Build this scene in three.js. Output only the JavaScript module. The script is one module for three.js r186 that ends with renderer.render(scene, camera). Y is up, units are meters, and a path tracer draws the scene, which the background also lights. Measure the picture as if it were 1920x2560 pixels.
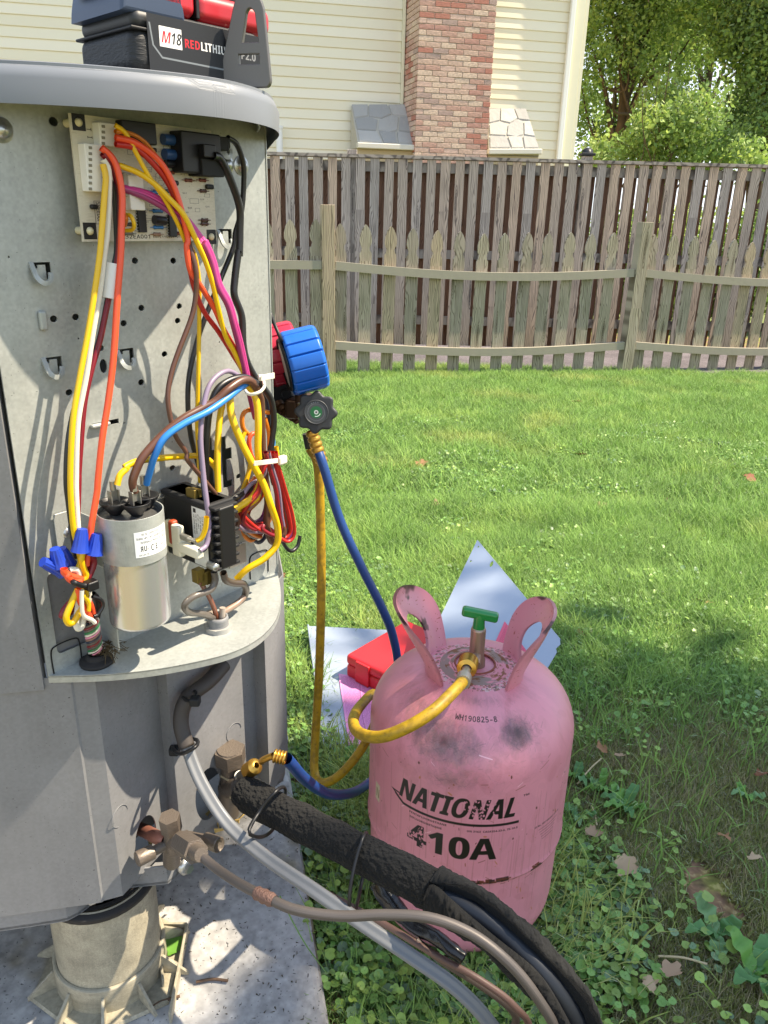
import * as THREE from 'three';
import { mergeGeometries } from 'three/addons/utils/BufferGeometryUtils.js';
import { RoundedBoxGeometry } from 'three/addons/geometries/RoundedBoxGeometry.js';

// ------------------------------------------------------------------ camera, sky, sun, exposure
const V = (x, y, z) => new THREE.Vector3(x, y, z);
const F = 1925, EYE = 0.85, W = 1920, HGT = 2560;
const camUp = V(130, 5020, F).normalize();
const camF = V(0, 0, -1).addScaledVector(camUp, camUp.z).normalize();
const camX = new THREE.Vector3().crossVectors(camF, camUp);
const camera = new THREE.PerspectiveCamera(2 * Math.atan(HGT / 2 / F) * 180 / Math.PI, W / HGT, 0.05, 400);
// rows camX, camUp, -camF take camera axes to world axes
const R3 = new THREE.Matrix4().set(camX.x, camX.y, camX.z, 0, camUp.x, camUp.y, camUp.z, 0, -camF.x, -camF.y, -camF.z, 0, 0, 0, 0, 1);
camera.quaternion.setFromRotationMatrix(R3);
camera.position.set(0, EYE, 0);
const scene = new THREE.Scene();
scene.add(camera);
camera.name = 'camera';
const SUN_AZ = 95, SUN_EL = 56;
const sunDir = V(Math.sin(SUN_AZ * Math.PI / 180) * Math.cos(SUN_EL * Math.PI / 180), Math.sin(SUN_EL * Math.PI / 180), Math.cos(SUN_AZ * Math.PI / 180) * Math.cos(SUN_EL * Math.PI / 180));
const sun = new THREE.DirectionalLight(0xffefd6, 5);
sun.name = 'sun';
sun.position.copy(sunDir).multiplyScalar(30);
sun.castShadow = true;
sun.shadow.mapSize.set(4096, 4096);
Object.assign(sun.shadow.camera, { left: -14, right: 14, top: 14, bottom: -14, near: 1, far: 80 });
sun.shadow.bias = -0.0004;
scene.add(sun); scene.add(sun.target);
{
  const w = 256, h = 128, d = new Float32Array(w * h * 4);
  for (let j = 0; j < h; j++) for (let i = 0; i < w; i++) {
    const el = (j + 0.5) / h * Math.PI - Math.PI / 2, e = Math.max(0, Math.sin(el));
    const k = Math.pow(1 - e, 2.2);
    const c = [0.28 + 0.44 * k, 0.38 + 0.38 * k, 0.56 + 0.22 * k];
    const low = el < 0 ? 0.55 : 1;
    const o = (j * w + i) * 4;
    d[o] = c[0] * low; d[o + 1] = c[1] * low; d[o + 2] = c[2] * low; d[o + 3] = 1;
  }
  const t = new THREE.DataTexture(d, w, h, THREE.RGBAFormat, THREE.FloatType);
  t.mapping = THREE.EquirectangularReflectionMapping; t.magFilter = t.minFilter = THREE.LinearFilter; t.needsUpdate = true;
  scene.background = t; scene.environment = t;
}
const renderer = new THREE.WebGLRenderer({ antialias: true });
renderer.toneMapping = THREE.LinearToneMapping;
renderer.toneMappingExposure = 2.3;
renderer.shadowMap.enabled = true;

// ------------------------------------------------------------------ helpers
let seed = 7;
const rnd = () => { seed = (seed * 1664525 + 1013904223) >>> 0; return seed / 4294967296; };
const rr = (a, b) => a + (b - a) * rnd();
const clamp = (x, a = 0, b = 1) => Math.min(b, Math.max(a, x));
const smooth = (a, b, x) => { const t = clamp((x - a) / (b - a)); return t * t * (3 - 2 * t); };
const lerp = (a, b, t) => a + (b - a) * t;
const UP = V(0, 1, 0);
function hash(x, y, s = 0) { let h = (x * 374761393 + y * 668265263 + s * 982451653) | 0; h = Math.imul(h ^ (h >>> 13), 1274126177); return ((h ^ (h >>> 16)) >>> 0) / 4294967296; }
function vnoise(x, y, s = 0, per = 0) {
  const xi = Math.floor(x), yi = Math.floor(y), fx = x - xi, fy = y - yi, u = fx * fx * (3 - 2 * fx), v = fy * fy * (3 - 2 * fy);
  const m = (a) => per ? ((a % per) + per) % per : a;
  const a = hash(m(xi), m(yi), s), b = hash(m(xi + 1), m(yi), s), c = hash(m(xi), m(yi + 1), s), d = hash(m(xi + 1), m(yi + 1), s);
  return a + (b - a) * u + (c - a) * v + (a - b - c + d) * u * v;
}
function fbm(x, y, o = 4, s = 0, per = 0) { let f = 0, a = 0.5, t = 0, k = 1; for (let i = 0; i < o; i++) { f += a * vnoise(x * k, y * k, s + i, per * k); t += a; a *= 0.5; k *= 2; } return f / t; }
function tex(w, h, fn, srgb = true) {
  const d = new Uint8Array(w * h * 4);
  for (let j = 0; j < h; j++) for (let i = 0; i < w; i++) {
    const c = fn(i / w, j / h, i, j), o = (j * w + i) * 4;
    d[o] = clamp(c[0]) * 255; d[o + 1] = clamp(c[1]) * 255; d[o + 2] = clamp(c[2]) * 255; d[o + 3] = 255;
  }
  const t = new THREE.DataTexture(d, w, h, THREE.RGBAFormat);
  t.wrapS = t.wrapT = THREE.RepeatWrapping; t.magFilter = THREE.LinearFilter; t.minFilter = THREE.LinearMipmapLinearFilter; t.generateMipmaps = true;
  if (srgb) t.colorSpace = THREE.SRGBColorSpace;
  t.needsUpdate = true; return t;
}
function canvasTex(w, h, draw) {
  const c = document.createElement('canvas'); c.width = w; c.height = h; draw(c.getContext('2d'), w, h);
  const t = new THREE.CanvasTexture(c); t.colorSpace = THREE.SRGBColorSpace; t.magFilter = THREE.LinearFilter; return t;
}
const std = (color, roughness = 0.6, metalness = 0, extra = {}) => new THREE.MeshStandardMaterial({ color, roughness, metalness, side: THREE.DoubleSide, ...extra });
const phys = (color, roughness, metalness, extra) => new THREE.MeshPhysicalMaterial({ color, roughness, metalness, side: THREE.DoubleSide, ...extra });
// photo pixel -> direction, then a point on what it touches
const ray = (px, py) => V((px - W / 2) / F, -(py - HGT / 2) / F, -1).applyMatrix4(R3);
const eye = V(0, EYE, 0);
const onY = (px, py, y) => { const r = ray(px, py); return eye.clone().addScaledVector(r, (y - EYE) / r.y); };
const onPlane = (px, py, p0, n) => { const r = ray(px, py); return eye.clone().addScaledVector(r, p0.clone().sub(eye).dot(n) / r.dot(n)); };
const atZ = (px, py, d) => { const r = ray(px, py); return eye.clone().addScaledVector(r, -d / r.z); };
const slope = (x, z) => { const d = -z; return d < 0.5 ? 0 : -0.0557 * (Math.min(d, 9.5) - 0.5) * smooth(0.5, 1.6, d); };
const onLawn = (px, py) => { let y = 0, p; for (let i = 0; i < 30; i++) { p = onY(px, py, y); y = 0.5 * y + 0.5 * slope(p.x, p.z); } return p; };
// things and parts: geometry is given in world metres and moved to the thing's base
const used = {};
const numbered = (n) => { used[n] = (used[n] ?? -1) + 1; return used[n] ? n + '_' + String(used[n]).padStart(3, '0') : n; };
function thing(name, label, category, base = V(0, 0, 0), group) {
  const g = new THREE.Group(); g.name = numbered(name); g.position.copy(base); g.userData = { label, category };
  if (group) g.userData.group = group;
  scene.add(g); return g;
}
function rootOff(p) { const o = V(0, 0, 0); while (p && p !== scene) { o.add(p.position); p = p.parent; } return o; }
function shadow(m) { m.castShadow = true; m.receiveShadow = true; return m; }
function part(name, geo, mat, parent, label) {
  if (Array.isArray(geo)) geo = join(geo);
  const o = rootOff(parent); geo.translate(-o.x, -o.y, -o.z);
  const m = shadow(new THREE.Mesh(geo, mat)); m.name = name; if (label) m.userData.label = label; parent.add(m); return m;
}
function put(name, geo, mat, parent, pos, rot) {      // shared geometry
  const m = shadow(new THREE.Mesh(geo, mat)); m.name = name; m.position.copy(pos).sub(rootOff(parent));
  if (rot) m.rotation.set(...rot); parent.add(m); return m;
}
function structure(name, geo, mat, label) { const m = shadow(new THREE.Mesh(geo, mat)); m.name = name; m.userData = { kind: 'structure', label }; scene.add(m); return m; }
function join(list) {
  return mergeGeometries(list.map((g) => { const q = g.index ? g.toNonIndexed() : g; for (const k of Object.keys(q.attributes)) if (!['position', 'normal', 'uv'].includes(k)) q.deleteAttribute(k); return q; }));
}
function uvBox(g, s = 1) {                              // uv in metres (times s), from the dominant axis of each face
  g = g.index ? g.toNonIndexed() : g; const p = g.attributes.position, n = g.attributes.normal, uv = new Float32Array(p.count * 2);
  for (let i = 0; i < p.count; i++) {
    const ax = Math.abs(n.getX(i)), ay = Math.abs(n.getY(i)), az = Math.abs(n.getZ(i));
    const [a, b] = ay > ax && ay > az ? [p.getX(i), p.getZ(i)] : ax > az ? [p.getZ(i), p.getY(i)] : [p.getX(i), p.getY(i)];
    uv[i * 2] = a * s; uv[i * 2 + 1] = b * s;
  }
  g.setAttribute('uv', new THREE.BufferAttribute(uv, 2)); return g;
}
function frame(g, o, x, y, z) {
  const m = new THREE.Matrix4().makeBasis(x, y, z).setPosition(o); g.applyMatrix4(m);
  if (m.determinant() < 0) {                            // mirrored: turn the faces round again
    if (g.index) { const a = g.index.array; for (let i = 0; i < a.length; i += 3) { const t = a[i]; a[i] = a[i + 1]; a[i + 1] = t; } }
    else for (const k of Object.keys(g.attributes)) { const at = g.attributes[k], n = at.itemSize, a = at.array; for (let i = 0; i < at.count; i += 3) for (let j = 0; j < n; j++) { const t = a[i * n + j]; a[i * n + j] = a[(i + 1) * n + j]; a[(i + 1) * n + j] = t; } }
  }
  return g;
}
function cyl(a, b, r0, r1 = r0, seg = 20, open = false) {
  const d = b.clone().sub(a), g = new THREE.CylinderGeometry(r1, r0, d.length(), seg, 1, open);
  g.applyQuaternion(new THREE.Quaternion().setFromUnitVectors(UP, d.clone().normalize()));
  const m = a.clone().add(b).multiplyScalar(0.5); return g.translate(m.x, m.y, m.z);
}
function hex(a, b, r) { let g = cyl(a, b, r, r, 6); g = g.toNonIndexed(); g.computeVertexNormals(); return g; }
function latheOn(a, dir, pts, seg = 28) {               // pts [radius, along]
  const g = new THREE.LatheGeometry(pts.map(([r, h]) => new THREE.Vector2(r, h)), seg);
  g.applyQuaternion(new THREE.Quaternion().setFromUnitVectors(UP, dir.clone().normalize())); return g.translate(a.x, a.y, a.z);
}
const curve = (pts, t = 0.5) => new THREE.CatmullRomCurve3(pts, false, 'catmullrom', t);
const tube = (pts, r, seg, rad = 9) => new THREE.TubeGeometry(curve(pts), seg ?? Math.max(12, pts.length * 7), r, rad);
const loopTube = (pts, r, seg = 48) => new THREE.TubeGeometry(new THREE.CatmullRomCurve3(pts, true), seg, r, 8, true);
function sweep(pts, profile, ref, seg = 80, noise) {    // profile(t) -> closed list of [across, towards ref]
  const c = curve(pts), pos = [], uv = [], idx = []; let n = 0, len = c.getLength();
  for (let i = 0; i <= seg; i++) {
    const t = i / seg, p = c.getPointAt(t), T = c.getTangentAt(t), N = ref.clone().addScaledVector(T, -ref.dot(T)).normalize(), B = new THREE.Vector3().crossVectors(T, N), q = profile(t);
    n = q.length;
    q.forEach(([a, b], k) => { const s = noise ? 1 + noise(t * len, k / n) : 1; pos.push(p.x + (B.x * a + N.x * b) * s, p.y + (B.y * a + N.y * b) * s, p.z + (B.z * a + N.z * b) * s); uv.push(k / n * 0.12, t * len); });
  }
  for (let i = 0; i < seg; i++) for (let k = 0; k < n; k++) { const a = i * n + k, b = i * n + (k + 1) % n; idx.push(a, b, a + n, b, b + n, a + n); }
  for (const e of [0, seg]) { const b = e * n; for (let k = 1; k < n - 1; k++) idx.push(b, b + k, b + k + 1); }
  let g = new THREE.BufferGeometry();
  g.setAttribute('position', new THREE.Float32BufferAttribute(pos, 3)); g.setAttribute('uv', new THREE.Float32BufferAttribute(uv, 2)); g.setIndex(idx); if (n <= 5) g = g.toNonIndexed(); g.computeVertexNormals(); return g;
}
const circ = (r, n = 20) => Array.from({ length: n }, (_, k) => [Math.cos(k / n * 2 * Math.PI) * r, Math.sin(k / n * 2 * Math.PI) * r]);
function rbox(w, h, d, r = 0.002, s = 2) { return new RoundedBoxGeometry(w, h, d, s, Math.min(r, w / 2.1, h / 2.1, d / 2.1)); }
function rectShape(w, h, r) { const s = new THREE.Shape(), x = w / 2, y = h / 2; s.moveTo(-x + r, -y); s.lineTo(x - r, -y); s.quadraticCurveTo(x, -y, x, -y + r); s.lineTo(x, y - r); s.quadraticCurveTo(x, y, x - r, y); s.lineTo(-x + r, y); s.quadraticCurveTo(-x, y, -x, y - r); s.lineTo(-x, -y + r); s.quadraticCurveTo(-x, -y, -x + r, -y); return s; }
function slab(outline, y0, y1, bevel = 0) {             // plan outline (Vector3 list), walls from y0 to y1
  const s = new THREE.Shape(outline.map((p) => new THREE.Vector2(p.x, -p.z)));
  const g = new THREE.ExtrudeGeometry(s, { depth: y1 - y0 - 2 * bevel, bevelEnabled: bevel > 0, bevelSize: bevel, bevelOffset: -bevel, bevelThickness: bevel, bevelSegments: 4, curveSegments: 8 });
  g.rotateX(-Math.PI / 2); return g.translate(0, y0 + bevel, 0);
}
function wallAlong(line, y0, y1, th, nrm) {             // upright sheet that follows a plan line; y0/y1 may be functions of t
  const pos = [], idx = [], uv = []; let L = 0; const n = line.length;
  for (let i = 0; i < n; i++) {
    if (i) L += line[i].distanceTo(line[i - 1]);
    const a = typeof y0 === 'function' ? y0(i / (n - 1)) : y0, b = typeof y1 === 'function' ? y1(i / (n - 1)) : y1;
    const t = line[Math.min(n - 1, i + 1)].clone().sub(line[Math.max(0, i - 1)]).setY(0).normalize(), o = nrm ?? V(-t.z, 0, t.x);
    for (const [y, k] of [[a, 0], [b, 0], [b, -th], [a, -th]]) { pos.push(line[i].x + o.x * k, y, line[i].z + o.z * k); uv.push(L, y); }
  }
  for (let i = 0; i < n - 1; i++) for (let k = 0; k < 4; k++) { const a = i * 4 + k, b = i * 4 + (k + 1) % 4; idx.push(a, b, a + 4, b, b + 4, a + 4); }
  idx.push(0, 2, 1, 0, 3, 2); const e = (n - 1) * 4; idx.push(e, e + 1, e + 2, e, e + 2, e + 3);
  let g = new THREE.BufferGeometry();
  g.setAttribute('position', new THREE.Float32BufferAttribute(pos, 3)); g.setAttribute('uv', new THREE.Float32BufferAttribute(uv, 2)); g.setIndex(idx);
  g = g.toNonIndexed(); g.computeVertexNormals(); return g;
}
const smoothLine = (pts, n = 24) => curve(pts).getSpacedPoints(n);

// ------------------------------------------------------------------ materials
const speck = (base, dark, scale, amt, seedN) => tex(512, 512, (u, v, i, j) => {
  const a = fbm(u * 6, v * 6, 4, seedN, 6), b = fbm(u * 90, v * 90, 2, seedN + 9, 90), c = vnoise(u * 170, v * 170, seedN + 20, 170);
  const st = fbm(u * 48, v * 3, 3, seedN + 41, 3), sc = smooth(0.63, 0.7, fbm(u * 9, v * 9, 4, seedN + 51, 9)) * (b > 0.5 ? 1 : 0.3); let k = 1 + (a - 0.5) * amt + (b - 0.5) * amt * 0.7 + (st - 0.5) * amt * 0.35 + sc * amt * 0.12; const sp = c > 0.965 && vnoise(u * 40, v * 40, seedN + 31, 40) > 0.55 ? 1 : 0;
  return base.map((x, n) => lerp(x * k, dark[n], sp * scale));
});
const bumpTex = tex(256, 256, (u, v) => { const a = fbm(u * 24, v * 24, 4, 3, 24); return [a, a, a]; }, false);
const M = {};
const tGalv = speck([0.645, 0.66, 0.645], [0.3, 0.31, 0.3], 0.8, 0.15, 1), tGrey = speck([0.475, 0.478, 0.484], [0.13, 0.13, 0.12], 0.9, 0.11, 4);
for (const t of [tGalv, tGrey]) t.repeat.set(5, 5);
M.galv = std(0xffffff, 0.42, 0.28, { map: tGalv });
M.grey = std(0xffffff, 0.5, 0, { map: tGrey });
M.lid = std(0x767a80, 0.45, 0.05, { bumpMap: bumpTex, bumpScale: 0.0003 });
M.dark = std(0x0c0d0e, 0.8);
M.black = std(0x141416, 0.45);
M.blackMat = std(0x17181a, 0.75);
M.rubber = std(0x24211f, 0.8);
M.steel = std(0xb9bbba, 0.32, 0.9);
M.tin = std(0xa9a79f, 0.4, 0.85);
M.alu = std(0xd6d9da, 0.27, 0.8);
M.brass = phys(0xd0a24a, 0.32, 0.9, {});
M.oldBrass = std(0x6e645a, 0.45, 0.45, { bumpMap: bumpTex, bumpScale: 0.0004 });
M.copper = std(0x56504c, 0.5, 0.3, { bumpMap: bumpTex, bumpScale: 0.0003 });
M.white = std(0xe6e3da, 0.55);
M.nylon = phys(0xe9e4d4, 0.4, 0, { transmission: 0.15, thickness: 0 });
M.ivory = std(0xd8d0ad, 0.5);
const wireM = {};
const wire = (c) => wireM[c] ??= phys(c, 0.38, 0, { clearcoat: 0.15, clearcoatRoughness: 0.4 });
const WC = { yellow: 0xe0b400, white: 0xdcd8c8, black: 0x17171a, red: 0xb3221c, maroon: 0x7c1322, orange: 0xe8512a, pink: 0xc23b86, brown: 0x5a3a2c, blue: 0x2f7fd0, purple: 0x85768c, grey: 0x5c5650, navy: 0x1c2b42, tan: 0x8a6a5e, amber: 0xd3791b, green: 0x1f7a45, rose: 0xd98aa8 };

// ================================================================== GROUND
{
  const tGround = tex(1024, 1024, (u, v) => {
    const a = fbm(u * 9, v * 9, 5, 41, 9), b = fbm(u * 120, v * 120, 3, 47, 120), c = fbm(u * 26, v * 26, 3, 53, 26);
    const soil = [0.50, 0.385, 0.29], moss = [0.46, 0.46, 0.21], dry = [0.60, 0.54, 0.38];
    const m = smooth(0.38, 0.6, a + (c - 0.5) * 0.5), s = smooth(0.62, 0.75, b);
    return [0, 1, 2].map((n) => lerp(lerp(soil[n], moss[n], m), dry[n], s * 0.6) * (0.6 + 0.8 * b));
  });
  const g = new THREE.PlaneGeometry(120, 120, 1, 1).rotateX(-Math.PI / 2);
  const near = new THREE.PlaneGeometry(16, 12, 160, 120).rotateX(-Math.PI / 2).translate(1, 0, -4.2);
  const p = near.attributes.position;
  for (let i = 0; i < p.count; i++) { const x = p.getX(i), z = p.getZ(i); p.setY(i, slope(x, z) + (fbm(x * 7, z * 7, 3, 5) - 0.5) * 0.02 * smooth(-6.6, -5.5, z)); }
  uvBox; { const uv = near.attributes.uv; for (let i = 0; i < p.count; i++) uv.setXY(i, p.getX(i) * 0.9, p.getZ(i) * 0.9); }
  near.computeVertexNormals();
  structure('lawn', near, std(0xffffff, 0.95, 0, { map: tGround, bumpMap: tGround, bumpScale: 0.006 }), 'grassy lawn with bare mossy soil');
  g.translate(0, -0.53, 0); { const uv = g.attributes.uv; for (let i = 0; i < uv.count; i++) uv.setXY(i, uv.getX(i) * 60, uv.getY(i) * 60); }
  const far = structure('ground', g, std(0x66703a, 0.95), 'ground beyond the fences');
  // asphalt path between the two fences
  const tAs = tex(512, 512, (u, v) => { const k = 0.75 + 0.5 * vnoise(u * 150, v * 150, 61, 150), a = fbm(u * 5, v * 5, 4, 66, 5); return [0.38, 0.355, 0.365].map((x) => x * k * (0.8 + 0.4 * a)); });
  tAs.repeat.set(14, 1.4);
  const path = new THREE.PlaneGeometry(16, 1.25, 1, 1).rotateX(-Math.PI / 2).translate(1, slope(0, -6.95) + 0.05, -7.0);
  structure('path', path, std(0xffffff, 0.95, 0, { map: tAs }), 'grey asphalt path between the two fences');
}

// ================================================================== PLAN OF THE UNIT
const HS = 0.468, HL = 0.914, HT = 0.029, HR = 0.205, PADY = 0.035;
const A = onY(120, 1690, HS), B = onY(693, 1430, HS);
const pd = B.clone().sub(A).normalize(), pn = V(-pd.z, 0, pd.x);     // along the panel, out of the panel (towards viewer)
if (pn.z < 0) pn.negate();
const PL = A.distanceTo(B);
const th = 12 * Math.PI / 180, fu = V(Math.cos(th), 0, -Math.sin(th)), fn = V(Math.sin(th), 0, Math.cos(th)), sv = V(-Math.sin(th), 0, -Math.cos(th));
const pan = (px, py, off = 0) => onPlane(px, py, A.clone().addScaledVector(pn, off), pn);
const sOf = (p) => p.clone().sub(A).dot(pd), offOf = (p) => p.clone().sub(A).dot(pn);
const panBox = (px, py, w, h, dep, off, r = 0.001) => { const g = rbox(w, h, dep, r, 1); return frame(g, pan(px, py, off + dep / 2), pd, UP, pn); };
const zoomer = (ox, oy, s) => (x, y) => [ox + x / s, oy + y / s];
const zb = zoomer(120, 260, 2.86), zc = zoomer(0, 600, 2.37), zp = zoomer(260, 600, 4.0225), zr = zoomer(440, 900, 4.2528), zl = zoomer(80, 1160, 4.2528), zk = zoomer(400, 1180, 4.809), zv = zoomer(300, 1840, 3.6065);
const shelfPx = [[120, 1690], [215, 1688], [300, 1683], [400, 1671], [500, 1652], [575, 1632], [630, 1607], [668, 1577], [692, 1543], [702, 1500], [700, 1462], [693, 1430]];
const shelfLine = shelfPx.map(([x, y]) => onY(x, y, HS));

// ================================================================== CONCRETE PAD
{
  const tCon = tex(1024, 1024, (u, v) => {
    const a = fbm(u * 7, v * 7, 5, 71, 7), b = fbm(u * 60, v * 60, 3, 77, 60), c = vnoise(u * 210, v * 210, 79, 210), st = smooth(0.56, 0.7, fbm(u * 4 + 3, v * 4, 4, 83, 4));
    const k = 0.72 + 0.28 * a + 0.3 * (b - 0.5), pit = c > 0.93 ? 0.55 : 1;
    return [lerp(0.73, 0.57, st) * k * pit, lerp(0.725, 0.53, st) * k * pit, lerp(0.715, 0.43, st) * k * pit];
  });
  const r0 = onY(705, 1800, PADY), r1 = onY(825, 2560, PADY), dir = r1.clone().sub(r0).normalize(), perp = V(-dir.z, 0, dir.x); if (perp.x > 0) perp.negate();
  const back = r0.clone().addScaledVector(dir, -0.75), front = r1.clone().addScaledVector(dir, 0.3);
  const line = [front, back, back.clone().addScaledVector(perp, 1.1), front.clone().addScaledVector(perp, 1.1)];
  const g = uvBox(slab(line, -0.04, PADY, 0.012), 2.2);
  structure('concrete_pad', g, std(0xffffff, 0.85, 0, { map: tCon, bumpMap: tCon, bumpScale: 0.0015 }), 'worn grey concrete pad under the heat pump');
}

// ================================================================== HEAT PUMP
const hp = thing('heat_pump', 'grey heat pump with its cover off, showing coloured wiring', 'heat pump', V(A.x, HR - 0.025, A.z - 0.2));
const leftEnd = A.clone().addScaledVector(fu, -0.55), backEnd = B.clone().addScaledVector(sv, 0.5);
{
  // lid: follows the shelf outline, a little wider, with a rolled upper edge
  const nl = shelfLine.length, outl = [];
  const off = 0.009;
  for (let i = 0; i < nl; i++) {
    const t = shelfLine[Math.min(nl - 1, i + 1)].clone().sub(shelfLine[Math.max(0, i - 1)]).normalize();
    outl.push(shelfLine[i].clone().addScaledVector(V(-t.z, 0, t.x), off));
  }
  const start = outl[0].clone().addScaledVector(fu, -0.6), end = outl[nl - 1].clone().addScaledVector(sv, 0.55);
  const lidLine = [start, outl[0].clone().addScaledVector(fu, -0.25), ...smoothLine(outl, 36), outl[nl - 1].clone().addScaledVector(sv, 0.2), end];
  const prof = [[0, HL], [0.0005, HL + 0.016], [-0.0025, HL + 0.0225], [-0.008, HL + 0.0265], [-0.02, HL + 0.028], [-0.06, HL + HT]];
  const pos = [], idx = [], np = prof.length, N = lidLine.length;
  lidLine.forEach((p, i) => {
    const t = lidLine[Math.min(N - 1, i + 1)].clone().sub(lidLine[Math.max(0, i - 1)]).setY(0).normalize(), o = V(-t.z, 0, t.x);
    for (const [k, y] of prof) pos.push(p.x + o.x * k, y, p.z + o.z * k);
  });
  for (let i = 0; i < N - 1; i++) for (let k = 0; k < np - 1; k++) { const a = i * np + k; idx.push(a, a + np, a + 1, a + 1, a + np, a + np + 1); }
  const rim = new THREE.BufferGeometry(); rim.setAttribute('position', new THREE.Float32BufferAttribute(pos, 3)); rim.setIndex(idx); rim.computeVertexNormals();
  rim.setAttribute('uv', new THREE.Float32BufferAttribute(new Float32Array(pos.length / 3 * 2), 2));
  const inner = lidLine.map((p, i) => { const t = lidLine[Math.min(N - 1, i + 1)].clone().sub(lidLine[Math.max(0, i - 1)]).setY(0).normalize(); return p.clone().addScaledVector(V(-t.z, 0, t.x), -0.004); });
  const far = [end.clone().addScaledVector(fu, -0.75)];
  const top = slab([...inner, ...far], HL + 0.019, HL + 0.0255);
  part('lid', [uvBox(rim), uvBox(top)], M.lid, hp);
  // hidden lip under the lid, and the cut away bracket the cover hooks on
  const lip = inner.slice(2, N - 2).map((p, i, a) => { const t = a[Math.min(a.length - 1, i + 1)].clone().sub(a[Math.max(0, i - 1)]).setY(0).normalize(); return p.clone().addScaledVector(V(-t.z, 0, t.x), -0.012); });
  part('lid_lip', uvBox(wallAlong(lip, HL + 0.006, HL + 0.0185, 0.0015)), M.galv, hp);
  // fan guard on the lid, just seen past the battery
  const gp = atZ(40, 128, 0.86);
  const rings = [];
  for (let k = 0; k < 5; k++) { const g = new THREE.TorusGeometry(0.06 + k * 0.05, 0.0035, 8, 48); g.rotateX(Math.PI / 2); g.translate(-0.52, HL + 0.04 - k * 0.001, -0.98); rings.push(g); }
  for (let k = 0; k < 8; k++) { const a = k * Math.PI / 4; rings.push(cyl(V(-0.52, HL + 0.038, -0.98), V(-0.52 + Math.cos(a) * 0.27, HL + 0.033, -0.98 + Math.sin(a) * 0.27), 0.003)); }
  part('fan_guard', rings, M.black, hp);

  // mounting panel with its real holes
  const sh = new THREE.Shape(); sh.moveTo(0, HS - 0.002); sh.lineTo(PL, HS - 0.002); sh.lineTo(PL, HL + 0.0185); sh.lineTo(0, HL + 0.0185);
  const hole = ([px, py], rx, ry = rx) => { const p = pan(px, py), h = new THREE.Path(); h.absellipse(sOf(p), p.y, rx, ry, 0, Math.PI * 2); sh.holes.push(h); };
  const slot = ([px, py], pts) => { const p = pan(px, py), s = sOf(p), h = new THREE.Path(); pts.forEach(([a, b], i) => i ? h.lineTo(s + a, p.y + b) : h.moveTo(s + a, p.y + b)); sh.holes.push(h); };
  for (const q of [[800, 122], [1027, 122], [838, 402], [1062, 392], [1053, 478], [733, 493], [975, 676], [837, 843], [410, 903], [318, 467], [449, 456], [597, 640], [1022, 1350], [1413, 1400]]) hole(zc(...q), 0.0031, 0.0026);
  hole([134, 304], 0.004, 0.0032);
  hole(zc(613, 747), 0.0035, 0.0058);
  for (const q of [[52, 100], [735, 1083], [1018, 1085], [1300, 605], [465, 583]]) hole(zc(...q), 0.0008);
  const hooks = [zc(250, 180), zc(320, 740), zc(752, 690), zb(1275, 950), zb(1262, 300)];
  for (const q of hooks) slot([q[0] - 1, q[1] - 17], [[-0.014, 0.004], [-0.014, -0.003], [-0.006, -0.003], [-0.006, 0.001], [0.004, 0.001], [0.004, -0.016], [0.011, -0.016], [0.011, 0.004]].map(([a, b]) => [a * 0.62, b * 0.62 - 0.0015]));
  slot(zc(625, 1085), [[-0.013, 0.0018], [-0.013, -0.0025], [0.013, -0.0025], [0.013, 0.0018]]);
  for (const [q, k] of [[zr(370, 1110), 1], [zr(515, 1090), 1]]) slot(q, [[-0.003, 0.027], [-0.003, -0.027], [0.009 * k, -0.027], [0.009 * k, -0.02], [0.003, -0.02], [0.003, 0.002], [0.010 * k, 0.002], [0.010 * k, 0.014], [0.003, 0.014], [0.003, 0.027]]);
  // opening that the divider tab was bent from
  const c1 = pan(...zl(150, 1180)), c2 = pan(...zl(500, 1800)); const oy0 = c2.y - 0.012, oy1 = c1.y;
  const os = sOf(c1), oe = sOf(pan(...zl(620, 1300)));
  const op = new THREE.Path(); op.moveTo(os + 0.006, oy0); op.lineTo(oe, oy0); op.lineTo(oe, oy1); op.lineTo(os + 0.006, oy1); op.quadraticCurveTo(os, oy1, os, oy1 - 0.006); op.lineTo(os, oy0 + 0.006); op.quadraticCurveTo(os, oy0, os + 0.006, oy0);
  sh.holes.push(op);
  const pg = new THREE.ExtrudeGeometry(sh, { depth: 0.0014, bevelEnabled: false, curveSegments: 10 });
  frame(pg, V(A.x, 0, A.z).addScaledVector(pn, -0.0014), pd, UP, pn);
  { const uv = pg.attributes.uv; for (let i = 0; i < uv.count; i++) uv.setXY(i, uv.getX(i), uv.getY(i)); }
  part('mounting_panel', pg, M.galv, hp);
  // closed inside behind the panel
  const bk = -0.035, ia = V(A.x, 0, A.z).addScaledVector(pn, bk);
  const inside = new THREE.BoxGeometry(PL + 0.01, HL - HS + 0.016, 0.002); frame(inside, ia.clone().addScaledVector(pd, PL / 2).setY((HL + HS) / 2), pd, UP, pn);
  part('inner_wall', uvBox(inside), M.galv, hp);
  const shallow = rbox(oe - os + 0.004, oy1 - oy0 + 0.004, 0.002, 0.001); frame(shallow, V(A.x, 0, A.z).addScaledVector(pd, (os + oe) / 2).addScaledVector(pn, -0.005).setY((oy0 + oy1) / 2), pd, UP, pn);
  part('recess_plate', uvBox(shallow), M.grey, hp);
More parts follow.
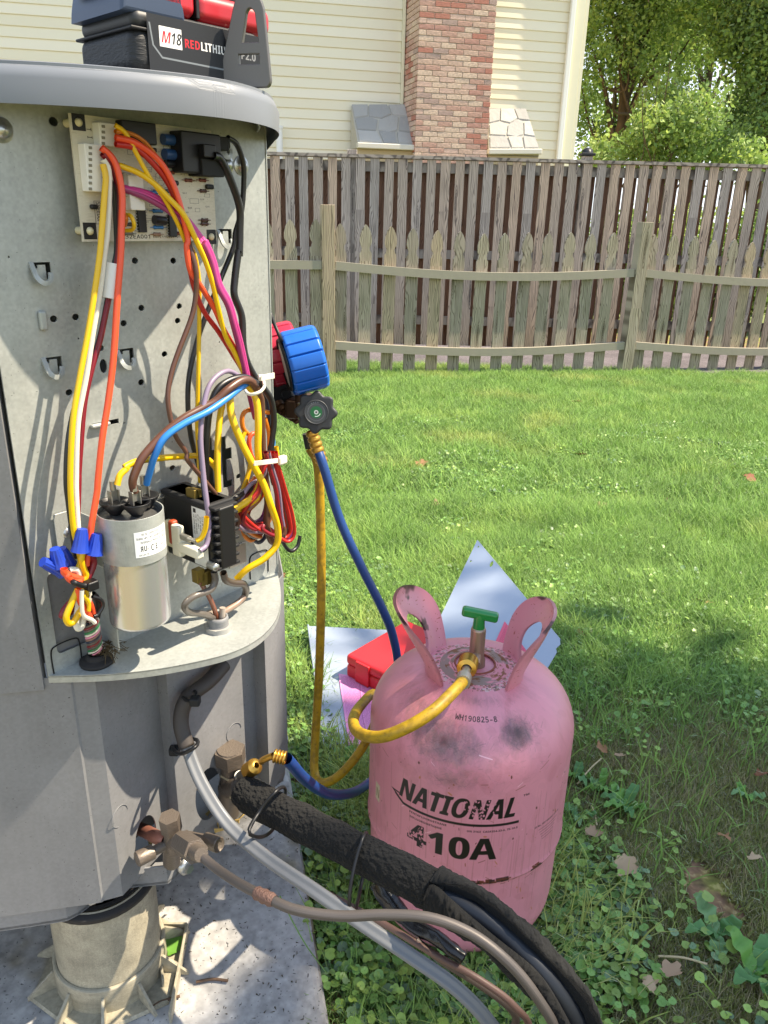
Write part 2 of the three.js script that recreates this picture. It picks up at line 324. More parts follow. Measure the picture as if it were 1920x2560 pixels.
  // hooks: half rings of sheet standing off each slot
  for (const [qx, qy] of hooks) {
    const p = pan(qx, qy, 0.004), pts = [];
    for (let k = 0; k <= 14; k++) { const a = Math.PI + k / 14 * Math.PI; pts.push(p.clone().addScaledVector(pd, Math.cos(a) * 0.0062).addScaledVector(UP, Math.sin(a) * 0.0072 - 0.002).addScaledVector(pn, 0.003 * Math.sin(k / 14 * Math.PI))); }
    pts.unshift(pts[0].clone().addScaledVector(UP, 0.0075).addScaledVector(pn, -0.004));
    part('wire_hook', sweep(pts, () => [[-0.0018, -0.0008], [0.0018, -0.0008], [0.0018, 0.0008], [-0.0018, 0.0008]], pn, 36), M.galv, hp);
  }
  part('embossed_tab', panBox(...zc(255, 478), 0.0065, 0.015, 0.004, 0, 0.0019), M.galv, hp);
  part('embossed_tab', panBox(...zc(595, 1096), 0.018, 0.0035, 0.005, 0, 0.0015), M.galv, hp);
  for (const q of [[3, 325], [565, 412], zb(1380, 440), [165, 1330]]) {
    const p = pan(q[0], q[1], 0); part('screw', [latheOn(p, pn, [[0, 0.0055], [0.003, 0.005], [0.0052, 0.003], [0.0055, 0.001], [0.0085, 0.0008], [0.0085, 0]], 18)], M.steel, hp);
  }
  // folded right edge and left return of the panel
  part('panel_flange', uvBox(frame(rbox(0.0016, HL - HS + 0.014, 0.014, 0.0006, 1), V(B.x, (HL + HS) / 2 + 0.007, B.z).addScaledVector(pn, -0.006).addScaledVector(pd, 0.0005), pd, UP, pn)), M.galv, hp);
  const tabG = new THREE.ExtrudeGeometry((() => { const s = new THREE.Shape(), w = 0.034, h = oy1 - oy0; s.moveTo(0, 0); s.lineTo(w, 0); s.lineTo(w, h - 0.008); s.quadraticCurveTo(w, h, w - 0.008, h); s.lineTo(0, h); return s; })(), { depth: 0.0014, bevelEnabled: false });
  frame(tabG, V(A.x, oy0, A.z).addScaledVector(pd, oe), pn, UP, pd.clone());
  part('divider_tab', uvBox(tabG), M.galv, hp);

  // shelf with a turned down lip
  const plan = [...smoothLine(shelfLine, 44)];
  part('shelf', [uvBox(slab(plan, HS - 0.0016, HS)), uvBox(wallAlong(plan.slice(0, 44), HS - 0.007, HS - 0.0005, 0.0012))], M.galv, hp);
  // raised knockouts by the shelf
  for (const [px, py] of [[168, 1650], [648, 1418]]) {
    const p = pan(px, py, 0.0006), pts = [[-0.018, -0.016], [-0.018, 0.006], [-0.012, 0.012], [0.012, 0.012], [0.018, 0.006], [0.018, -0.016]].map(([a, b]) => p.clone().addScaledVector(pd, a * 0.75).addScaledVector(UP, b + 0.006));
    part('knockout_edge', tube(pts, 0.0007, 40, 6), M.dark, hp);
  }

  // front panel, runs left out of the picture; rolls round the corner below the shelf
  const P = (px, py, y) => onY(px, py, y);
  const fold = onY(238, 1704, 0.455);
  const frontTop = [leftEnd, A.clone().addScaledVector(fu, -0.02)];
  part('front_panel', uvBox(wallAlong([leftEnd.clone().addScaledVector(fn, 0.003), A.clone().addScaledVector(fu, -0.004).addScaledVector(fn, 0.003)], HS - 0.012, HL + 0.0185, 0.012, fn)), M.grey, hp);
  const lowFront = smoothLine([leftEnd.clone(), A.clone().addScaledVector(fu, -0.03), A.clone().addScaledVector(fu, 0.01).addScaledVector(fn, -0.001), fold], 30).map((p) => p.clone().setY(0));
  part('corner_panel', uvBox(wallAlong(lowFront, HR - 0.004, HS - 0.002, 0.0014)), M.grey, hp);
  // recess panels that carry the two valves
  const G1 = pan(417, 1963), fold0 = fold.clone().setY(0), g1 = G1.clone().setY(0);
  const recess = (a, b, holes, y0 = HR - 0.004, y1 = HS - 0.003) => {
    const L = a.distanceTo(b), d = b.clone().sub(a).normalize(), n = V(-d.z, 0, d.x), s = new THREE.Shape();
    s.moveTo(0, y0); s.lineTo(L, y0); s.lineTo(L, y1); s.lineTo(0, y1);
    for (const [px, py, rx, ry] of holes) { const p = onPlane(px, py, a, n), h = new THREE.Path(); h.absellipse(p.clone().sub(a).dot(d), p.y, rx, ry, 0, Math.PI * 2); s.holes.push(h); }
    const g = new THREE.ExtrudeGeometry(s, { depth: 0.0014, bevelEnabled: false, curveSegments: 24 });
    return uvBox(frame(g, a.clone().addScaledVector(n, -0.0014), d, UP, n));
  };
  part('recess_panel', recess(fold0, g1, [[365, 2090, 0.016, 0.024]]), M.grey, hp);
  const g2 = g1.clone().addScaledVector(pn, 0.017), gEnd = V(B.x, 0, B.z).addScaledVector(pd, -0.052).addScaledVector(pn, 0.012);
  part('recess_panel', recess(g1, g2, []), M.grey, hp);
  part('recess_panel', recess(g2, gEnd, [[522, 1985, 0.019, 0.034]]), M.grey, hp);
  // corner post at the right
  const q0 = gEnd, q1 = gEnd.clone().addScaledVector(pn, 0.020).addScaledVector(pd, -0.001), q2 = V(B.x, 0, B.z).addScaledVector(pn, 0.006).addScaledVector(pd, 0.004), q3 = q2.clone().addScaledVector(sv, 0.35);
  part('corner_post', uvBox(wallAlong([q0, q1, q2.clone().lerp(q1, 0.12), q2, q3], HR - 0.004, HS - 0.003, 0.0014)), M.grey, hp);
  part('side_panel', uvBox(wallAlong([V(B.x, 0, B.z).addScaledVector(pd, 0.002), backEnd.clone().setY(0)], HS, HL + 0.018, 0.0014)), M.grey, hp);
  // dark inside behind the recess
  const ins = uvBox(wallAlong([fold0.clone().addScaledVector(pn, -0.05), gEnd.clone().addScaledVector(pn, -0.06)], HR - 0.004, HS, 0.002));
  part('inner_wall', ins, M.grey, hp);
  // faint pressed circle beside the valve
  for (const [px, py, n0, p0] of [[585, 1830, gEnd.clone().sub(g2).normalize(), g2], [300, 2040, g1.clone().sub(fold0).normalize(), fold0]]) {
    const nn = V(-n0.z, 0, n0.x), p = onPlane(px, py, p0.clone().addScaledVector(nn, 0.0004), nn);
    const ring = new THREE.TorusGeometry(0.011, 0.0004, 6, 30, 4.4); frame(ring, p, n0, UP, nn); part('knockout_edge', ring, M.grey, hp);
  }
  // base pan with its rim
  const rimPx = [[0, 2280], [90, 2267], [170, 2253], [215, 2222], [262, 2190], [310, 2176], [375, 2169], [420, 2163], [450, 2132], [490, 2082], [545, 2033], [600, 1985], [660, 1925], [712, 1870]];
  const rl = rimPx.map(([x, y]) => onY(x, y, HR));
  rl.unshift(rl[0].clone().addScaledVector(fu, -0.4)); rl.push(rl[rl.length - 1].clone().addScaledVector(sv, 0.5));
  const rs = curve(rl, 0.35).getSpacedPoints(110);
  part('base_rim', [uvBox(wallAlong(rs, HR - 0.025, HR, 0.0016)), uvBox(sweep(rs, () => circ(0.0011, 8), UP, 160))], M.grey, hp);
  const panPlan = rs.map((p) => p.clone()); panPlan.push(rs[rs.length - 1].clone().addScaledVector(fu, -0.5));
  part('base_pan', uvBox(slab(panPlan, HR - 0.024, HR - 0.021)), M.grey, hp);
  // hex head screws on the rim
  for (const [px, py, n] of [[228, 2243, V(0.55, 0, 0.83)], [466, 2168, V(0.8, 0, 0.6)], [690, 1915, V(0.97, 0, -0.2)], [708, 1846, V(0.97, 0, -0.2)]]) {
    const nn = n.clone().normalize(), near = onY(px, py, HR - 0.012), p = near;
    part('rim_screw', [latheOn(p, nn, [[0.0085, -0.004], [0.0085, 0.0012], [0.004, 0.0016]], 20), hex(p.clone(), p.clone().addScaledVector(nn, 0.0062), 0.0052)], M.steel, hp);
  }
  // leaf litter caught in the pan
  const lit = [];
  for (let k = 0; k < 46; k++) {
    const p = onY(rr(320, 620), rr(2020, 2130), HR - 0.018); if (offOf(p) < -0.02) continue;
    const g = new THREE.ConeGeometry(rr(0.002, 0.005), rr(0.006, 0.022), 3, 1); g.scale(1, 1, 0.25); g.rotateX(rr(0, 6)); g.rotateZ(rr(0, 6)); lit.push(g.translate(p.x, p.y + rr(0.001, 0.02), p.z));
  }
  const lm = part('leaf_litter', lit, std(0xb59a5c, 0.9), hp); lm.userData.kind = 'stuff';
}

// ------------------------------------------------------------------ circuit board
{
  const OB = 0.016;
  const bl = pan(206, 604, OB), br = pan(541, 613, OB), tl = pan(176, 283, OB);
  const bw = sOf(br) - sOf(bl), bh = tl.y - bl.y, bc = A.clone().addScaledVector(pd, (sOf(bl) + sOf(br)) / 2).addScaledVector(pn, OB).setY(bl.y + bh / 2);
  const tB = canvasTex(1024, 1024, (c, w, h) => {
    c.fillStyle = '#cbc4b0'; c.fillRect(0, 0, w, h);
    for (let k = 0; k < 1800; k++) { c.fillStyle = hash(k, 3) > 0.5 ? 'rgba(255,250,235,0.10)' : 'rgba(120,110,85,0.10)'; c.fillRect(hash(k, 1) * w, hash(k, 2) * h, 4 + hash(k, 4) * 30, 2 + hash(k, 5) * 8); }
    c.fillStyle = '#2a2622'; c.strokeStyle = '#2a2622'; c.lineWidth = 3;
    c.font = 'bold 44px monospace'; 'TICCO'.split('').forEach((t, i) => { c.save(); c.translate(100 + i * 2, 96 + i * 62); c.rotate(Math.PI / 2); c.fillText(t, 0, 0); c.restore(); });
    ['O', 'R', 'W2', 'Y', '', 'C'].forEach((t, i) => { c.save(); c.translate(46, 300 + i * 52); c.rotate(Math.PI / 2); c.fillText(t, 0, 0); c.restore(); });
    c.save(); c.translate(112, 690); c.rotate(Math.PI / 2); c.font = 'bold 42px monospace'; c.fillText('SPEEDUP', 0, 0); c.restore(); c.strokeRect(100, 684, 48, 190);
    c.font = 'bold 46px monospace'; c.fillText('HK32EA001', 238, 1000); c.font = 'bold 28px monospace'; c.fillText('CEPL110524-01 10A4', 500, 996);
    c.font = '20px monospace';
    for (let k = 0; k < 46; k++) { const x = 230 + hash(k, 11) * 740, y = 180 + hash(k, 12) * 740; c.fillText(['R', 'C', 'D', 'Q'][k % 4] + (k + 3), x, y); }
    c.lineWidth = 2; for (let k = 0; k < 26; k++) { const x = 230 + hash(k, 21) * 720, y = 200 + hash(k, 22) * 720; c.strokeRect(x, y, 30 + hash(k, 23) * 60, 14 + hash(k, 24) * 30); }
    for (let k = 0; k < 60; k++) { c.fillStyle = 'rgba(110,105,90,0.5)'; c.beginPath(); c.arc(60 + hash(k, 31) * 920, 60 + hash(k, 32) * 900, 3, 0, 7); c.fill(); }
    for (let k = 0; k < 12; k++) { c.strokeStyle = '#2a2622'; c.beginPath(); c.arc(560 + hash(k, 41) * 120, 130 + k * 62, 24, 0, 7); c.stroke(); }
    for (let k = 0; k < 26; k++) { c.fillStyle = hash(k, 51) > 0.5 ? '#222' : '#ddd6c4'; c.fillRect(770 + k * 5, 955, 4, 44); }
  });
  const bg = new THREE.BoxGeometry(bw, bh, 0.0016); frame(bg, bc, pd, UP, pn);
  const board = part('circuit_board', bg, std(0xffffff, 0.5, 0, { map: tB }), hp, 'cream printed circuit board with dark printing and components');
  const pb = (q, off = 0.0008) => pan(...zb(...q), OB + off);
  const bbox = (name, [x0, y0, x1, y1], dep, m, r = 0.0008, off = 0.0006, par = board) => {       // extent on the board, in photo pixels
    const q = [(x0 + x1) / 2, (y0 + y1) / 2], o = OB + off + dep / 2, l = pan(...zb(x0, q[1]), o), rgt = pan(...zb(x1, q[1]), o), tp = pan(...zb(q[0], y0), o), bt = pan(...zb(q[0], y1), o);
    return part(name, frame(rbox(sOf(rgt) - sOf(l), tp.y - bt.y, dep, r, 2), l.clone().lerp(rgt, 0.5), pd, UP, pn), m, par);
  };
  // corner fixing pads and standoffs
  for (const [x, y] of [[218, 130], [300, 908], [1168, 950]]) {
    bbox('corner_pad', [x - 47, y - 60, x + 47, y + 60].map((v, i) => x > 1000 ? [x - 33, y - 52, x + 33, y + 52][i] : v), 0.0006, M.black, 0.0002, 0.0004);
    const p = pb([x, y], 0.001); part('standoff', [latheOn(p, pn, [[0, 0.0025], [0.0015, 0.0022], [0.003, 0.0006], [0.003, -0.016]], 16)], M.ivory, board);
  }
  // terminal blocks
  const rows = (ext, n) => {
    const body = bbox('terminal_block', ext, 0.009, M.white, 0.0006), [x0, y0, x1, y1] = ext, h = (y1 - y0) / n;
    for (let i = 0; i < n; i++) bbox('terminal_slot', [x0 + 40, y0 + h * (i + 0.25), x0 + 62, y0 + h * (i + 0.75)], 0.0008, std(0x85806f, 0.6), 0.0002, 0.0095, body);
  };
  rows([345, 140, 488, 302], 4); rows([252, 292, 402, 628], 8);
  // relays, socket
  bbox('relay', [510, 128, 752, 285], 0.009, M.black, 0.001);
  const big = bbox('relay', [918, 208, 1195, 500], 0.016, M.black, 0.0014);
  bbox('relay_terminal', [1095, 290, 1180, 385], 0.008, M.black, 0.001, 0.0165, big);
  bbox('relay_terminal', [1185, 235, 1262, 335], 0.012, M.blackMat, 0.001, 0.004, big);
  bbox('relay_cover', [1050, 395, 1208, 520], 0.019, M.blackMat, 0.001);
  bbox('white_relay', [562, 510, 668, 760], 0.008, M.white, 0.0008);
  bbox('white_relay_side', [530, 490, 585, 660], 0.006, std(0xa9a79c, 0.5), 0.0008);
  // electrolytic capacitors lying on their side
  for (const [x0, x1, y, r, c] of [[822, 915, 256, 0.0042, 0x274a7c], [832, 922, 362, 0.0042, 0x274a7c], [840, 945, 430, 0.003, 0x1a1c22], [760, 835, 832, 0.0036, 0x1a1c22]]) {
    const a = pb([x0, y - 4], r + 0.001), b = pb([x1, y + 4], r + 0.001);
    const cp = part('electrolytic_capacitor', cyl(a, b, r, r, 18), wire(c), board); part('metal_end', cyl(b, b.clone().addScaledVector(pd, 0.0005), r * 0.85, r * 0.8, 16), M.alu, cp);
  }
  // chips with legs
  for (const [x0, y0, x1, y1] of [[640, 740, 695, 918], [862, 790, 912, 950]]) {
    const ic = bbox('chip', [x0, y0, x1, y1], 0.0035, M.black, 0.0004); const lg = [];
    for (let i = 0; i < 8; i++) for (const x of [x0 - 4, x1 + 4]) lg.push(frame(new THREE.BoxGeometry(0.0022, 0.0009, 0.0008), pb([x, y0 + (i + 0.5) * (y1 - y0) / 8], 0.002), pd, UP, pn));
    part('chip_leg', lg, M.tin, ic);
  }
  // resistors and blue caps
  for (let [q, c, w] of [[[880, 488], 0x6d3526, 0.011], [[1005, 545], 0x6d3526, 0.012], [[1105, 545], 0x6d3526, 0.012], [[1110, 622], 0x4a2c22, 0.011], [[1120, 830], 0x4a2c22, 0.012], [[1120, 858], 0x4a2c22, 0.012], [[780, 932], 0x8a6a55, 0.012], [[575, 925], 0x6a665c, 0.014], [[785, 765], 0x2e6da8, 0.016], [[790, 882], 0x2e6da8, 0.016], [[745, 632], 0x2e6da8, 0.017], [[825, 620], 0x4d5e6a, 0.022], [[575, 860], 0x35302c, 0.010], [[940, 925], 0x6d3526, 0.010]]) {
    w *= 0.62; const p = pb(q, 0.002), a = p.clone().addScaledVector(pd, -w / 2);
    part('resistor', [latheOn(a, pd, [[0.0003, -0.003], [0.0003, 0], [0.0017, 0.0008], [0.0013, w * 0.3], [0.0013, w * 0.7], [0.0017, w - 0.0008], [0.0003, w], [0.0003, w + 0.003]], 10)], wire(c), board);
  }
  for (const [x, y] of [[1155, 592], [905, 565], [328, 735], [748, 330]]) bbox('transistor', [x - 26, y - 18, x + 26, y + 18], 0.004, M.black, 0.0015);
  part('jumper_wire', tube([pb([545, 790], 0.004), pb([590, 800], 0.012), pb([615, 860], 0.014), pb([600, 900], 0.01), pb([545, 905], 0.004)], 0.0016), wire(WC.yellow), board);
  part('jumper_wire', tube([pb([548, 870], 0.003), pb([560, 820], 0.01), pb([548, 790], 0.004)], 0.0016), wire(WC.amber), board);
}

// ------------------------------------------------------------------ wiring
const wr = (name, col, r, pts, offs) => {
  const o = Array.isArray(offs) ? offs : [offs, offs];
  const p3 = pts.map(([x, y], i) => { const t = i / (pts.length - 1) * (o.length - 1), k = Math.min(o.length - 2, Math.floor(t)); return pan(x, y, lerp(o[k], o[k + 1], t - k)); });
  return part(name, tube(p3, r, p3.length * 8, 8), wire(WC[col] ?? col), hp);
};
const cat = (...l) => l.flatMap(([z, ...p]) => p.map((q) => z(...q)));
{
  const T = 'wire';
  // the bundle at the left
  wr(T, 'yellow', 0.0024, cat([zb, [392, 430], [412, 520], [405, 640], [385, 900], [370, 1080]], [zc, [562, 300], [520, 560], [470, 830], [432, 1080], [417, 1400]], [zl, [425, 520], [455, 760], [505, 900]]), [0.03, 0.034, 0.036, 0.036]);
  wr(T, 'white', 0.0024, cat([zb, [392, 395], [432, 470], [436, 640], [425, 900], [402, 1080]], [zc, [592, 300], [548, 560], [512, 800], [462, 1080], [450, 1400]], [zl, [472, 400], [492, 700], [505, 830]]), [0.03, 0.03, 0.03, 0.036]);
  wr(T, 'black', 0.0023, cat([zb, [405, 520], [460, 580], [478, 700], [490, 900], [490, 1060]], [zc, [665, 200], [632, 380], [605, 520], [572, 640], [528, 740], [445, 980], [402, 1200], [392, 1420]], [zl, [385, 400], [425, 700], [465, 1000]]), [0.03, 0.02, 0.018, 0.02]);
  wr(T, 'maroon', 0.0023, cat([zb, [388, 355], [455, 440], [500, 600], [508, 800], [505, 1060]], [zc, [668, 240], [630, 420], [592, 600], [545, 760], [502, 960], [480, 1200], [465, 1420]], [zl, [498, 120], [492, 330], [480, 640]]), [0.03, 0.024, 0.026, 0.03]);
  wr(T, 'orange', 0.0026, cat([zb, [382, 312], [455, 380], [500, 480], [530, 660], [525, 900], [520, 1080]], [zc, [695, 350], [672, 700], [640, 960], [605, 1180], [580, 1420]], [zl, [690, 300], [640, 600], [612, 800], [580, 1080]]), [0.03, 0.036, 0.04, 0.04]);
  part('wire_sleeve', cyl(pan(...zc(668, 140), 0.03), pan(...zc(645, 345), 0.03), 0.0058, 0.0058, 14), std(0xd9d9d6, 0.5), hp, 'white printed sleeve around the black wire');
  // board to the upper cable tie
  wr(T, 'yellow', 0.0019, cat([zb, [480, 152], [555, 210], [640, 370], [730, 530], [840, 690], [930, 860], [990, 1000]], [zp, [905, 130], [955, 400], [957, 700], [955, 1000], [945, 1500], [935, 1850], [950, 2150]], [zr, [245, 1150], [255, 1300]]), [0.034, 0.04, 0.034, 0.03]);
  wr(T, 'amber', 0.0016, cat([zb, [480, 196], [600, 215], [700, 280], [790, 400], [860, 560], [905, 680]]), [0.034, 0.022]);
  wr(T, 'orange', 0.0025, cat([zb, [482, 240], [620, 275], [780, 390], [880, 540], [950, 740], [1000, 960]], [zp, [830, 70], [865, 300], [950, 430], [1100, 670], [1200, 890], [1330, 1120], [1410, 1310]], [zr, [800, 300]]), [0.034, 0.046, 0.046, 0.034]);
  wr(T, 'red', 0.0024, cat([zb, [482, 285], [620, 315], [750, 425], [860, 570], [930, 750], [985, 960]], [zp, [845, 150], [900, 450], [1000, 710], [1150, 920], [1300, 1160], [1390, 1310]], [zr, [780, 300], [820, 480]]), [0.034, 0.04, 0.038, 0.03]);
  wr(T, 'yellow', 0.0023, cat([zb, [505, 438], [640, 490], [760, 570], [870, 680], [970, 790], [1040, 930]], [zp, [935, 20], [1015, 200], [1090, 430], [1150, 690], [1220, 960], [1310, 1130], [1400, 1330]], [zr, [770, 330]]), [0.03, 0.05, 0.05, 0.036]);
  for (const [dx, dy, c] of [[0, 0, 'pink'], [14, -12, 'pink'], [-10, 14, 0x8e2c62]])
    wr(T, c, 0.0024, cat([zb, [536 + dx * 0.3, 602 + dy * 0.3], [700 + dx, 652 + dy], [850 + dx, 735 + dy], [980 + dx, 838 + dy], [1100 + dx, 990 + dy]], [zp, [1010 + dx, 30 + dy], [1090 + dx, 220 + dy], [1150 + dx, 450 + dy], [1250 + dx, 640 + dy], [1310 + dx, 850 + dy], [1370 + dx, 1080 + dy], [1425 + dx, 1330]], [zr, [800 + dx, 420], [840, 620]]), [0.022, 0.05, 0.052, 0.032]);
  wr(T, 'brown', 0.0022, cat([zb, [900, 660], [940, 780], [990, 940]], [zp, [870, 90], [925, 300], [922, 560], [875, 790], [745, 1130], [675, 1350], [642, 1560], [662, 1760], [720, 1970], [830, 2140]], [zr, [120, 1060], [270, 1240], [430, 1430], [590, 1580], [662, 1700], [630, 1795], [545, 1802]]), [0.03, 0.05, 0.045, 0.05, 0.055, 0.05]);
  wr(T, 'black', 0.0034, cat([zb, [1180, 368], [1230, 390], [1300, 530], [1368, 730], [1372, 900], [1368, 1080]], [zp, [1352, 120], [1315, 400], [1312, 560], [1385, 770], [1400, 1050], [1440, 1230], [1530, 1400]], [zr, [930, 300], [1010, 430], [1040, 640], [1020, 850], [1000, 1080], [1040, 1290]]), [0.04, 0.03, 0.03, 0.034, 0.034, 0.03]);
  wr(T, 'black', 0.0024, cat([zb, [1285, 240], [1350, 290], [1395, 420], [1400, 560], [1385, 760], [1340, 920]], [zp, [1300, 80], [1170, 400], [1010, 800], [925, 1060], [855, 1380], [845, 1680], [875, 1980], [930, 2190]], [zr, [250, 1170], [270, 1300]]), [0.03, 0.02, 0.02, 0.02]);
  wr(T, 'navy', 0.0028, cat([zr, [880, 280], [950, 380], [985, 560], [1000, 760], [1020, 960], [1010, 1160], [1040, 1320]]), 0.022);
  wr(T, 'blue', 0.0022, cat([zr, [860, 330], [930, 460], [990, 640], [1035, 860], [1020, 1040], [1030, 1180]]), 0.018);
  wr(T, 'brown', 0.0036, cat([zl, [1090, 300], [1068, 190], [1110, 60]], [zp, [400, 2170], [600, 1950], [790, 1800], [990, 1690], [1120, 1620], [1250, 1500], [1390, 1412], [1490, 1430], [1560, 1560]], [zr, [905, 470], [915, 800], [935, 1150], [975, 1480], [965, 1750], [1020, 1930], [1110, 1910], [1140, 1800], [1080, 1700]]), [0.045, 0.05, 0.06, 0.056, 0.05, 0.05]);
  wr(T, 'blue', 0.003, cat([zl, [1215, 215], [1255, 70]], [zp, [510, 2170], [610, 1990], [800, 1850], [1050, 1722], [1240, 1590], [1380, 1478]], [zr, [790, 230]]), [0.04, 0.055, 0.064, 0.05]);
  wr(T, 'purple', 0.0023, cat([zr, [250, 2030], [325, 1960], [352, 1760], [325, 1500], [290, 1200], [262, 800], [300, 450], [380, 230], [540, 118], [690, 180]]), [0.075, 0.07, 0.055, 0.045]);
  wr(T, 'navy', 0.0022, cat([zr, [258, 2040], [318, 1975], [338, 1760], [310, 1500], [275, 1200], [250, 850]]), [0.072, 0.06, 0.048]);
  wr(T, 'black', 0.0032, cat([zr, [330, 1380], [318, 1100], [325, 850], [352, 560], [430, 330], [560, 222], [730, 185], [860, 250]]), [0.045, 0.05, 0.05, 0.05]);
  wr(T, 'yellow', 0.0028, cat([zl, [905, 225], [935, 120], [1010, 45]], [zc, [740, 1345], [820, 1310], [950, 1292], [1080, 1282], [1175, 1280]], [zr, [340, 1060], [425, 1160], [440, 1300]]), [0.045, 0.045, 0.03, 0.03]);
  wr(T, 'yellow', 0.003, cat([zr, [492, 470], [462, 650], [440, 1000], [448, 1400]]), [0.045, 0.055]);
  wr(T, 'yellow', 0.0034, cat([zr, [572, 390], [592, 600], [690, 860], [800, 1080], [930, 1320], [1010, 1550], [1078, 1780], [1070, 1960], [940, 2110]], [zk, [1060, 1160], [920, 1290]]), [0.05, 0.065, 0.075, 0.07, 0.05]);
  wr(T, 'yellow', 0.0034, cat([zr, [740, 270], [815, 330], [862, 480], [875, 700], [870, 950], [892, 1180], [890, 1330], [800, 1470], [620, 1590]]), [0.05, 0.06, 0.06, 0.055]);
  wr(T, 'yellow', 0.003, cat([zr, [900, 1360], [850, 1480], [740, 1550], [600, 1620]]), [0.045, 0.05]);
  wr(T, 'black', 0.0034, cat([zr, [930, 1260], [850, 1325], [700, 1420], [590, 1490]]), [0.045, 0.05]);
  wr(T, 'amber', 0.0023, cat([zr, [990, 560], [880, 540], [760, 535], [705, 600], [712, 720], [770, 790]]), 0.03);
  wr(T, 'amber', 0.0023, cat([zr, [945, 620], [985, 760], [992, 950], [1000, 1080]]), 0.03);
  wr(T, 'orange', 0.0022, cat([zr, [860, 780], [805, 790], [775, 860], [790, 980], [830, 1080], [860, 1180]]), 0.04);
  wr(T, 'yellow', 0.0024, cat([zr, [730, 760], [705, 850], [740, 960], [790, 1080], [760, 1240], [710, 1380]]), 0.03);
  wr(T, 'yellow', 0.0023, cat([zr, [1065, 920], [1080, 1060], [1070, 1180], [1090, 1340], [1085, 1500]]), 0.03);
  // spare wire coiled up under the lower tie
  seed = 77;
  const cols = ['maroon', 'amber', 'orange', 'maroon', 'amber', 'purple', 'red', 'pink', 'orange', 'maroon', 'yellow', 'tan', 'red', 0x6b2a63, 'orange', 'maroon', 0x6b2a63, 'red'];
  [[0x6b2a63, 0], ['maroon', 1], ['navy', 2], ['amber', 3], ['orange', 4], [0x7a2a6a, 5], ['grey', 6], ['maroon', 7], ['amber', 8]].forEach(([c, i]) => { const L = 560 + i * 22 + rr(-14, 14), b = 1690 + i * 16 + rr(-20, 30); wr(T, c, rr(0.002, 0.0026), cat([zr, [900 - i * 8, 1250], [820 - i * 10, 1400], [L + 60, 1500 + i * 8], [L, 1600 + i * 6], [L + 40, b], [L + 170, b + 70], [900, b + 10], [960 + i * 6, b - 150], [950, 1400], [930, 1200]]), [0.03, 0.02 + i * 0.003, 0.03, 0.03]); });
  cols.forEach((c, i) => {
    const w = i / cols.length, R = 1110 + w * 145 + rr(-12, 12), Bt = 1880 - (1 - w) * 60 + rr(-25, 35), Lf = 610 + rr(0, 160), tp = rr(1330, 1460);
    const o = rr(0.02, 0.06);
    wr(T, c, rr(0.0018, 0.0025), cat([zr, [950 + w * 120, 980], [985 + w * 110, 1120], [1060 + w * 110, 1380], [R - 20, 1640], [R, Bt - 60], [R - 70, Bt + 20], [R - 190, Bt - 40], [930, 1800 + rr(-60, 40)], [Lf + 120, 1810 + rr(-60, 30)], [Lf, 1700 + rr(-80, 60)], [Lf + 40, 1560 + rr(-30, 30)], [Lf + 160, tp], [900 + rr(-30, 30), 1230], [930 + w * 60, 1060]]), [o + 0.012, o, o - 0.008, o + 0.01]);
  });
  for (const [c, x, y] of [['navy', 780, 1870], ['black', 1130, 1960], ['amber', 700, 1850]]) wr(T, c, 0.0022, cat([zr, [x, y - 120], [x + 20, y], [x + 90, y + 70], [x + 160, y + 20], [x + 190, y - 90]]), 0.02);
  // cable ties
  const tieLoop = (pts, offs, r) => pts.map((q, i) => pan(...zr(...q), offs[i]));
  part('cable_tie', [loopTube(tieLoop([[740, 330], [800, 368], [870, 350], [930, 300], [935, 250], [900, 190], [820, 180], [760, 240]], [0.06, 0.075, 0.08, 0.07, 0.05, 0.02, 0.02, 0.03]), 0.0015), cyl(pan(...zr(880, 190), 0.06), pan(...zr(930, 185), 0.062), 0.003, 0.003, 8), frame(rbox(0.017, 0.0055, 0.0012, 0.0005, 1), pan(...zr(975, 178), 0.064), pd, UP, pn)], M.nylon, hp, 'white cable tie around the upper bundle');
  part('cable_tie', [loopTube(tieLoop([[830, 1110], [900, 1095], [1000, 1080], [1090, 1070], [1130, 1050], [1090, 1030], [960, 1040], [850, 1060]], [0.07, 0.08, 0.08, 0.06, 0.03, 0.005, 0.005, 0.03]), 0.0013), frame(rbox(0.011, 0.0085, 0.006, 0.002), pan(...zr(1125, 1063), 0.07), pd, UP, pn), sweep([pan(...zr(830, 1100), 0.08), pan(...zr(960, 1084), 0.084), pan(...zr(1080, 1068), 0.078)], () => [[-0.0005, -0.0021], [0.0005, -0.0021], [0.0005, 0.0021], [-0.0005, 0.0021]], UP, 20)], M.nylon, hp, 'white cable tie around the coiled spare wire');
}

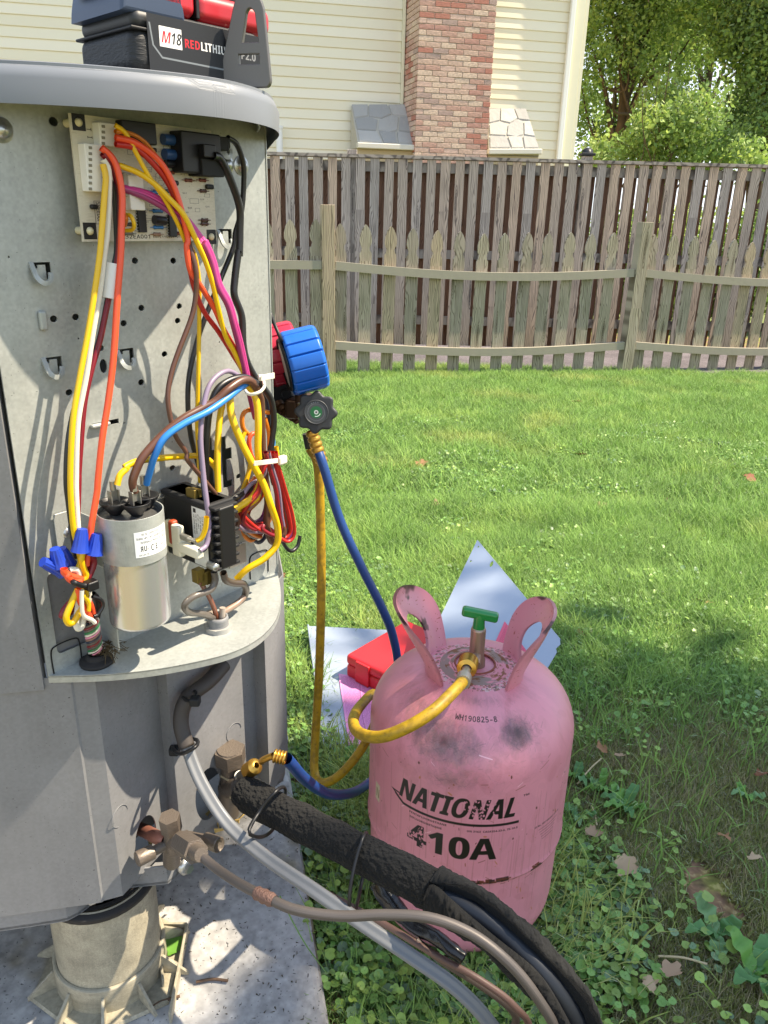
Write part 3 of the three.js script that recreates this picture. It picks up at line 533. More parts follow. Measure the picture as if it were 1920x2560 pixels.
// ------------------------------------------------------------------ run capacitor
{
  const OC = 0.046, top = pan(...zl(1048, 540), OC), bot = pan(...zl(1110, 1690), OC);
  const ax = top.clone(), Zc = top.clone().sub(eye).dot(ray(960, 1280)), r = 79 * Zc / F;
  const y1 = top.y, y0 = bot.y + 0.002, c = V(ax.x, 0, ax.z);
  const can = part('run_capacitor', [latheOn(V(c.x, y0, c.z), UP, [[0, 0.0008], [r * 0.9, 0.0008], [r * 0.97, 0.0015], [r * 0.985, 0.004], [r * 0.985, y1 - y0 - 0.004]], 56)], M.alu, hp, 'brushed aluminium run capacitor can');
  part('can_lid', [latheOn(V(c.x, y1 - 0.005, c.z), UP, [[r * 0.985, 0], [r * 1.01, 0.001], [r * 1.015, 0.004], [r * 0.985, 0.0062], [r * 0.93, 0.006], [r * 0.91, 0.003], [0, 0.0034]], 56)], std(0x9a9a98, 0.35, 0.8), can);
  const sy1 = pan(...zl(1050, 630), OC + r).y, sy0 = pan(...zl(1050, 1135), OC + r).y;
  const strap = part('strap', [latheOn(V(c.x, sy0, c.z), UP, [[r * 0.99, 0], [r * 1.025, 0], [r * 1.025, sy1 - sy0], [r * 0.99, sy1 - sy0]], 56), frame(rbox(0.05, sy1 - sy0 - 0.006, 0.0012, 0.0004, 1), c.clone().setY((sy0 + sy1) / 2).addScaledVector(pd, -r * 1.0).addScaledVector(pn, -OC * 0.55), pn, UP, pd), frame(rbox(0.018, sy1 - sy0 - 0.006, 0.0012, 0.0004, 1), c.clone().setY((sy0 + sy1) / 2).addScaledVector(pd, -r * 1.0 - 0.009).addScaledVector(pn, -OC + 0.003), pd, UP, pn)], M.galv, can);
  // printed label, wrapped round the strap
  const tL = canvasTex(512, 224, (g, w, h) => {
    g.fillStyle = '#e9ebea'; g.fillRect(0, 0, w, h); g.fillStyle = '#23262a'; g.textBaseline = 'middle';
    g.font = 'bold 26px sans-serif'; g.fillText('RU  02   CAPACITOR', 90, 26); g.fillText('70/80Hz  -40ºC / 70ºC  ASSEMBLED IN MEXICO', 22, 62, 470); g.fillText('INTERNALLY PROTECTED', 70, 98, 300); g.fillText('10000 AFC', 390, 98, 100);
    g.font = 'bold 66px sans-serif'; g.fillText('ЯU', 62, 152); g.font = 'bold 74px sans-serif'; g.fillText('C E', 196, 158, 120);
    g.font = 'bold 22px sans-serif'; g.fillText('us', 150, 160); g.fillText('CSA 5-461-750', 40, 206, 130); g.fillText('NO', 366, 132); g.fillText('COMBO', 340, 164); g.fillText('60-105 5C', 334, 198, 100); g.strokeStyle = '#23262a'; g.lineWidth = 5; g.strokeRect(430, 136, 52, 56); g.fillText('Z/X', 436, 164, 44);
  });
  const toEye = eye.clone().sub(c).setY(0).normalize(), base = Math.atan2(toEye.x, toEye.z);
  const lg = new THREE.CylinderGeometry(r * 1.032, r * 1.032, 0.0225, 30, 1, true, base + 0.03, 1.25); lg.translate(c.x, lerp(sy0, sy1, 0.46), c.z);
  part('label', lg, std(0xffffff, 0.4, 0, { map: tL }), can, 'white printed label on the strap');
  // terminals in black cups
  for (const [q, cup] of [[[885, 490], 1], [[1110, 500], 1], [[1200, 425], 0]]) {
    const p = pan(...zl(...q), 0.04).setY(y1 - 0.0045), off = offOf(pan(...zl(...q), OC));
    const pc = onY(...zl(...q), y1 + 0.002);
    const k = part('terminal_cup', [latheOn(pc, UP, [[0.004, -0.004], [0.0075, 0.0005], [0.0125, 0.007], [0.0125, 0.0085], [0.0115, 0.0082], [0.007, 0.003], [0, 0.002]], 24)], M.black, can);
    const tp = [];
    for (const s of [-1, 1]) tp.push(frame(rbox(0.0014, 0.012, 0.006, 0.0006, 1), pc.clone().addScaledVector(pd, s * 0.0036).setY(pc.y + 0.012), pd, UP, pn));
    tp.push(frame(rbox(0.008, 0.009, 0.0015, 0.0006, 1), pc.clone().setY(pc.y + 0.013), pd, UP, pn), cyl(pc.clone().setY(pc.y + 0.018), pc.clone().setY(pc.y + 0.026), 0.0026, 0.0024, 10));
    part('spade_terminal', tp, M.tin, k);
  }
}

// ------------------------------------------------------------------ contactor
{
  const fl = zk(600, 800), depth = 0.066, wid = 0.030;
  const edge = pan(fl[0], fl[1], depth + 0.006), s0 = sOf(edge);                 // front left edge
  const yT = pan(...zk(575, 400), depth + 0.006).y, yB = pan(...zk(620, 1215), depth + 0.006).y, hh = yT - yB;
  const at = (s, y, o) => V(A.x, y, A.z).addScaledVector(pd, s0 + s).addScaledVector(pn, o);
  const body = part('contactor', [frame(rbox(wid * 0.82, hh, depth, 0.003), at(wid * 0.45, (yT + yB) / 2, depth / 2 + 0.006), pd, UP, pn), frame(rbox(wid * 0.6, hh * 0.9, 0.012, 0.002), at(wid * 0.5, (yT + yB) / 2, depth + 0.008), pd, UP, pn)], M.black, hp, 'black contactor with white coil terminals');
  const rib = (y) => part('contactor_rib', frame(rbox(wid * 0.9, 0.003, 0.018, 0.001, 1), at(wid * 0.5, y, depth + 0.004), pd, UP, pn), M.blackMat, body);
  for (let k = 0; k < 8; k++) rib(yT - 0.004 - k * (hh - 0.008) / 7);
  part('contactor_rim', frame(rbox(wid * 1.0, 0.006, depth * 1.04, 0.002), at(wid * 0.48, yT - 0.003, depth / 2 + 0.006), pd, UP, pn), M.blackMat, body);
  part('contactor_base', frame(rbox(wid * 1.35, hh * 0.7, 0.004, 0.001, 1), at(wid * 0.5, (yT + yB) / 2, 0.003), pd, UP, pn), M.tin, body);
  const tC = canvasTex(160, 640, (g, w, h) => {
    g.fillStyle = '#dfe0dc'; g.fillRect(0, 0, w, h); g.fillStyle = '#26282b'; g.fillRect(16, 16, 30, 46);
    g.save(); g.translate(w, 0); g.rotate(Math.PI / 2); g.font = 'bold 19px sans-serif';
    for (let k = 0; k < 6; k++) g.fillText(['CONTACTOR 24V 50/60', 'FLA 30  LRA 150', '208 240V  RES 40A', 'HP 120V 2  240V 5', 'TYPE 122  MADE IN MEX', 'USE COPPER WIRE ONLY'][k], 70 + (k % 3) * 8, 30 + k * 23, 520);
    g.restore();
  });
  const lab = new THREE.PlaneGeometry(0.020, hh * 0.86); frame(lab, at(wid * 0.04 - 0.0007, (yT + yB) / 2 - 0.002, depth - 0.008), pn, UP, pd.clone().negate());
  part('label', lab, std(0xffffff, 0.45, 0, { map: tC }), body);
  // coil and its two white tabs on the left side
  const li = (q, o) => { const p = pan(...zk(...q), o); return p; };
  part('coil', frame(rbox(0.009, 0.026, 0.016, 0.004, 3), li([145, 740], 0.030), pd, UP, pn), M.ivory, body);
  part('coil_winding', frame(rbox(0.008, 0.024, 0.008, 0.003, 3), li([165, 720], 0.036), pd, UP, pn), std(0x9c3d1c, 0.5), body);
  part('coil_bobbin', [frame(rbox(0.007, 0.03, 0.012, 0.002), li([220, 820], 0.044), pd, UP, pn), frame(rbox(0.008, 0.0095, 0.03, 0.002), li([360, 935], 0.060), pd, UP, pn)], std(0xd3d0bd, 0.5), body);
  part('spade_terminal', [frame(rbox(0.0045, 0.006, 0.014, 0.002), li([310, 790], 0.060), pd, UP, pn), cyl(li([340, 800], 0.066), li([435, 830], 0.074), 0.002, 0.0018, 10)], M.tin, body);
  wr('wire', 'yellow', 0.0023, cat([zk, [440, 830], [500, 790], [545, 680], [560, 540]]), [0.076, 0.084]);
  // brass tabs above and below, screws
  for (const q of [[385, 300], [440, 300], [490, 310]]) part('brass_tab', frame(rbox(0.004, 0.016, 0.012, 0.0006, 1), pan(...zk(...q), 0.045), pd, UP, pn), std(0x857239, 0.4, 0.7), body);
  for (const q of [[460, 1240], [520, 1270], [580, 1255]]) part('brass_tab', frame(rbox(0.009, 0.013, 0.008, 0.0006, 1), pan(...zk(...q), 0.058), pd, UP, pn), std(0x857239, 0.4, 0.7), body);
  for (const [q, o] of [[[665, 1140], 0.076], [[850, 1000], 0.05], [[800, 400], 0.07], [[800, 1085], 0.075]]) part('screw', latheOn(pan(...zk(...q), o), pn, [[0, 0.003], [0.003, 0.0026], [0.004, 0.001], [0.004, -0.008]], 14), M.steel, body);
  part('contactor_foot', frame(rbox(0.024, 0.024, 0.002, 0.001, 1), pan(...zk(930, 1000), 0.002), pd, UP, pn), M.tin, body);
  // power wires into the conduit fitting
  const fit = onY(...zk(705, 1890), HS), fo = offOf(fit);
  wr('wire', 'grey', 0.0033, cat([zk, [650, 1200], [662, 1310], [600, 1420], [420, 1490], [315, 1570], [300, 1640], [370, 1690], [500, 1705], [640, 1750]]), [0.066, 0.066, 0.06, fo]);
  wr('wire', 'copper' && 0x7b4630, 0.0024, cat([zk, [455, 1270], [520, 1380], [590, 1500], [650, 1640], [690, 1780]]), [0.06, fo]);
  wr('wire', 0x4a4038, 0.0036, cat([zk, [760, 1210], [795, 1300], [890, 1335], [1000, 1345], [1035, 1420], [1000, 1520], [900, 1600], [770, 1690], [735, 1790]]), [0.06, 0.055, fo - 0.01, fo]);
  wr('wire', 0x8b7566, 0.003, cat([zk, [1010, 1500], [930, 1580], [820, 1650], [750, 1700], [735, 1810]]), [fo - 0.004, fo]);
  const ff = part('conduit_fitting', [latheOn(fit.clone(), UP, [[0.009, 0.002], [0.009, 0.0205], [0.0125, 0.0205], [0.013, 0.016], [0.0122, 0.0145], [0.013, 0.012], [0.0122, 0.0105], [0.013, 0.008], [0.013, 0.006]].map(([r, h]) => [r * 0.78, h * 0.72]), 28)], M.grey, hp, 'grey plastic conduit fitting on the shelf');
  const lock = new THREE.CylinderGeometry(0.0135, 0.0135, 0.005, 8); lock.translate(fit.x, fit.y + 0.0025, fit.z);
  part('lock_nut', lock.toNonIndexed(), std(0x9a9994, 0.5), ff);
  part('insulated_end', [cyl(fit.clone().add(V(-0.004, 0.004, 0.002)), fit.clone().add(V(-0.008, 0.021, 0.002)), 0.0034, 0.003, 10), cyl(fit.clone().add(V(0.004, 0.004, 0.002)), fit.clone().add(V(0.005, 0.024, 0)), 0.003, 0.003, 10)], std(0x9a8f84, 0.6), ff);
}

// ------------------------------------------------------------------ wire nuts and low voltage splices at the left
{
  const o = 0.038, lp = (q, k = o) => pan(...zl(...q), k);
  for (const [a, b, kk] of [[[510, 930], [535, 690], 0.042], [[660, 960], [690, 740], 0.044], [[300, 1080], [240, 900], 0.032], [[330, 1130], [110, 1040], 0.03], [[390, 1080], [310, 900], 0.026]]) {
    const p = lp(a, kk), q = lp(b, kk), d = q.clone().sub(p), L = d.length(), pts = [];
    const g = new THREE.CylinderGeometry(0.0040, 0.0066, L, 36, 4, false), ps = g.attributes.position;
    for (let i = 0; i < ps.count; i++) { const x = ps.getX(i), z = ps.getZ(i), h = ps.getY(i) / L + 0.5, an = Math.atan2(z, x), s = 1 + 0.09 * Math.cos(an * 12) * smooth(0.2, 0.3, h) * (h < 0.98 ? 1 : 0) + (h < 0.2 ? 0.1 : 0); ps.setX(i, x * s); ps.setZ(i, z * s); }
    g.computeVertexNormals(); g.applyQuaternion(new THREE.Quaternion().setFromUnitVectors(UP, d.clone().normalize())); const m = p.clone().add(q).multiplyScalar(0.5);
    part('wire_nut', g.translate(m.x, m.y, m.z), wire(0x1d3fae), hp);
  }
  const W2 = (c, r, pts, of = o) => wr('splice_wire', c, r, cat([zl, ...pts]), of);
  W2('yellow', 0.0028, [[505, 930], [520, 1030], [500, 1110], [530, 1180], [565, 1240]]);
  W2('yellow', 0.0026, [[540, 930], [525, 1020], [550, 1110], [575, 1180], [550, 1240]], 0.042);
  W2('orange', 0.003, [[340, 1110], [345, 1150], [400, 1190], [470, 1210], [530, 1230]], 0.042);
  W2('orange', 0.0026, [[400, 1170], [380, 1200], [430, 1245], [520, 1250]], 0.044);
  W2('white', 0.0024, [[395, 1130], [430, 1120], [490, 1140], [510, 1230]], 0.04);
  W2('maroon', 0.003, [[620, 970], [655, 1030], [640, 1110], [600, 1200], [590, 1250]], 0.04);
  W2('red', 0.0028, [[590, 960], [580, 1050], [560, 1150], [550, 1250]], 0.036);
  W2('yellow', 0.0027, [[560, 1320], [570, 1420], [500, 1580], [440, 1680], [385, 1690], [365, 1620], [420, 1480], [490, 1330]], 0.044);
  W2('white', 0.0027, [[600, 1340], [600, 1440], [560, 1580], [530, 1720], [490, 1750], [470, 1690], [490, 1530], [520, 1340]], 0.042);
  W2('maroon', 0.0032, [[500, 1330], [440, 1440], [350, 1550], [325, 1620], [380, 1590], [470, 1480], [520, 1340]], 0.034);
  W2('orange', 0.0026, [[490, 1320], [510, 1450], [570, 1550], [620, 1640]], 0.046);
  W2('orange', 0.0026, [[600, 1450], [640, 1540], [660, 1640]], 0.04);
  W2('white', 0.0018, [[530, 1340], [530, 1500], [550, 1610], [640, 1660], [670, 1690]], 0.05);
  W2('yellow', 0.0018, [[540, 1390], [600, 1470], [605, 1560]], 0.05);
  W2('black', 0.0016, [[640, 1410], [730, 1440], [755, 1510], [700, 1600], [660, 1620]], 0.05);
  W2('black', 0.003, [[640, 1380], [690, 1440], [700, 1560], [670, 1700]], 0.034);
  part('cable_tie', [loopTube([[450, 1260], [530, 1290], [620, 1290], [640, 1260], [560, 1240], [480, 1240]].map((q, i) => lp(q, i < 3 ? 0.05 : 0.03)), 0.0024), frame(rbox(0.010, 0.008, 0.009, 0.0015), lp([630, 1285], 0.05), pd, UP, pn)], M.black, hp, 'black cable tie around the spliced wires');
  // twisted thermostat cable, down to the grommet
  const gr = onY(...zl(690, 2110), HS), go = offOf(gr), top = lp([625, 1660], 0.042), bot = gr.clone().setY(HS + 0.012);
  const axis = bot.clone().sub(top), stripes = ['maroon', 'grey', 'navy', 'tan', 'rose', 'white', 'green', 'grey'];
  const ux = V(1, 0, 0), uz = V(0, 0, 1);
  part('cable_core', cyl(top, bot, 0.005, 0.0055, 14), wire(0x3a2826), hp);
  stripes.forEach((c, i) => {
    const pts = []; for (let k = 0; k <= 40; k++) { const t = k / 40, a = t * 11 + i * Math.PI * 2 / stripes.length; pts.push(top.clone().addScaledVector(axis, t).addScaledVector(ux, Math.cos(a) * 0.0058).addScaledVector(uz, Math.sin(a) * 0.0058)); }
    part('splice_wire', tube(pts, 0.0011, 120, 6), wire(WC[c]), hp);
  });
  const g = part('grommet', [latheOn(gr, UP, [[0.006, 0.009], [0.008, 0.009], [0.009, 0.006], [0.0095, 0.0045], [0.0145, 0.0038], [0.0149, 0.0015], [0.0145, 0], [0.006, 0]], 36)], M.rubber, hp, 'black rubber grommet in the shelf');
  const fz = []; seed = 5; for (let k = 0; k < 40; k++) { const a = bot.clone().add(V(0.006 + rr(-0.003, 0.004), rr(-0.004, 0.006), rr(-0.005, 0.006))); fz.push(tube([a, a.clone().add(V(rr(0, 0.012), rr(-0.002, 0.01), rr(-0.008, 0.008))), a.clone().add(V(rr(0.004, 0.02), rr(-0.006, 0.008), rr(-0.01, 0.01)))], 0.0003, 6, 4)); }
  part('frayed_jute', fz, std(0x4d4027, 0.9), g);
}

// ================================================================== SERVICE VALVES (on the unit)
const vz = (q, d) => atZ(...zv(...q), d);
const suctionOut = V(0, 0, 0), valveHose = V(0, 0, 0), liquidOut = V(0, 0, 0);
{
  // small liquid valve
  const c = vz([500, 925], 0.60), up = V(-0.05, 1, 0.08).normalize();
  const capTop = vz([458, 700], 0.60), capBot = vz([458, 800], 0.60);
  const v = part('liquid_valve', [cyl(vz([465, 840], 0.60), vz([500, 1010], 0.605), 0.0085, 0.0095, 18), cyl(vz([470, 930], 0.606), vz([570, 965], 0.585), 0.009, 0.009, 16), cyl(vz([470, 960], 0.606), vz([470, 1130], 0.625), 0.0095, 0.0095, 16)], M.oldBrass, hp, 'weathered brass liquid service valve');
  part('valve_cap', [hex(capBot.clone().addScaledVector(up, -0.008), capBot.clone().addScaledVector(up, 0.011), 0.0105), cyl(capBot.clone().addScaledVector(up, -0.018), capBot.clone().addScaledVector(up, -0.007), 0.0075)], M.oldBrass, v);
  const n0 = vz([545, 945], 0.588), n1 = vz([700, 1050], 0.553), nd = n1.clone().sub(n0).normalize();
  part('flare_nut', [hex(n0.clone().addScaledVector(nd, 0.006), n1.clone().addScaledVector(nd, -0.004), 0.0118), cyl(n1.clone().addScaledVector(nd, -0.006), n1.clone().addScaledVector(nd, 0.010), 0.0085, 0.0066, 18), cyl(n0, n0.clone().addScaledVector(nd, 0.012), 0.0095)], M.oldBrass, v);
  liquidOut.copy(n1);
  const l0 = vz([430, 975], 0.602), l1 = vz([200, 1090], 0.585), ld = l1.clone().sub(l0).normalize();
  part('port_cap', [cyl(l0, l0.clone().addScaledVector(ld, 0.02), 0.005), latheOn(l0.clone().addScaledVector(ld, 0.014), ld, [[0.0045, 0], [0.0075, 0.0015], [0.0078, 0.017], [0.0068, 0.0185], [0.0045, 0.0175], [0, 0.017]], 16)], M.oldBrass, v);
  const r0 = vz([760, 930], 0.60), r1 = vz([945, 1005], 0.585), rd = r1.clone().sub(r0).normalize();
  part('port_cap', [cyl(vz([600, 900], 0.606), r0, 0.005), latheOn(r0.clone(), rd, [[0.004, 0], [0.0075, 0.002], [0.0078, 0.02], [0.0066, 0.0215], [0.005, 0.019], [0, 0.018]], 18)], M.oldBrass, v);
  part('copper_stub', tube([vz([120, 820], 0.66), vz([200, 845], 0.645), vz([340, 915], 0.612), vz([420, 950], 0.604)], 0.0068, 24, 14), std(0x9a6656, 0.45, 0.4), v);
  // large suction valve behind it
  const s = 0.70, sc = vz([1010, 380], s);
  const sV = part('suction_valve', [cyl(vz([1005, 230], s), vz([1000, 430], s), 0.0115, 0.0115, 22), cyl(vz([1000, 420], s), vz([975, 700], s), 0.0135, 0.012, 22), cyl(vz([970, 470], s + 0.004), vz([1090, 470], s - 0.03), 0.0115, 0.0115, 20)], M.oldBrass, hp, 'weathered brass suction service valve');
  const ct = vz([1000, 215], s), cu = V(-0.03, 1, 0.03).normalize();
  part('valve_cap', [hex(ct.clone().addScaledVector(cu, -0.003), ct.clone().addScaledVector(cu, 0.0145), 0.0172), cyl(ct.clone().addScaledVector(cu, 0.0135), ct.clone().addScaledVector(cu, 0.0162), 0.0148, 0.0138, 24)], M.oldBrass, sV);
  const h0 = vz([1060, 380], s - 0.008), h1 = vz([1150, 320], s - 0.03), hd = h1.clone().sub(h0).normalize();
  part('service_port', [cyl(h0, h1, 0.0055, 0.0055, 16), cyl(h0.clone().addScaledVector(hd, 0.008), h0.clone().addScaledVector(hd, 0.011), 0.0066)], M.tin, sV);
  valveHose.copy(h1);
  part('paper_collar', [frame(new THREE.CylinderGeometry(0.014, 0.017, 0.0012, 20, 1, false, 0, 4.2), vz([1010, 430], s - 0.016), V(1, 0, 0), V(0.2, 0.9, 0.35).normalize(), V(0, -0.35, 0.9).normalize())], std(0xb4a582, 0.8), sV);
  suctionOut.copy(vz([1090, 480], s - 0.035));
}

// ================================================================== LINE SET AND CABLES
const towardEye = V(0, 0.75, 0.65).normalize();
{
  // copper liquid line
  const pts = [liquidOut.clone(), atZ(540, 2170, 0.535), atZ(600, 2210, 0.51), atZ(665, 2243, 0.49), atZ(740, 2275, 0.475), atZ(850, 2290, 0.468), atZ(960, 2287, 0.465), atZ(1075, 2295, 0.46), atZ(1180, 2335, 0.452), atZ(1270, 2405, 0.44), atZ(1340, 2490, 0.43), atZ(1400, 2600, 0.425), atZ(1430, 2760, 0.43), V(0.215, 0.03, -0.36), V(0.27, 0.006, -0.26), V(0.3, 0.006, -0.1)];
  const cl = thing('copper_pipe', 'bare brown copper pipe curving from the small valve past the tank', 'pipe', pts[4].clone());
  part('pipe', tube(pts, 0.0043, 130, 16), M.copper, cl);
  const j = atZ(665, 2243, 0.49), jd = pts[4].clone().sub(pts[2]).normalize();
  part('brazed_joint', latheOn(j.clone().addScaledVector(jd, -0.012), jd, [[0.0046, 0], [0.0058, 0.002], [0.0052, 0.006], [0.0062, 0.010], [0.0052, 0.014], [0.0060, 0.017], [0.0046, 0.022]], 18), std(0x73584d, 0.6, 0.3, { bumpMap: bumpTex, bumpScale: 0.001 }), cl);
  const nd = pts[1].clone().sub(pts[0]).normalize();
}
{
  // insulated suction line: closed foam first, then torn open along the top
  const foamN = (t, k) => (fbm(t * 42 + k * 3, k * 9 + t * 8, 3, 91) - 0.5) * 0.2 + (fbm(t * 260, k * 30, 2, 92) - 0.5) * 0.08;
  const p = [atZ(606, 1976, 0.655), atZ(660, 2010, 0.635), atZ(760, 2060, 0.60), atZ(880, 2122, 0.56), atZ(1000, 2180, 0.525), atZ(1080, 2222, 0.508), atZ(1160, 2268, 0.49), atZ(1240, 2320, 0.475), atZ(1320, 2392, 0.46), atZ(1400, 2490, 0.445), atZ(1455, 2600, 0.44), atZ(1490, 2760, 0.45), V(0.255, 0.025, -0.37), V(0.31, 0.018, -0.26), V(0.34, 0.018, -0.1)];
  const ln = thing('insulated_pipe', 'thick pipe in torn black foam insulation crossing before the pink tank', 'pipe', p[4].clone());
  const foamT = tex(256, 256, (u, v) => { const a = fbm(u * 40, v * 40, 3, 97, 40); return [a, a, a]; }, false); foamT.repeat.set(8, 8); const foamM = std(0x131312, 1, 0, { bumpMap: foamT, bumpScale: 0.005 });
  const c = curve(p), sub = (a, b, n) => Array.from({ length: n }, (_, i) => c.getPointAt(lerp(a, b, i / (n - 1))));
  const all = c.getLength(); let tOpen = 0; { let best = 1e9; for (let i = 0; i <= 200; i++) { const d = c.getPointAt(i / 200).distanceTo(atZ(1110, 2238, 0.502)); if (d < best) { best = d; tOpen = i / 200; } } }
  part('foam_sleeve', sweep(sub(0, tOpen, 12), (t) => circ(0.0172 * (0.92 + 0.1 * smooth(0, 0.05, t)) * (1 - 0.04 * smooth(0.93, 1, t)), 44), towardEye, 260, foamN), foamM, ln);
  const cProf = (t) => {
    const o = 0.5 * smooth(0, 0.06, t) * (1 - 0.99 * smooth(0.23, 0.33, t)) + 0.02, n = 18, q = [], a0 = Math.PI / 2 + o + 0.1 + 0.16 * Math.sin(t * 40), a1 = Math.PI / 2 + 2 * Math.PI - o + 0.1 + 0.14 * Math.sin(t * 53);
    for (let k = 0; k <= n; k++) { const a = lerp(a0, a1, k / n); q.push([Math.cos(a) * 0.0212, Math.sin(a) * 0.0212]); }
    for (let k = n; k >= 0; k--) { const a = lerp(a0, a1, k / n); q.push([Math.cos(a) * 0.0105, Math.sin(a) * 0.0105]); }
    return q;
  };
  part('torn_foam', sweep(sub(tOpen - 0.012, 1, 16), cProf, towardEye, 340, (t, k) => (fbm(t * 36 + 5, k * 8 + t * 20, 3, 93) - 0.5) * 0.34 + (fbm(t * 240, k * 40, 2, 95) - 0.5) * 0.12), foamM, ln);
  part('copper_core', tube(sub(Math.max(0.02, tOpen - 0.05), 1, 16).map((q) => q.clone().addScaledVector(towardEye, 0.003)), 0.0088, 90, 16), std(0x23272e, 0.42, 0.4), ln, 'bare dark blue grey pipe showing through the torn foam');
}
{
  // flat grey cable
  const p = [atZ(560, 1662, 0.70), atZ(520, 1705, 0.668), atZ(470, 1745, 0.652), atZ(452, 1800, 0.643), atZ(468, 1868, 0.632), atZ(505, 1960, 0.612), atZ(570, 2060, 0.59), atZ(660, 2140, 0.56), atZ(780, 2222, 0.525), atZ(900, 2305, 0.50), atZ(1030, 2392, 0.48), atZ(1140, 2470, 0.465), atZ(1225, 2560, 0.455), atZ(1275, 2660, 0.45), V(0.165, 0.03, -0.40), V(0.21, 0.006, -0.28), V(0.24, 0.006, -0.1)];
  const g = thing('flat_cable', 'flat ribbed grey power cable running down from the shelf', 'cable', p[7].clone());
  const prof = () => { const q = []; const w = 0.0054, r = 0.0036; for (let k = 0; k <= 9; k++) { const a = -Math.PI / 2 + k / 9 * Math.PI; q.push([w / 2 + Math.cos(a) * r, Math.sin(a) * r]); } q.push([0.001, r * 0.78], [-0.001, r * 0.78]); for (let k = 0; k <= 9; k++) { const a = Math.PI / 2 + k / 9 * Math.PI; q.push([-w / 2 + Math.cos(a) * r, Math.sin(a) * r]); } q.push([-0.001, -r * 0.78], [0.001, -r * 0.78]); return q; };
  part('jacket', sweep(p, prof, V(0.25, 0.6, 0.75).normalize(), 150), std(0x6e7072, 0.42, 0, { bumpMap: bumpTex, bumpScale: 0.0003 }), g);
  part('dark_sleeve', sweep(curve(p).getPoints(64).slice(0, 17), () => circ(0.0068, 14).map(([a, b]) => [a * 1.15, b * 0.85]), V(0.25, 0.6, 0.75).normalize(), 40, (t, k) => (fbm(t * 50, k * 4, 2, 117) - 0.5) * 0.1), std(0x3d3733, 0.6), g, 'dark brown sleeve on the upper end');
  // black tie mount and ties on the cable
  const tieAt = (name, label, pts, r, head) => { const t = thing(name, label, 'cable tie', pts[0].clone()); const gs = [loopTube(pts, r * 0.72)]; part('strap', gs, M.black, t); if (head) part('tie_head', frame(rbox(0.010, 0.009, 0.010, 0.002), head, V(1, 0, 0), UP, V(0, 0, 1)), M.blackMat, t); return t; };
  tieAt('cable_tie', 'black cable tie with square mount holding the grey cable to the cabinet', [atZ(432, 1866, 0.65), atZ(455, 1884, 0.618), atZ(487, 1868, 0.614), atZ(492, 1850, 0.64), atZ(450, 1850, 0.668)], 0.0028, atZ(436, 1876, 0.648));
  tieAt('cable_tie', 'small black cable tie at the bend just under the shelf', [atZ(455, 1738, 0.655), atZ(478, 1752, 0.635), atZ(490, 1738, 0.64), atZ(470, 1724, 0.668)], 0.0024, atZ(488, 1752, 0.636));
  tieAt('cable_tie', 'black cable tie round the foam end and grey cable by the large valve', [atZ(690, 1978, 0.60), atZ(648, 2030, 0.592), atZ(622, 2080, 0.57), atZ(640, 2092, 0.575), atZ(690, 2060, 0.64), atZ(712, 1990, 0.655)], 0.0026);
  tieAt('cable_tie', 'long black cable tie round the foam and grey cable before the tank', [atZ(908, 2092, 0.545), atZ(890, 2150, 0.53), atZ(876, 2220, 0.515), atZ(874, 2268, 0.51), atZ(888, 2272, 0.535), atZ(905, 2200, 0.58), atZ(918, 2105, 0.585)], 0.0024);
  // thin brown twin cable with torn black tape
  const q = [atZ(650, 2120, 0.59), atZ(760, 2200, 0.565), atZ(870, 2262, 0.545), atZ(960, 2310, 0.53), atZ(1040, 2358, 0.51), atZ(1110, 2400, 0.498), atZ(1200, 2450, 0.485), atZ(1290, 2520, 0.475), atZ(1340, 2620, 0.47), V(0.185, 0.02, -0.40), V(0.23, 0.005, -0.25)];
  const q2 = [atZ(1040, 2352, 0.512), atZ(1110, 2405, 0.50), atZ(1200, 2462, 0.49), atZ(1265, 2510, 0.485), atZ(1290, 2545, 0.485), atZ(1275, 2580, 0.485), atZ(1240, 2600, 0.487)];
  const th = thing('thermostat_cable', 'thin brown cable with torn black tape beneath the grey cable', 'cable', q[3].clone());
  part('jacket', tube(q, 0.0032, 80, 10), std(0x6a5148, 0.5), th); part('jacket', tube(q2, 0.0036, 60, 10), std(0x54473f, 0.5), th);
  part('black_tape', sweep([atZ(940, 2205, 0.565), atZ(975, 2252, 0.555), atZ(1030, 2310, 0.53), atZ(1090, 2340, 0.512), atZ(1130, 2372, 0.5), atZ(1160, 2395, 0.495)], (t) => circ(0.0085 - 0.003 * t, 14), towardEye, 60, (t, k) => (fbm(t * 60, k * 9, 3, 111) - 0.5) * 0.9), std(0x15161a, 0.25), th);
}

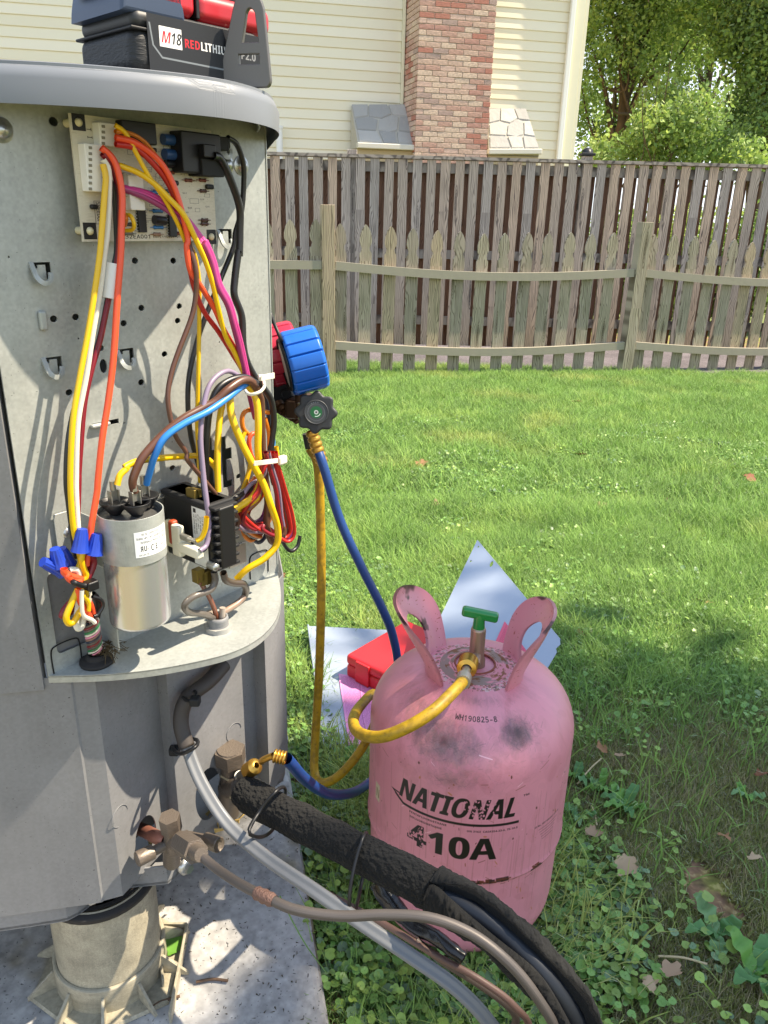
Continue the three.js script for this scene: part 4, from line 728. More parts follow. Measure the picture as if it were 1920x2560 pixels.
// ================================================================== RISER UNDER THE UNIT
{
  const top = HR - 0.026, cpx = onY(268, 2240, top + 0.0), c = onY(256, 2228, 0.15).setY(0);
  const tP = speck([0.59, 0.565, 0.49], [0.28, 0.25, 0.17], 0.8, 0.3, 14); tP.repeat.set(4, 4);
  const mP = std(0xffffff, 0.55, 0, { map: tP });
  const R = 0.056;
  const rs = thing('riser_stand', 'off white round plastic riser with ribbed base under the heat pump corner', 'riser stand', c.clone().setY(PADY));
  part('upper_sleeve', [latheOn(c.clone().setY(PADY + 0.03), UP, [[R, 0], [R, top - PADY - 0.03], [R - 0.004, top - PADY - 0.03], [R - 0.004, 0]], 48)], mP, rs);
  part('lower_sleeve', [latheOn(c.clone().setY(PADY + 0.002), UP, [[R + 0.001, 0], [R + 0.0045, 0.001], [R + 0.0045, 0.034], [R + 0.0035, 0.036], [R + 0.0005, 0.036]], 48)], mP, rs);
  part('top_cup', [latheOn(c.clone().setY(top - 0.014), UP, [[R - 0.01, 0], [R + 0.004, 0.004], [R + 0.006, 0.0135], [R - 0.01, 0.0138]], 40)], M.rubber, rs);
  for (let k = 0; k < 10; k++) {
    const a = k / 10 * Math.PI * 2 + 0.25, d = V(Math.sin(a), 0, Math.cos(a)), n = V(Math.cos(a), 0, -Math.sin(a)), s = new THREE.Shape();
    s.moveTo(0, 0); s.lineTo(0.03, 0); s.lineTo(0.03, 0.003); s.lineTo(0.002, 0.026); s.lineTo(0, 0.026);
    const g = new THREE.ExtrudeGeometry(s, { depth: 0.003, bevelEnabled: false }); frame(g, c.clone().setY(PADY + 0.003).addScaledVector(d, R + 0.004).addScaledVector(n, -0.0015), d, UP, n.clone().negate());
    part('rib', uvBox(g), mP, rs);
  }
  const f = new THREE.CylinderGeometry(R + 0.03, R + 0.032, 0.004, 6); f.translate(c.x, PADY + 0.003, c.z); part('foot_plate', uvBox(f.toNonIndexed()), mP, rs);
  // open triangular frame of the base, at the right
  const tri = [[395, 2318], [468, 2318], [425, 2545], [408, 2460]].map(([x, y]) => onY(x, y, PADY + 0.01));
  const bar = (a, b) => { const d = b.clone().sub(a), L = d.length(); d.normalize(); const n = V(-d.z, 0, d.x); return frame(rbox(L, 0.016, 0.003, 0.0008, 1), a.clone().add(b).multiplyScalar(0.5).setY(PADY + 0.009), d, UP, n); };
  part('base_frame', [bar(tri[0], tri[1]), bar(tri[1], tri[2]), bar(onY(410, 2400, PADY + 0.01), onY(447, 2420, PADY + 0.01)), bar(tri[0], tri[3])].map((g) => uvBox(g)), mP, rs);
}

// ================================================================== PINK TANK
const TK = V(0.1115, slope(0.11, -0.775) + 0.004, -0.782), TR = 0.1215;
const tankTop = V(0, 0, 0);
{
  const seamY = 0.150, shoulder = 0.288, topY = 0.360;
  const tank = thing('refrigerant_tank', 'scuffed pink steel refrigerant tank with two looped handles', 'tank', TK.clone());
  const prof = [];
  for (let k = 0; k <= 8; k++) { const a = k / 8 * Math.PI / 2; prof.push([0.055 + (TR - 0.004 - 0.055) * Math.sin(a), 0.058 - 0.058 * Math.cos(a)]); }
  prof.push([TR - 0.003, seamY - 0.006], [TR - 0.0028, seamY - 0.002], [TR + 0.0008, seamY], [TR + 0.001, seamY + 0.003], [TR - 0.0004, seamY + 0.0055], [TR, seamY + 0.01], [TR, shoulder]);
  for (let k = 1; k <= 16; k++) { const a = k / 16 * Math.PI / 2; prof.push([TR * Math.pow(Math.cos(a), 0.66), shoulder + (topY - shoulder) * Math.sin(a)]); }
  prof[prof.length - 1][0] = 0.0001; prof.unshift([0.0001, 0.004]);
  const V2 = prof.map(([r, y]) => new THREE.Vector2(r, y));
  const g = new THREE.LatheGeometry(V2, 96, -Math.PI, Math.PI * 2);
  let arc = [0]; for (let i = 1; i < V2.length; i++) arc.push(arc[i - 1] + V2[i].distanceTo(V2[i - 1]));
  const LA = arc[arc.length - 1], uv = g.attributes.uv; for (let i = 0; i < uv.count; i++) uv.setY(i, arc[i % V2.length] / LA);
  const vOfY = (y) => { for (let i = 1; i < V2.length; i++) if (V2[i].y >= y && V2[i - 1].y <= y && i > 6) return (arc[i - 1] + (arc[i] - arc[i - 1]) * (y - V2[i - 1].y) / (V2[i].y - V2[i - 1].y || 1)) / LA; return 1; };
  const CW = 2048, CH = 1024, cxm = CW / (2 * Math.PI * TR), cym = CH / LA;          // canvas pixels per metre
  const face = Math.atan2(-TK.x, -TK.z);                                             // heading of the camera
  const X = (deg) => CW * (0.5 + (face * 180 / Math.PI + deg) / 360), Y = (y) => CH * (1 - vOfY(y));
  const tT = canvasTex(CW, CH, (c, w, h) => {
    c.fillStyle = '#d48a96'; c.fillRect(0, 0, w, h);
    for (let k = 0; k < 900; k++) { c.fillStyle = ['rgba(240,160,175,0.10)', 'rgba(170,90,95,0.08)', 'rgba(150,100,100,0.07)'][k % 3]; c.beginPath(); c.ellipse(hash(k, 1) * w, hash(k, 2) * h, 4 + hash(k, 3) * 40, 3 + hash(k, 4) * 26, hash(k, 5) * 3, 0, 7); c.fill(); }
    // vertical grime runs
    for (let k = 0; k < 260; k++) { const x = hash(k, 61) * w, y = Y(0.29) + hash(k, 62) * 300; c.strokeStyle = `rgba(110,62,55,${0.05 + 0.13 * hash(k, 63)})`; c.lineWidth = 1 + hash(k, 64) * 3; c.beginPath(); c.moveTo(x, y); c.lineTo(x + (hash(k, 65) - 0.5) * 8, y + 20 + hash(k, 66) * 170); c.stroke(); }
    // dark scuffs on the dome, made of many small strokes
    const scuff = (deg, y, rx, ry, n, a, s) => { const cx = X(deg), cy = Y(y); for (let k = 0; k < n * 0.7; k++) { const t = hash(k, s) * 6.283, q = Math.pow(hash(k, s + 1), 0.8) * (hash(k, s + 5) < 0.8 ? 1 : 1.7); const x = cx + Math.cos(t) * q * rx, yy = cy + Math.sin(t) * q * ry, big = hash(k, s + 8); c.fillStyle = `rgba(${62 + 24 * hash(k, s + 2)},56,62,${a * 0.28 * (0.4 + hash(k, s + 3)) * (1.2 - big)})`; if (big > 0.35) { c.beginPath(); c.ellipse(x, yy, 3 + big * 20, 2 + hash(k, s + 4) * 9, hash(k, s + 6) * 3.1, 0, 7); c.fill(); } else { c.strokeStyle = `rgba(58,50,54,${a * 0.8 * hash(k, s + 3)})`; c.lineWidth = 0.8 + hash(k, s + 4) * 1.6; c.beginPath(); c.moveTo(x, yy); c.lineTo(x + (hash(k, s + 6) - 0.4) * 46, yy + (hash(k, s + 7) - 0.5) * 22); c.stroke(); } } };
    scuff(-14, 0.326, 120, 40, 2400, 0.19, 100); scuff(-24, 0.338, 150, 42, 1300, 0.11, 120); scuff(30, 0.335, 62, 30, 1500, 0.20, 140); scuff(0, 0.30, 280, 46, 1100, 0.10, 160); scuff(-40, 0.345, 170, 34, 900, 0.10, 170); scuff(-8, 0.288, 80, 12, 260, 0.16, 180); scuff(4, 0.354, 300, 14, 600, 0.14, 190);
    // rust flecks and scratches
    for (let k = 0; k < 420; k++) { const x = hash(k, 71) * w, y = Y(0.3) + hash(k, 72) * (h - Y(0.3)) * 0.95; c.fillStyle = ['rgba(128,66,26,0.75)', 'rgba(70,34,24,0.8)', 'rgba(176,104,48,0.7)'][k % 3]; c.beginPath(); c.ellipse(x, y, 0.8 + 3.6 * Math.pow(hash(k, 73), 3) * 2, 0.8 + 2 * hash(k, 74), hash(k, 75) * 3, 0, 7); c.fill(); }
    for (let k = 0; k < 105; k++) { const x = hash(k, 81) * w, y = Y(0.32) + hash(k, 82) * 380; c.strokeStyle = k % 4 ? 'rgba(100,52,34,0.55)' : 'rgba(250,205,215,0.8)'; c.lineWidth = 1 + hash(k, 83); c.beginPath(); c.moveTo(x, y); c.lineTo(x + (hash(k, 84) - 0.4) * 70, y + (hash(k, 85) - 0.5) * 26); c.stroke(); }
    for (let k = 0; k < 900; k++) { const x = hash(k, 91) * w, y = Y(0.359) + hash(k, 92) * 36 - 8; c.fillStyle = ['rgba(122,74,38,0.55)', 'rgba(196,186,180,0.6)', 'rgba(70,52,44,0.5)'][k % 3]; c.fillRect(x, y, 2 + hash(k, 93) * 26, 1 + hash(k, 94) * 6); }
    for (let k = 0; k < 200; k++) { const x = X(-20 + hash(k, 95) * 95), y = Y(seamY + 0.004) + (hash(k, 96) - 0.4) * 9; if (fbm(x * 0.02, 1, 2, 5) < 0.55) continue; c.fillStyle = ['rgba(92,44,24,0.8)', 'rgba(45,28,24,0.8)'][k % 2]; c.fillRect(x, y, 3 + hash(k, 97) * 22, 2 + hash(k, 98) * 5); }
    // lettering
    const ink = '#17120f';
    const put = (str, deg, y, font, wmm, hmm, skew = 0, a = 'center') => { c.save(); c.translate(X(deg), Y(y)); c.font = font; c.textAlign = a; c.textBaseline = 'middle'; const m = c.measureText(str).width || 1; c.transform(1, 0, skew, 1, 0, 0); c.scale(wmm / 1000 * cxm / m, hmm / 1000 * cym / 70); c.fillStyle = ink; c.fillText(str, 0, 0); c.restore(); };
    for (const o of [0, 0.5]) put('NATIONAL', -4.5 + o, 0.2540, 'bold 96px sans-serif', 138, 27, -0.3);
    put('TM', 33, 0.2670, 'bold 60px sans-serif', 8, 4.5);
    c.strokeStyle = ink; c.lineWidth = 6; c.beginPath(); c.moveTo(X(-40), Y(0.2410)); c.lineTo(X(-34), Y(0.2335)); c.lineTo(X(30), Y(0.2325)); c.stroke(); c.lineWidth = 3; c.beginPath(); c.moveTo(X(-37), Y(0.2440)); c.lineTo(X(-42), Y(0.2435)); c.lineTo(X(-35), Y(0.2355)); c.stroke();
    put('PENTAFLUOROETHANE', -19, 0.2275, 'bold 60px sans-serif', 46, 4.6); put('DIFLUOROMETHANE', -20, 0.2215, 'bold 60px sans-serif', 40, 4.6);
    put('UN 3163  CAS#354-33-6, 75-10-5', 16, 0.2245, 'bold 60px sans-serif', 58, 3.8);
    for (const o of [0, 0.6]) put('410A', -6 + o, 0.1990, 'bold 100px sans-serif', 104, 29);
    put('25 lbs., NET WEIGHT 11.3 KG', 52, 0.2130, 'bold 60px sans-serif', 46, 4.2); for (let k = 0; k < 5; k++) put('HYDROFLUOROCARBON GAS MIXTURE UNDER PRESSURE', 53, 0.2065 - k * 0.0042, '60px sans-serif', 36 - k * 4, 2.6);
    put('WH190825-8', 4, 0.3455, 'bold 90px monospace', 64, 7);
    c.font = 'bold 34px sans-serif'; c.fillStyle = '#cbbf9f'; c.fillRect(X(-60), Y(0.226), 30, 46); c.fillStyle = '#8a7a55'; c.fillText('N', X(-60) + 4, Y(0.226) + 36);
    // paint flaked out of the lettering
    for (let k = 0; k < 105; k++) { const four = k < 45; const x = four ? X(-31 + hash(k, 201) * 13) : X(0 + hash(k, 201) * 16), y = four ? Y(0.213 - hash(k, 202) * 0.028) : Y(0.266 - hash(k, 202) * 0.026); c.fillStyle = ['#d48a96', '#cb858f', '#c2808b'][k % 3]; c.beginPath(); c.ellipse(x, y, 1 + hash(k, 203) * (four ? 6 : 4), 0.8 + hash(k, 204) * 2.6, hash(k, 205) * 3.1, 0, 7); c.fill(); }
  });
  const body = part('tank_body', g.translate(TK.x, TK.y, TK.z), phys(0xffffff, 0.45, 0, { map: tT, clearcoat: 0.12, clearcoatRoughness: 0.4 }), tank);
  // handles: two looped ears of bent sheet
  const pinkM = phys(0xcf8793, 0.42, 0, { map: tex(256, 256, (u, v) => { const a = fbm(u * 5, v * 5, 4, 131, 5), b = fbm(u * 40, v * 40, 2, 133, 40), d = smooth(0.62, 0.7, a) * (0.5 + 0.5 * b), r = vnoise(u * 60, v * 60, 135, 60) > 0.93 ? 0.6 : 0; return [0.86, 0.84, 0.86].map((x, n) => lerp(lerp(1, 0.28, d), [0.6, 0.35, 0.2][n], r)); }), clearcoat: 0.2 });
  const ear = (head, fl) => {
    const ns = 72, nw = 3, pos = [], idx = [], uvs = [], H = 0.103;
    const outer = (a) => { const c = Math.cos(a), s = Math.sin(a); const yy = 0.5 + 0.5 * s; const w = yy < 0.5 ? lerp(0.054, 0.052, yy * 2) : 0.052; return [Math.sign(c) * Math.pow(Math.abs(c), s < 0 ? 0.35 : 0.8) * w, H * (s < 0 ? 0.42 * (1 - Math.pow(-s, 0.8)) : 0.42 + 0.58 * Math.pow(s, 0.9))]; };
    const inner = (a) => { const c = Math.cos(a), s = Math.sin(a); return [c * (0.025 - 0.008 * s) + 0.002, H * (0.54 + 0.24 * s) + (s < 0 ? -0.008 * -s : 0)]; };
    const bend = (s, h, t) => { const flare = 0.048 + fl * Math.max(0, h) + t, an = head + s / 0.056; const lift = topY - 0.022; return V(TK.x + Math.sin(an) * flare, TK.y + lift + h, TK.z + Math.cos(an) * flare); };
    for (let side = 0; side < 2; side++) for (let i = 0; i <= ns; i++) for (let k = 0; k <= nw; k++) {
      const a = i / ns * Math.PI * 2, o = outer(a), n = inner(a), f = k / nw, s = lerp(o[0], n[0], f), h = lerp(o[1], n[1], f);
      const q = bend(s, h, (side ? 0.0036 : 0) + (k === nw && !side ? 0.0 : 0) - (k === nw ? 0.003 : 0)); pos.push(q.x, q.y, q.z); uvs.push(s * 8, h * 8);
    }
    const row = nw + 1, half = (ns + 1) * row;
    for (let side = 0; side < 2; side++) for (let i = 0; i < ns; i++) for (let k = 0; k < nw; k++) { const a = side * half + i * row + k; idx.push(a, a + row, a + 1, a + 1, a + row, a + row + 1); }
    for (let i = 0; i < ns; i++) for (const k of [0, nw]) { const a = i * row + k; idx.push(a, a + row, a + half, a + half, a + row, a + row + half); }
    const e = new THREE.BufferGeometry(); e.setAttribute('position', new THREE.Float32BufferAttribute(pos, 3)); e.setAttribute('uv', new THREE.Float32BufferAttribute(uvs, 2)); e.setIndex(idx); e.computeVertexNormals();
    return part('handle', e, pinkM, tank);
  };
  ear(-Math.PI / 2 - 0.1, 0.46); ear(Math.PI / 2 - 0.1, 0.34);
  // collar plate, weld and valve
  tankTop.copy(TK).add(V(0, topY, 0));
  part('collar_plate', latheOn(TK.clone().add(V(0, topY - 0.02, 0)), UP, [[0.068, 0], [0.066, 0.008], [0.055, 0.0155], [0.03, 0.0212], [0.024, 0.0215]], 48), std(0xffffff, 0.6, 0.05, { map: tex(256, 256, (u, v) => { const a = fbm(u * 9, v * 9, 4, 141, 9), b = fbm(u * 30, v * 30, 3, 143, 30), m = smooth(0.5, 0.6, a), q = smooth(0.55, 0.66, b); return [0, 1, 2].map((n) => lerp(lerp([0.82, 0.53, 0.57][n], [0.56, 0.48, 0.45][n], m), [0.45, 0.27, 0.13][n], q * 0.8)); }) }), tank);
  const ring = new THREE.TorusGeometry(0.0235, 0.0011, 8, 40); ring.rotateX(Math.PI / 2); ring.translate(TK.x, TK.y + topY + 0.002, TK.z); part('weld_ring', ring, std(0x8a4a38, 0.7), tank);
  const b0 = tankTop.clone().add(V(0.001, 0, 0));
  const vs = part('valve_stem', [latheOn(b0, UP, [[0.011, 0], [0.0105, 0.008], [0.0088, 0.012], [0.0088, 0.046], [0.0078, 0.049], [0.004, 0.05], [0.003, 0.05]], 24), cyl(b0.clone().add(V(0, 0.016, 0)), b0.clone().add(V(-0.004, 0.012, 0.02)), 0.0062)], std(0xa4907e, 0.38, 0.7), tank, 'dull metal valve stem');
  const gm = phys(0x0c7a35, 0.3, 0, { clearcoat: 0.4 });
  part('green_handle', [frame(rbox(0.042, 0.0115, 0.011, 0.0035, 3), b0.clone().add(V(0.0005, 0.0665, 0)), V(0.98, -0.12, 0.16).normalize(), V(0.12, 0.99, 0).normalize(), V(-0.16, 0.02, 0.98).normalize()), latheOn(b0.clone().add(V(0, 0.046, 0)), UP, [[0.0062, 0], [0.0072, 0.002], [0.0062, 0.018], [0.0052, 0.022]], 18)], gm, vs);
}

// ================================================================== MANIFOLD AND HOSES
{
  const D = 1.0, gz = zoomer(640, 780, 5.53), gp = (q, d = D) => atZ(...gz(...q), d);
  const mf = thing('manifold_gauge_set', 'manifold gauge set with red and blue gauges hanging beside the heat pump', 'gauge set', gp([640, 1600]));
  const gauge = (cx, rad, thick, axis, tilt, col, name) => {
    // drum with six grooves round it, seen nearly edge on
    const prof = [[0, 0], [rad * 0.78, 0], [rad * 0.82, thick * 0.04], [rad * 0.95, thick * 0.02], [rad, thick * 0.12], [rad, thick * 0.9], [rad * 0.95, thick], [0, thick]];
    const g = new THREE.LatheGeometry(prof.map(([r, h]) => new THREE.Vector2(r, h)), 300); const p = g.attributes.position;
    for (let i = 0; i < p.count; i++) { const x = p.getX(i), z = p.getZ(i), r = Math.hypot(x, z); if (r < rad * 0.9) continue; const a = Math.atan2(z, x), k = ((a / (Math.PI * 2) * 15) % 1 + 1) % 1, s = k < 0.05 || k > 0.95 ? 0.93 : 1; p.setX(i, x * s); p.setZ(i, z * s); }
    g.computeVertexNormals(); g.applyQuaternion(new THREE.Quaternion().setFromUnitVectors(UP, axis)); const q = cx.clone().addScaledVector(axis, -thick / 2);
    const b = part(name, g.translate(q.x, q.y, q.z), phys(col, 0.42, 0, { clearcoat: 0.15 }), mf);
    // dial face sunk behind a clear lens on the front side
    const fc = cx.clone().addScaledVector(axis, -thick / 2 - 0.0006), face = new THREE.CylinderGeometry(rad * 0.76, rad * 0.76, 0.001, 40); face.applyQuaternion(new THREE.Quaternion().setFromUnitVectors(UP, axis)); part('dial', face.translate(fc.x, fc.y, fc.z), std(0xd8dccf, 0.4), b);
    part('lens_ring', latheOn(fc.clone(), axis.clone().negate(), [[rad * 0.76, 0], [rad * 0.80, 0.003], [rad * 0.84, 0]], 40), M.black, b);
    return b;
  };
  const axB = V(0.94, 0.22, -0.26).normalize(), axR = V(0.94, 0.20, -0.28).normalize();
  gauge(gp([655, 670]), 0.0415, 0.047, axB, 0, 0x0b5fc0, 'blue_gauge');
  gauge(gp([345, 590], 1.06), 0.0425, 0.044, axR, 0, 0xb01a3a, 'red_gauge');
  const b0 = gp([610, 1090], D + 0.01);
  const body = part('manifold_body', [cyl(gp([610, 1060]), gp([630, 1230], D), 0.0075, 0.0085, 14), frame(rbox(0.02, 0.026, 0.06, 0.005, 2), gp([600, 1290], D + 0.035), V(0.96, 0, 0.28).normalize(), UP, V(-0.28, 0, 0.96).normalize()), cyl(gp([500, 1250], D + 0.06), gp([470, 960], D + 0.06), 0.007)], std(0x4a3524, 0.4, 0.5), mf);
  // ribbed brass end at the left
  const rb = []; for (let k = 0; k < 5; k++) rb.push(cyl(gp([300 + k * 60, 1290 + k * 48], D + 0.02), gp([330 + k * 60, 1330 + k * 48], D + 0.016), 0.010 - k * 0.0012, 0.0085 - k * 0.0012, 14));
  part('hose_coupling', rb, std(0x4d3520, 0.4, 0.6), mf);
  // lobed hand wheels
  const knob = (c, R, ax, m, n) => {
    const s = new THREE.Shape(); for (let k = 0; k <= 128; k++) { const a = k / 128 * Math.PI * 2, r = R * (1 + 0.09 * Math.cos(a * n + 0.4)); k ? s.lineTo(Math.cos(a) * r, Math.sin(a) * r) : s.moveTo(Math.cos(a) * r, Math.sin(a) * r); }
    const g = new THREE.ExtrudeGeometry(s, { depth: 0.011, bevelEnabled: true, bevelSize: 0.0028, bevelOffset: -0.0028, bevelThickness: 0.003, bevelSegments: 3 });
    const z = ax, x = new THREE.Vector3().crossVectors(UP, z).normalize(), y = new THREE.Vector3().crossVectors(z, x);
    frame(g, c, x, y, z); return [g, x, y, z];
  };
  const kz = V(0.04, 0.22, 0.97).normalize();
  const [kg, kx, ky] = knob(gp([835, 1385], D - 0.02), 0.0255, kz, 0, 8);
  const kn = part('hand_wheel', kg, std(0x2b2d2f, 0.5), mf, 'dark grey lobed hand wheel with green centre');
  const kc = gp([835, 1385], D - 0.034).addScaledVector(kz, 0.003);
  const tK = canvasTex(256, 256, (c, w) => {
    c.fillStyle = '#3a3d3f'; c.fillRect(0, 0, w, w); c.strokeStyle = '#5d6163'; c.lineWidth = 5; c.beginPath(); c.arc(128, 128, 92, 0, 7); c.stroke();
    c.fillStyle = '#0d5a2a'; c.beginPath(); c.arc(128, 128, 66, 0, 7); c.fill(); c.strokeStyle = '#dfe6e0'; c.lineWidth = 7; c.beginPath(); c.arc(128, 128, 46, 0.3, 1.9); c.stroke();
    c.fillStyle = '#b8bcb9'; c.beginPath(); c.arc(128, 128, 24, 0, 7); c.fill(); c.fillStyle = '#303231'; c.fillRect(118, 118, 20, 20);
    c.fillStyle = '#84898a'; c.font = 'bold 20px sans-serif'; c.textAlign = 'center';
    [...'OPEN'].forEach((t, i) => { c.save(); c.translate(128, 128); c.rotate(-0.5 + i * 0.22); c.fillText(t, 0, -102); c.restore(); });
  });
  const dg = new THREE.CircleGeometry(0.0148, 40); frame(dg, kc.clone().addScaledVector(kz, 0.0015), kx, ky, kz); part('knob_badge', dg, std(0xffffff, 0.4, 0, { map: tK }), kn);
  part('hub_ring', frame(new THREE.TorusGeometry(0.0148, 0.001, 8, 40), kc.clone().addScaledVector(kz, 0.0012), kx, ky, kz), std(0x34373a, 0.5), kn);
  const kz2 = V(-0.25, 0.15, 0.95).normalize(); const [kg2, k2x, k2y] = knob(gp([385, 1130], D + 0.05), 0.0175, kz2, 0, 8);
  const kn2 = part('hand_wheel', kg2, std(0x202124, 0.5), mf, 'black lobed hand wheel half hidden behind the gauges');
  part('hub_ring', frame(new THREE.TorusGeometry(0.007, 0.0016, 8, 30), gp([420, 1140], D + 0.034), k2x, k2y, kz2), M.black, kn2);
  // hanging rod hooked to the cabinet
  part('hanging_rod', tube([gp([180, -30], 0.99), gp([195, 10], 0.98), gp([260, 180], 0.975), gp([340, 370], 0.97), gp([370, 480], 0.985), gp([470, 900], 1.02)], 0.0024, 40, 8), M.black, mf);
  // hose end below the wheel
  const e0 = gp([765, 1640]), e1 = gp([850, 1890]), ed = e1.clone().sub(e0).normalize();
  const rings = [[0.0065, 0]]; for (let k = 0; k < 6; k++) rings.push([0.0088, 0.002 + k * 0.0078], [0.0088, 0.006 + k * 0.0078], [0.0074, 0.0068 + k * 0.0078], [0.0074, 0.0094 + k * 0.0078]);
  part('brass_ferrule', latheOn(e0, ed, rings, 22), M.brass, mf);
  part('yellow_ferrule', cyl(gp([700, 1680], D + 0.02), gp([740, 1880], D + 0.02), 0.0062), std(0x2b2a26, 0.4), mf);
  const Pd = (x, y, d) => atZ(x, y, d);
  // blue hose: from the wheel down behind the tank, then forward to the large valve
  const bh = thing('blue_hose', 'dark blue refrigerant hose from gauge set to the large service valve', 'hose', Pd(860, 1450, 0.98));
  const bm = phys(0x0c3a78, 0.42, 0, { clearcoat: 0.2 });
  const hoseIn = valveHose.clone();
  const f1 = Pd(662, 1898, 0.655), f2 = Pd(684, 1889, 0.652), f3 = Pd(716, 1896, 0.65);
  part('hose', tube([e1, Pd(810, 1170, 0.99), Pd(850, 1300, 0.985), Pd(905, 1420, 0.98), Pd(955, 1520, 0.98), Pd(982, 1590, 0.985), Pd(995, 1680, 0.99), Pd(985, 1830, 1.0), Pd(960, 1920, 0.975), Pd(925, 1955, 0.91), Pd(880, 1982, 0.82), Pd(820, 1984, 0.75), Pd(765, 1950, 0.695), Pd(730, 1912, 0.66), f3], 0.0064, 180, 14), bm, bh);
  part('knurled_nut', [latheOn(hoseIn.clone(), f1.clone().sub(hoseIn), (() => { const q = [[0.006, 0], [0.0105, 0.001]]; for (let k = 0; k < 8; k++) q.push([0.0112, 0.002 + k * 0.0024], [0.0104, 0.003 + k * 0.0024]); q.push([0.0065, 0.0225], [0.004, 0.023]); return q.map(([r, h]) => [r * 0.78, h * 0.9]); })(), 24)], M.brass, bh);
  part('brass_elbow', tube([hoseIn.clone().lerp(f1, 0.8), f1, f2], 0.0036, 24, 12), M.brass, bh);
  const fd = f3.clone().sub(f2).normalize(), fr = []; for (let k = 0; k < 4; k++) fr.push([0.0056, k * 0.0034], [0.0072, 0.0008 + k * 0.0034], [0.0072, 0.0024 + k * 0.0034], [0.0056, 0.003 + k * 0.0034]);
  part('brass_ferrule', latheOn(f2, fd, fr, 22), M.brass, bh);
  // yellow hose: straight down, loops under, round the tank and up to its valve
  const yh = thing('yellow_hose', 'dirty yellow refrigerant hose looping from gauge set to tank valve', 'hose', Pd(800, 1700, 0.95));
  const ym = std(0xffffff, 0.5, 0, { map: tex(256, 256, (u, v) => { const a = fbm(u * 8, v * 8, 4, 151, 8), b = vnoise(u * 60, v * 60, 153, 60); const d = smooth(0.4, 0.8, a) * 0.28 + (b > 0.9 ? 0.25 : 0); return [0.69, 0.55, 0.07].map((x, n) => lerp(x, [0.25, 0.2, 0.09][n], d)); }) });
  const tv = tankTop.clone().add(V(-0.006, 0.010, 0.026));
  const yg = tube([gp([745, 1890], D + 0.015), Pd(795, 1170, 1.01), Pd(802, 1330, 1.0), Pd(803, 1500, 0.985), Pd(797, 1700, 0.97), Pd(788, 1850, 0.955), Pd(786, 1925, 0.94), Pd(800, 1955, 0.92), Pd(835, 1948, 0.905), Pd(880, 1905, 0.905), Pd(920, 1845, 0.91), Pd(945, 1780, 0.915), Pd(935, 1735, 0.885), Pd(905, 1760, 0.82), Pd(884, 1795, 0.745), Pd(895, 1830, 0.685), Pd(945, 1843, 0.655), Pd(1010, 1822, 0.645), Pd(1080, 1780, 0.655), Pd(1135, 1728, 0.685), Pd(1160, 1700, 0.71)], 0.0064, 220, 14);
  { const uv = yg.attributes.uv; for (let i = 0; i < uv.count; i++) uv.setXY(i, uv.getY(i), uv.getX(i) * 22); }
  part('hose', yg, ym, yh);
  const y0 = Pd(1158, 1702, 0.708), y1 = Pd(1170, 1660, 0.75), yd = y1.clone().sub(y0).normalize();
  part('hose_ferrule', cyl(y0.clone().addScaledVector(yd, -0.004), y0.clone().addScaledVector(yd, 0.01), 0.0082, 0.0082, 18), M.tin, yh);
  part('hose_neck', cyl(y0, y1, 0.0048, 0.0048, 14), M.tin, yh);
  part('knurled_nut', [latheOn(y1.clone().addScaledVector(yd, -0.014), yd, (() => { const q = [[0.006, 0], [0.0105, 0.0015]]; for (let k = 0; k < 8; k++) q.push([0.0114, 0.002 + k * 0.0026], [0.0105, 0.0032 + k * 0.0026]); q.push([0.0095, 0.024], [0.006, 0.025]); return q; })(), 24)], M.brass, yh);
}

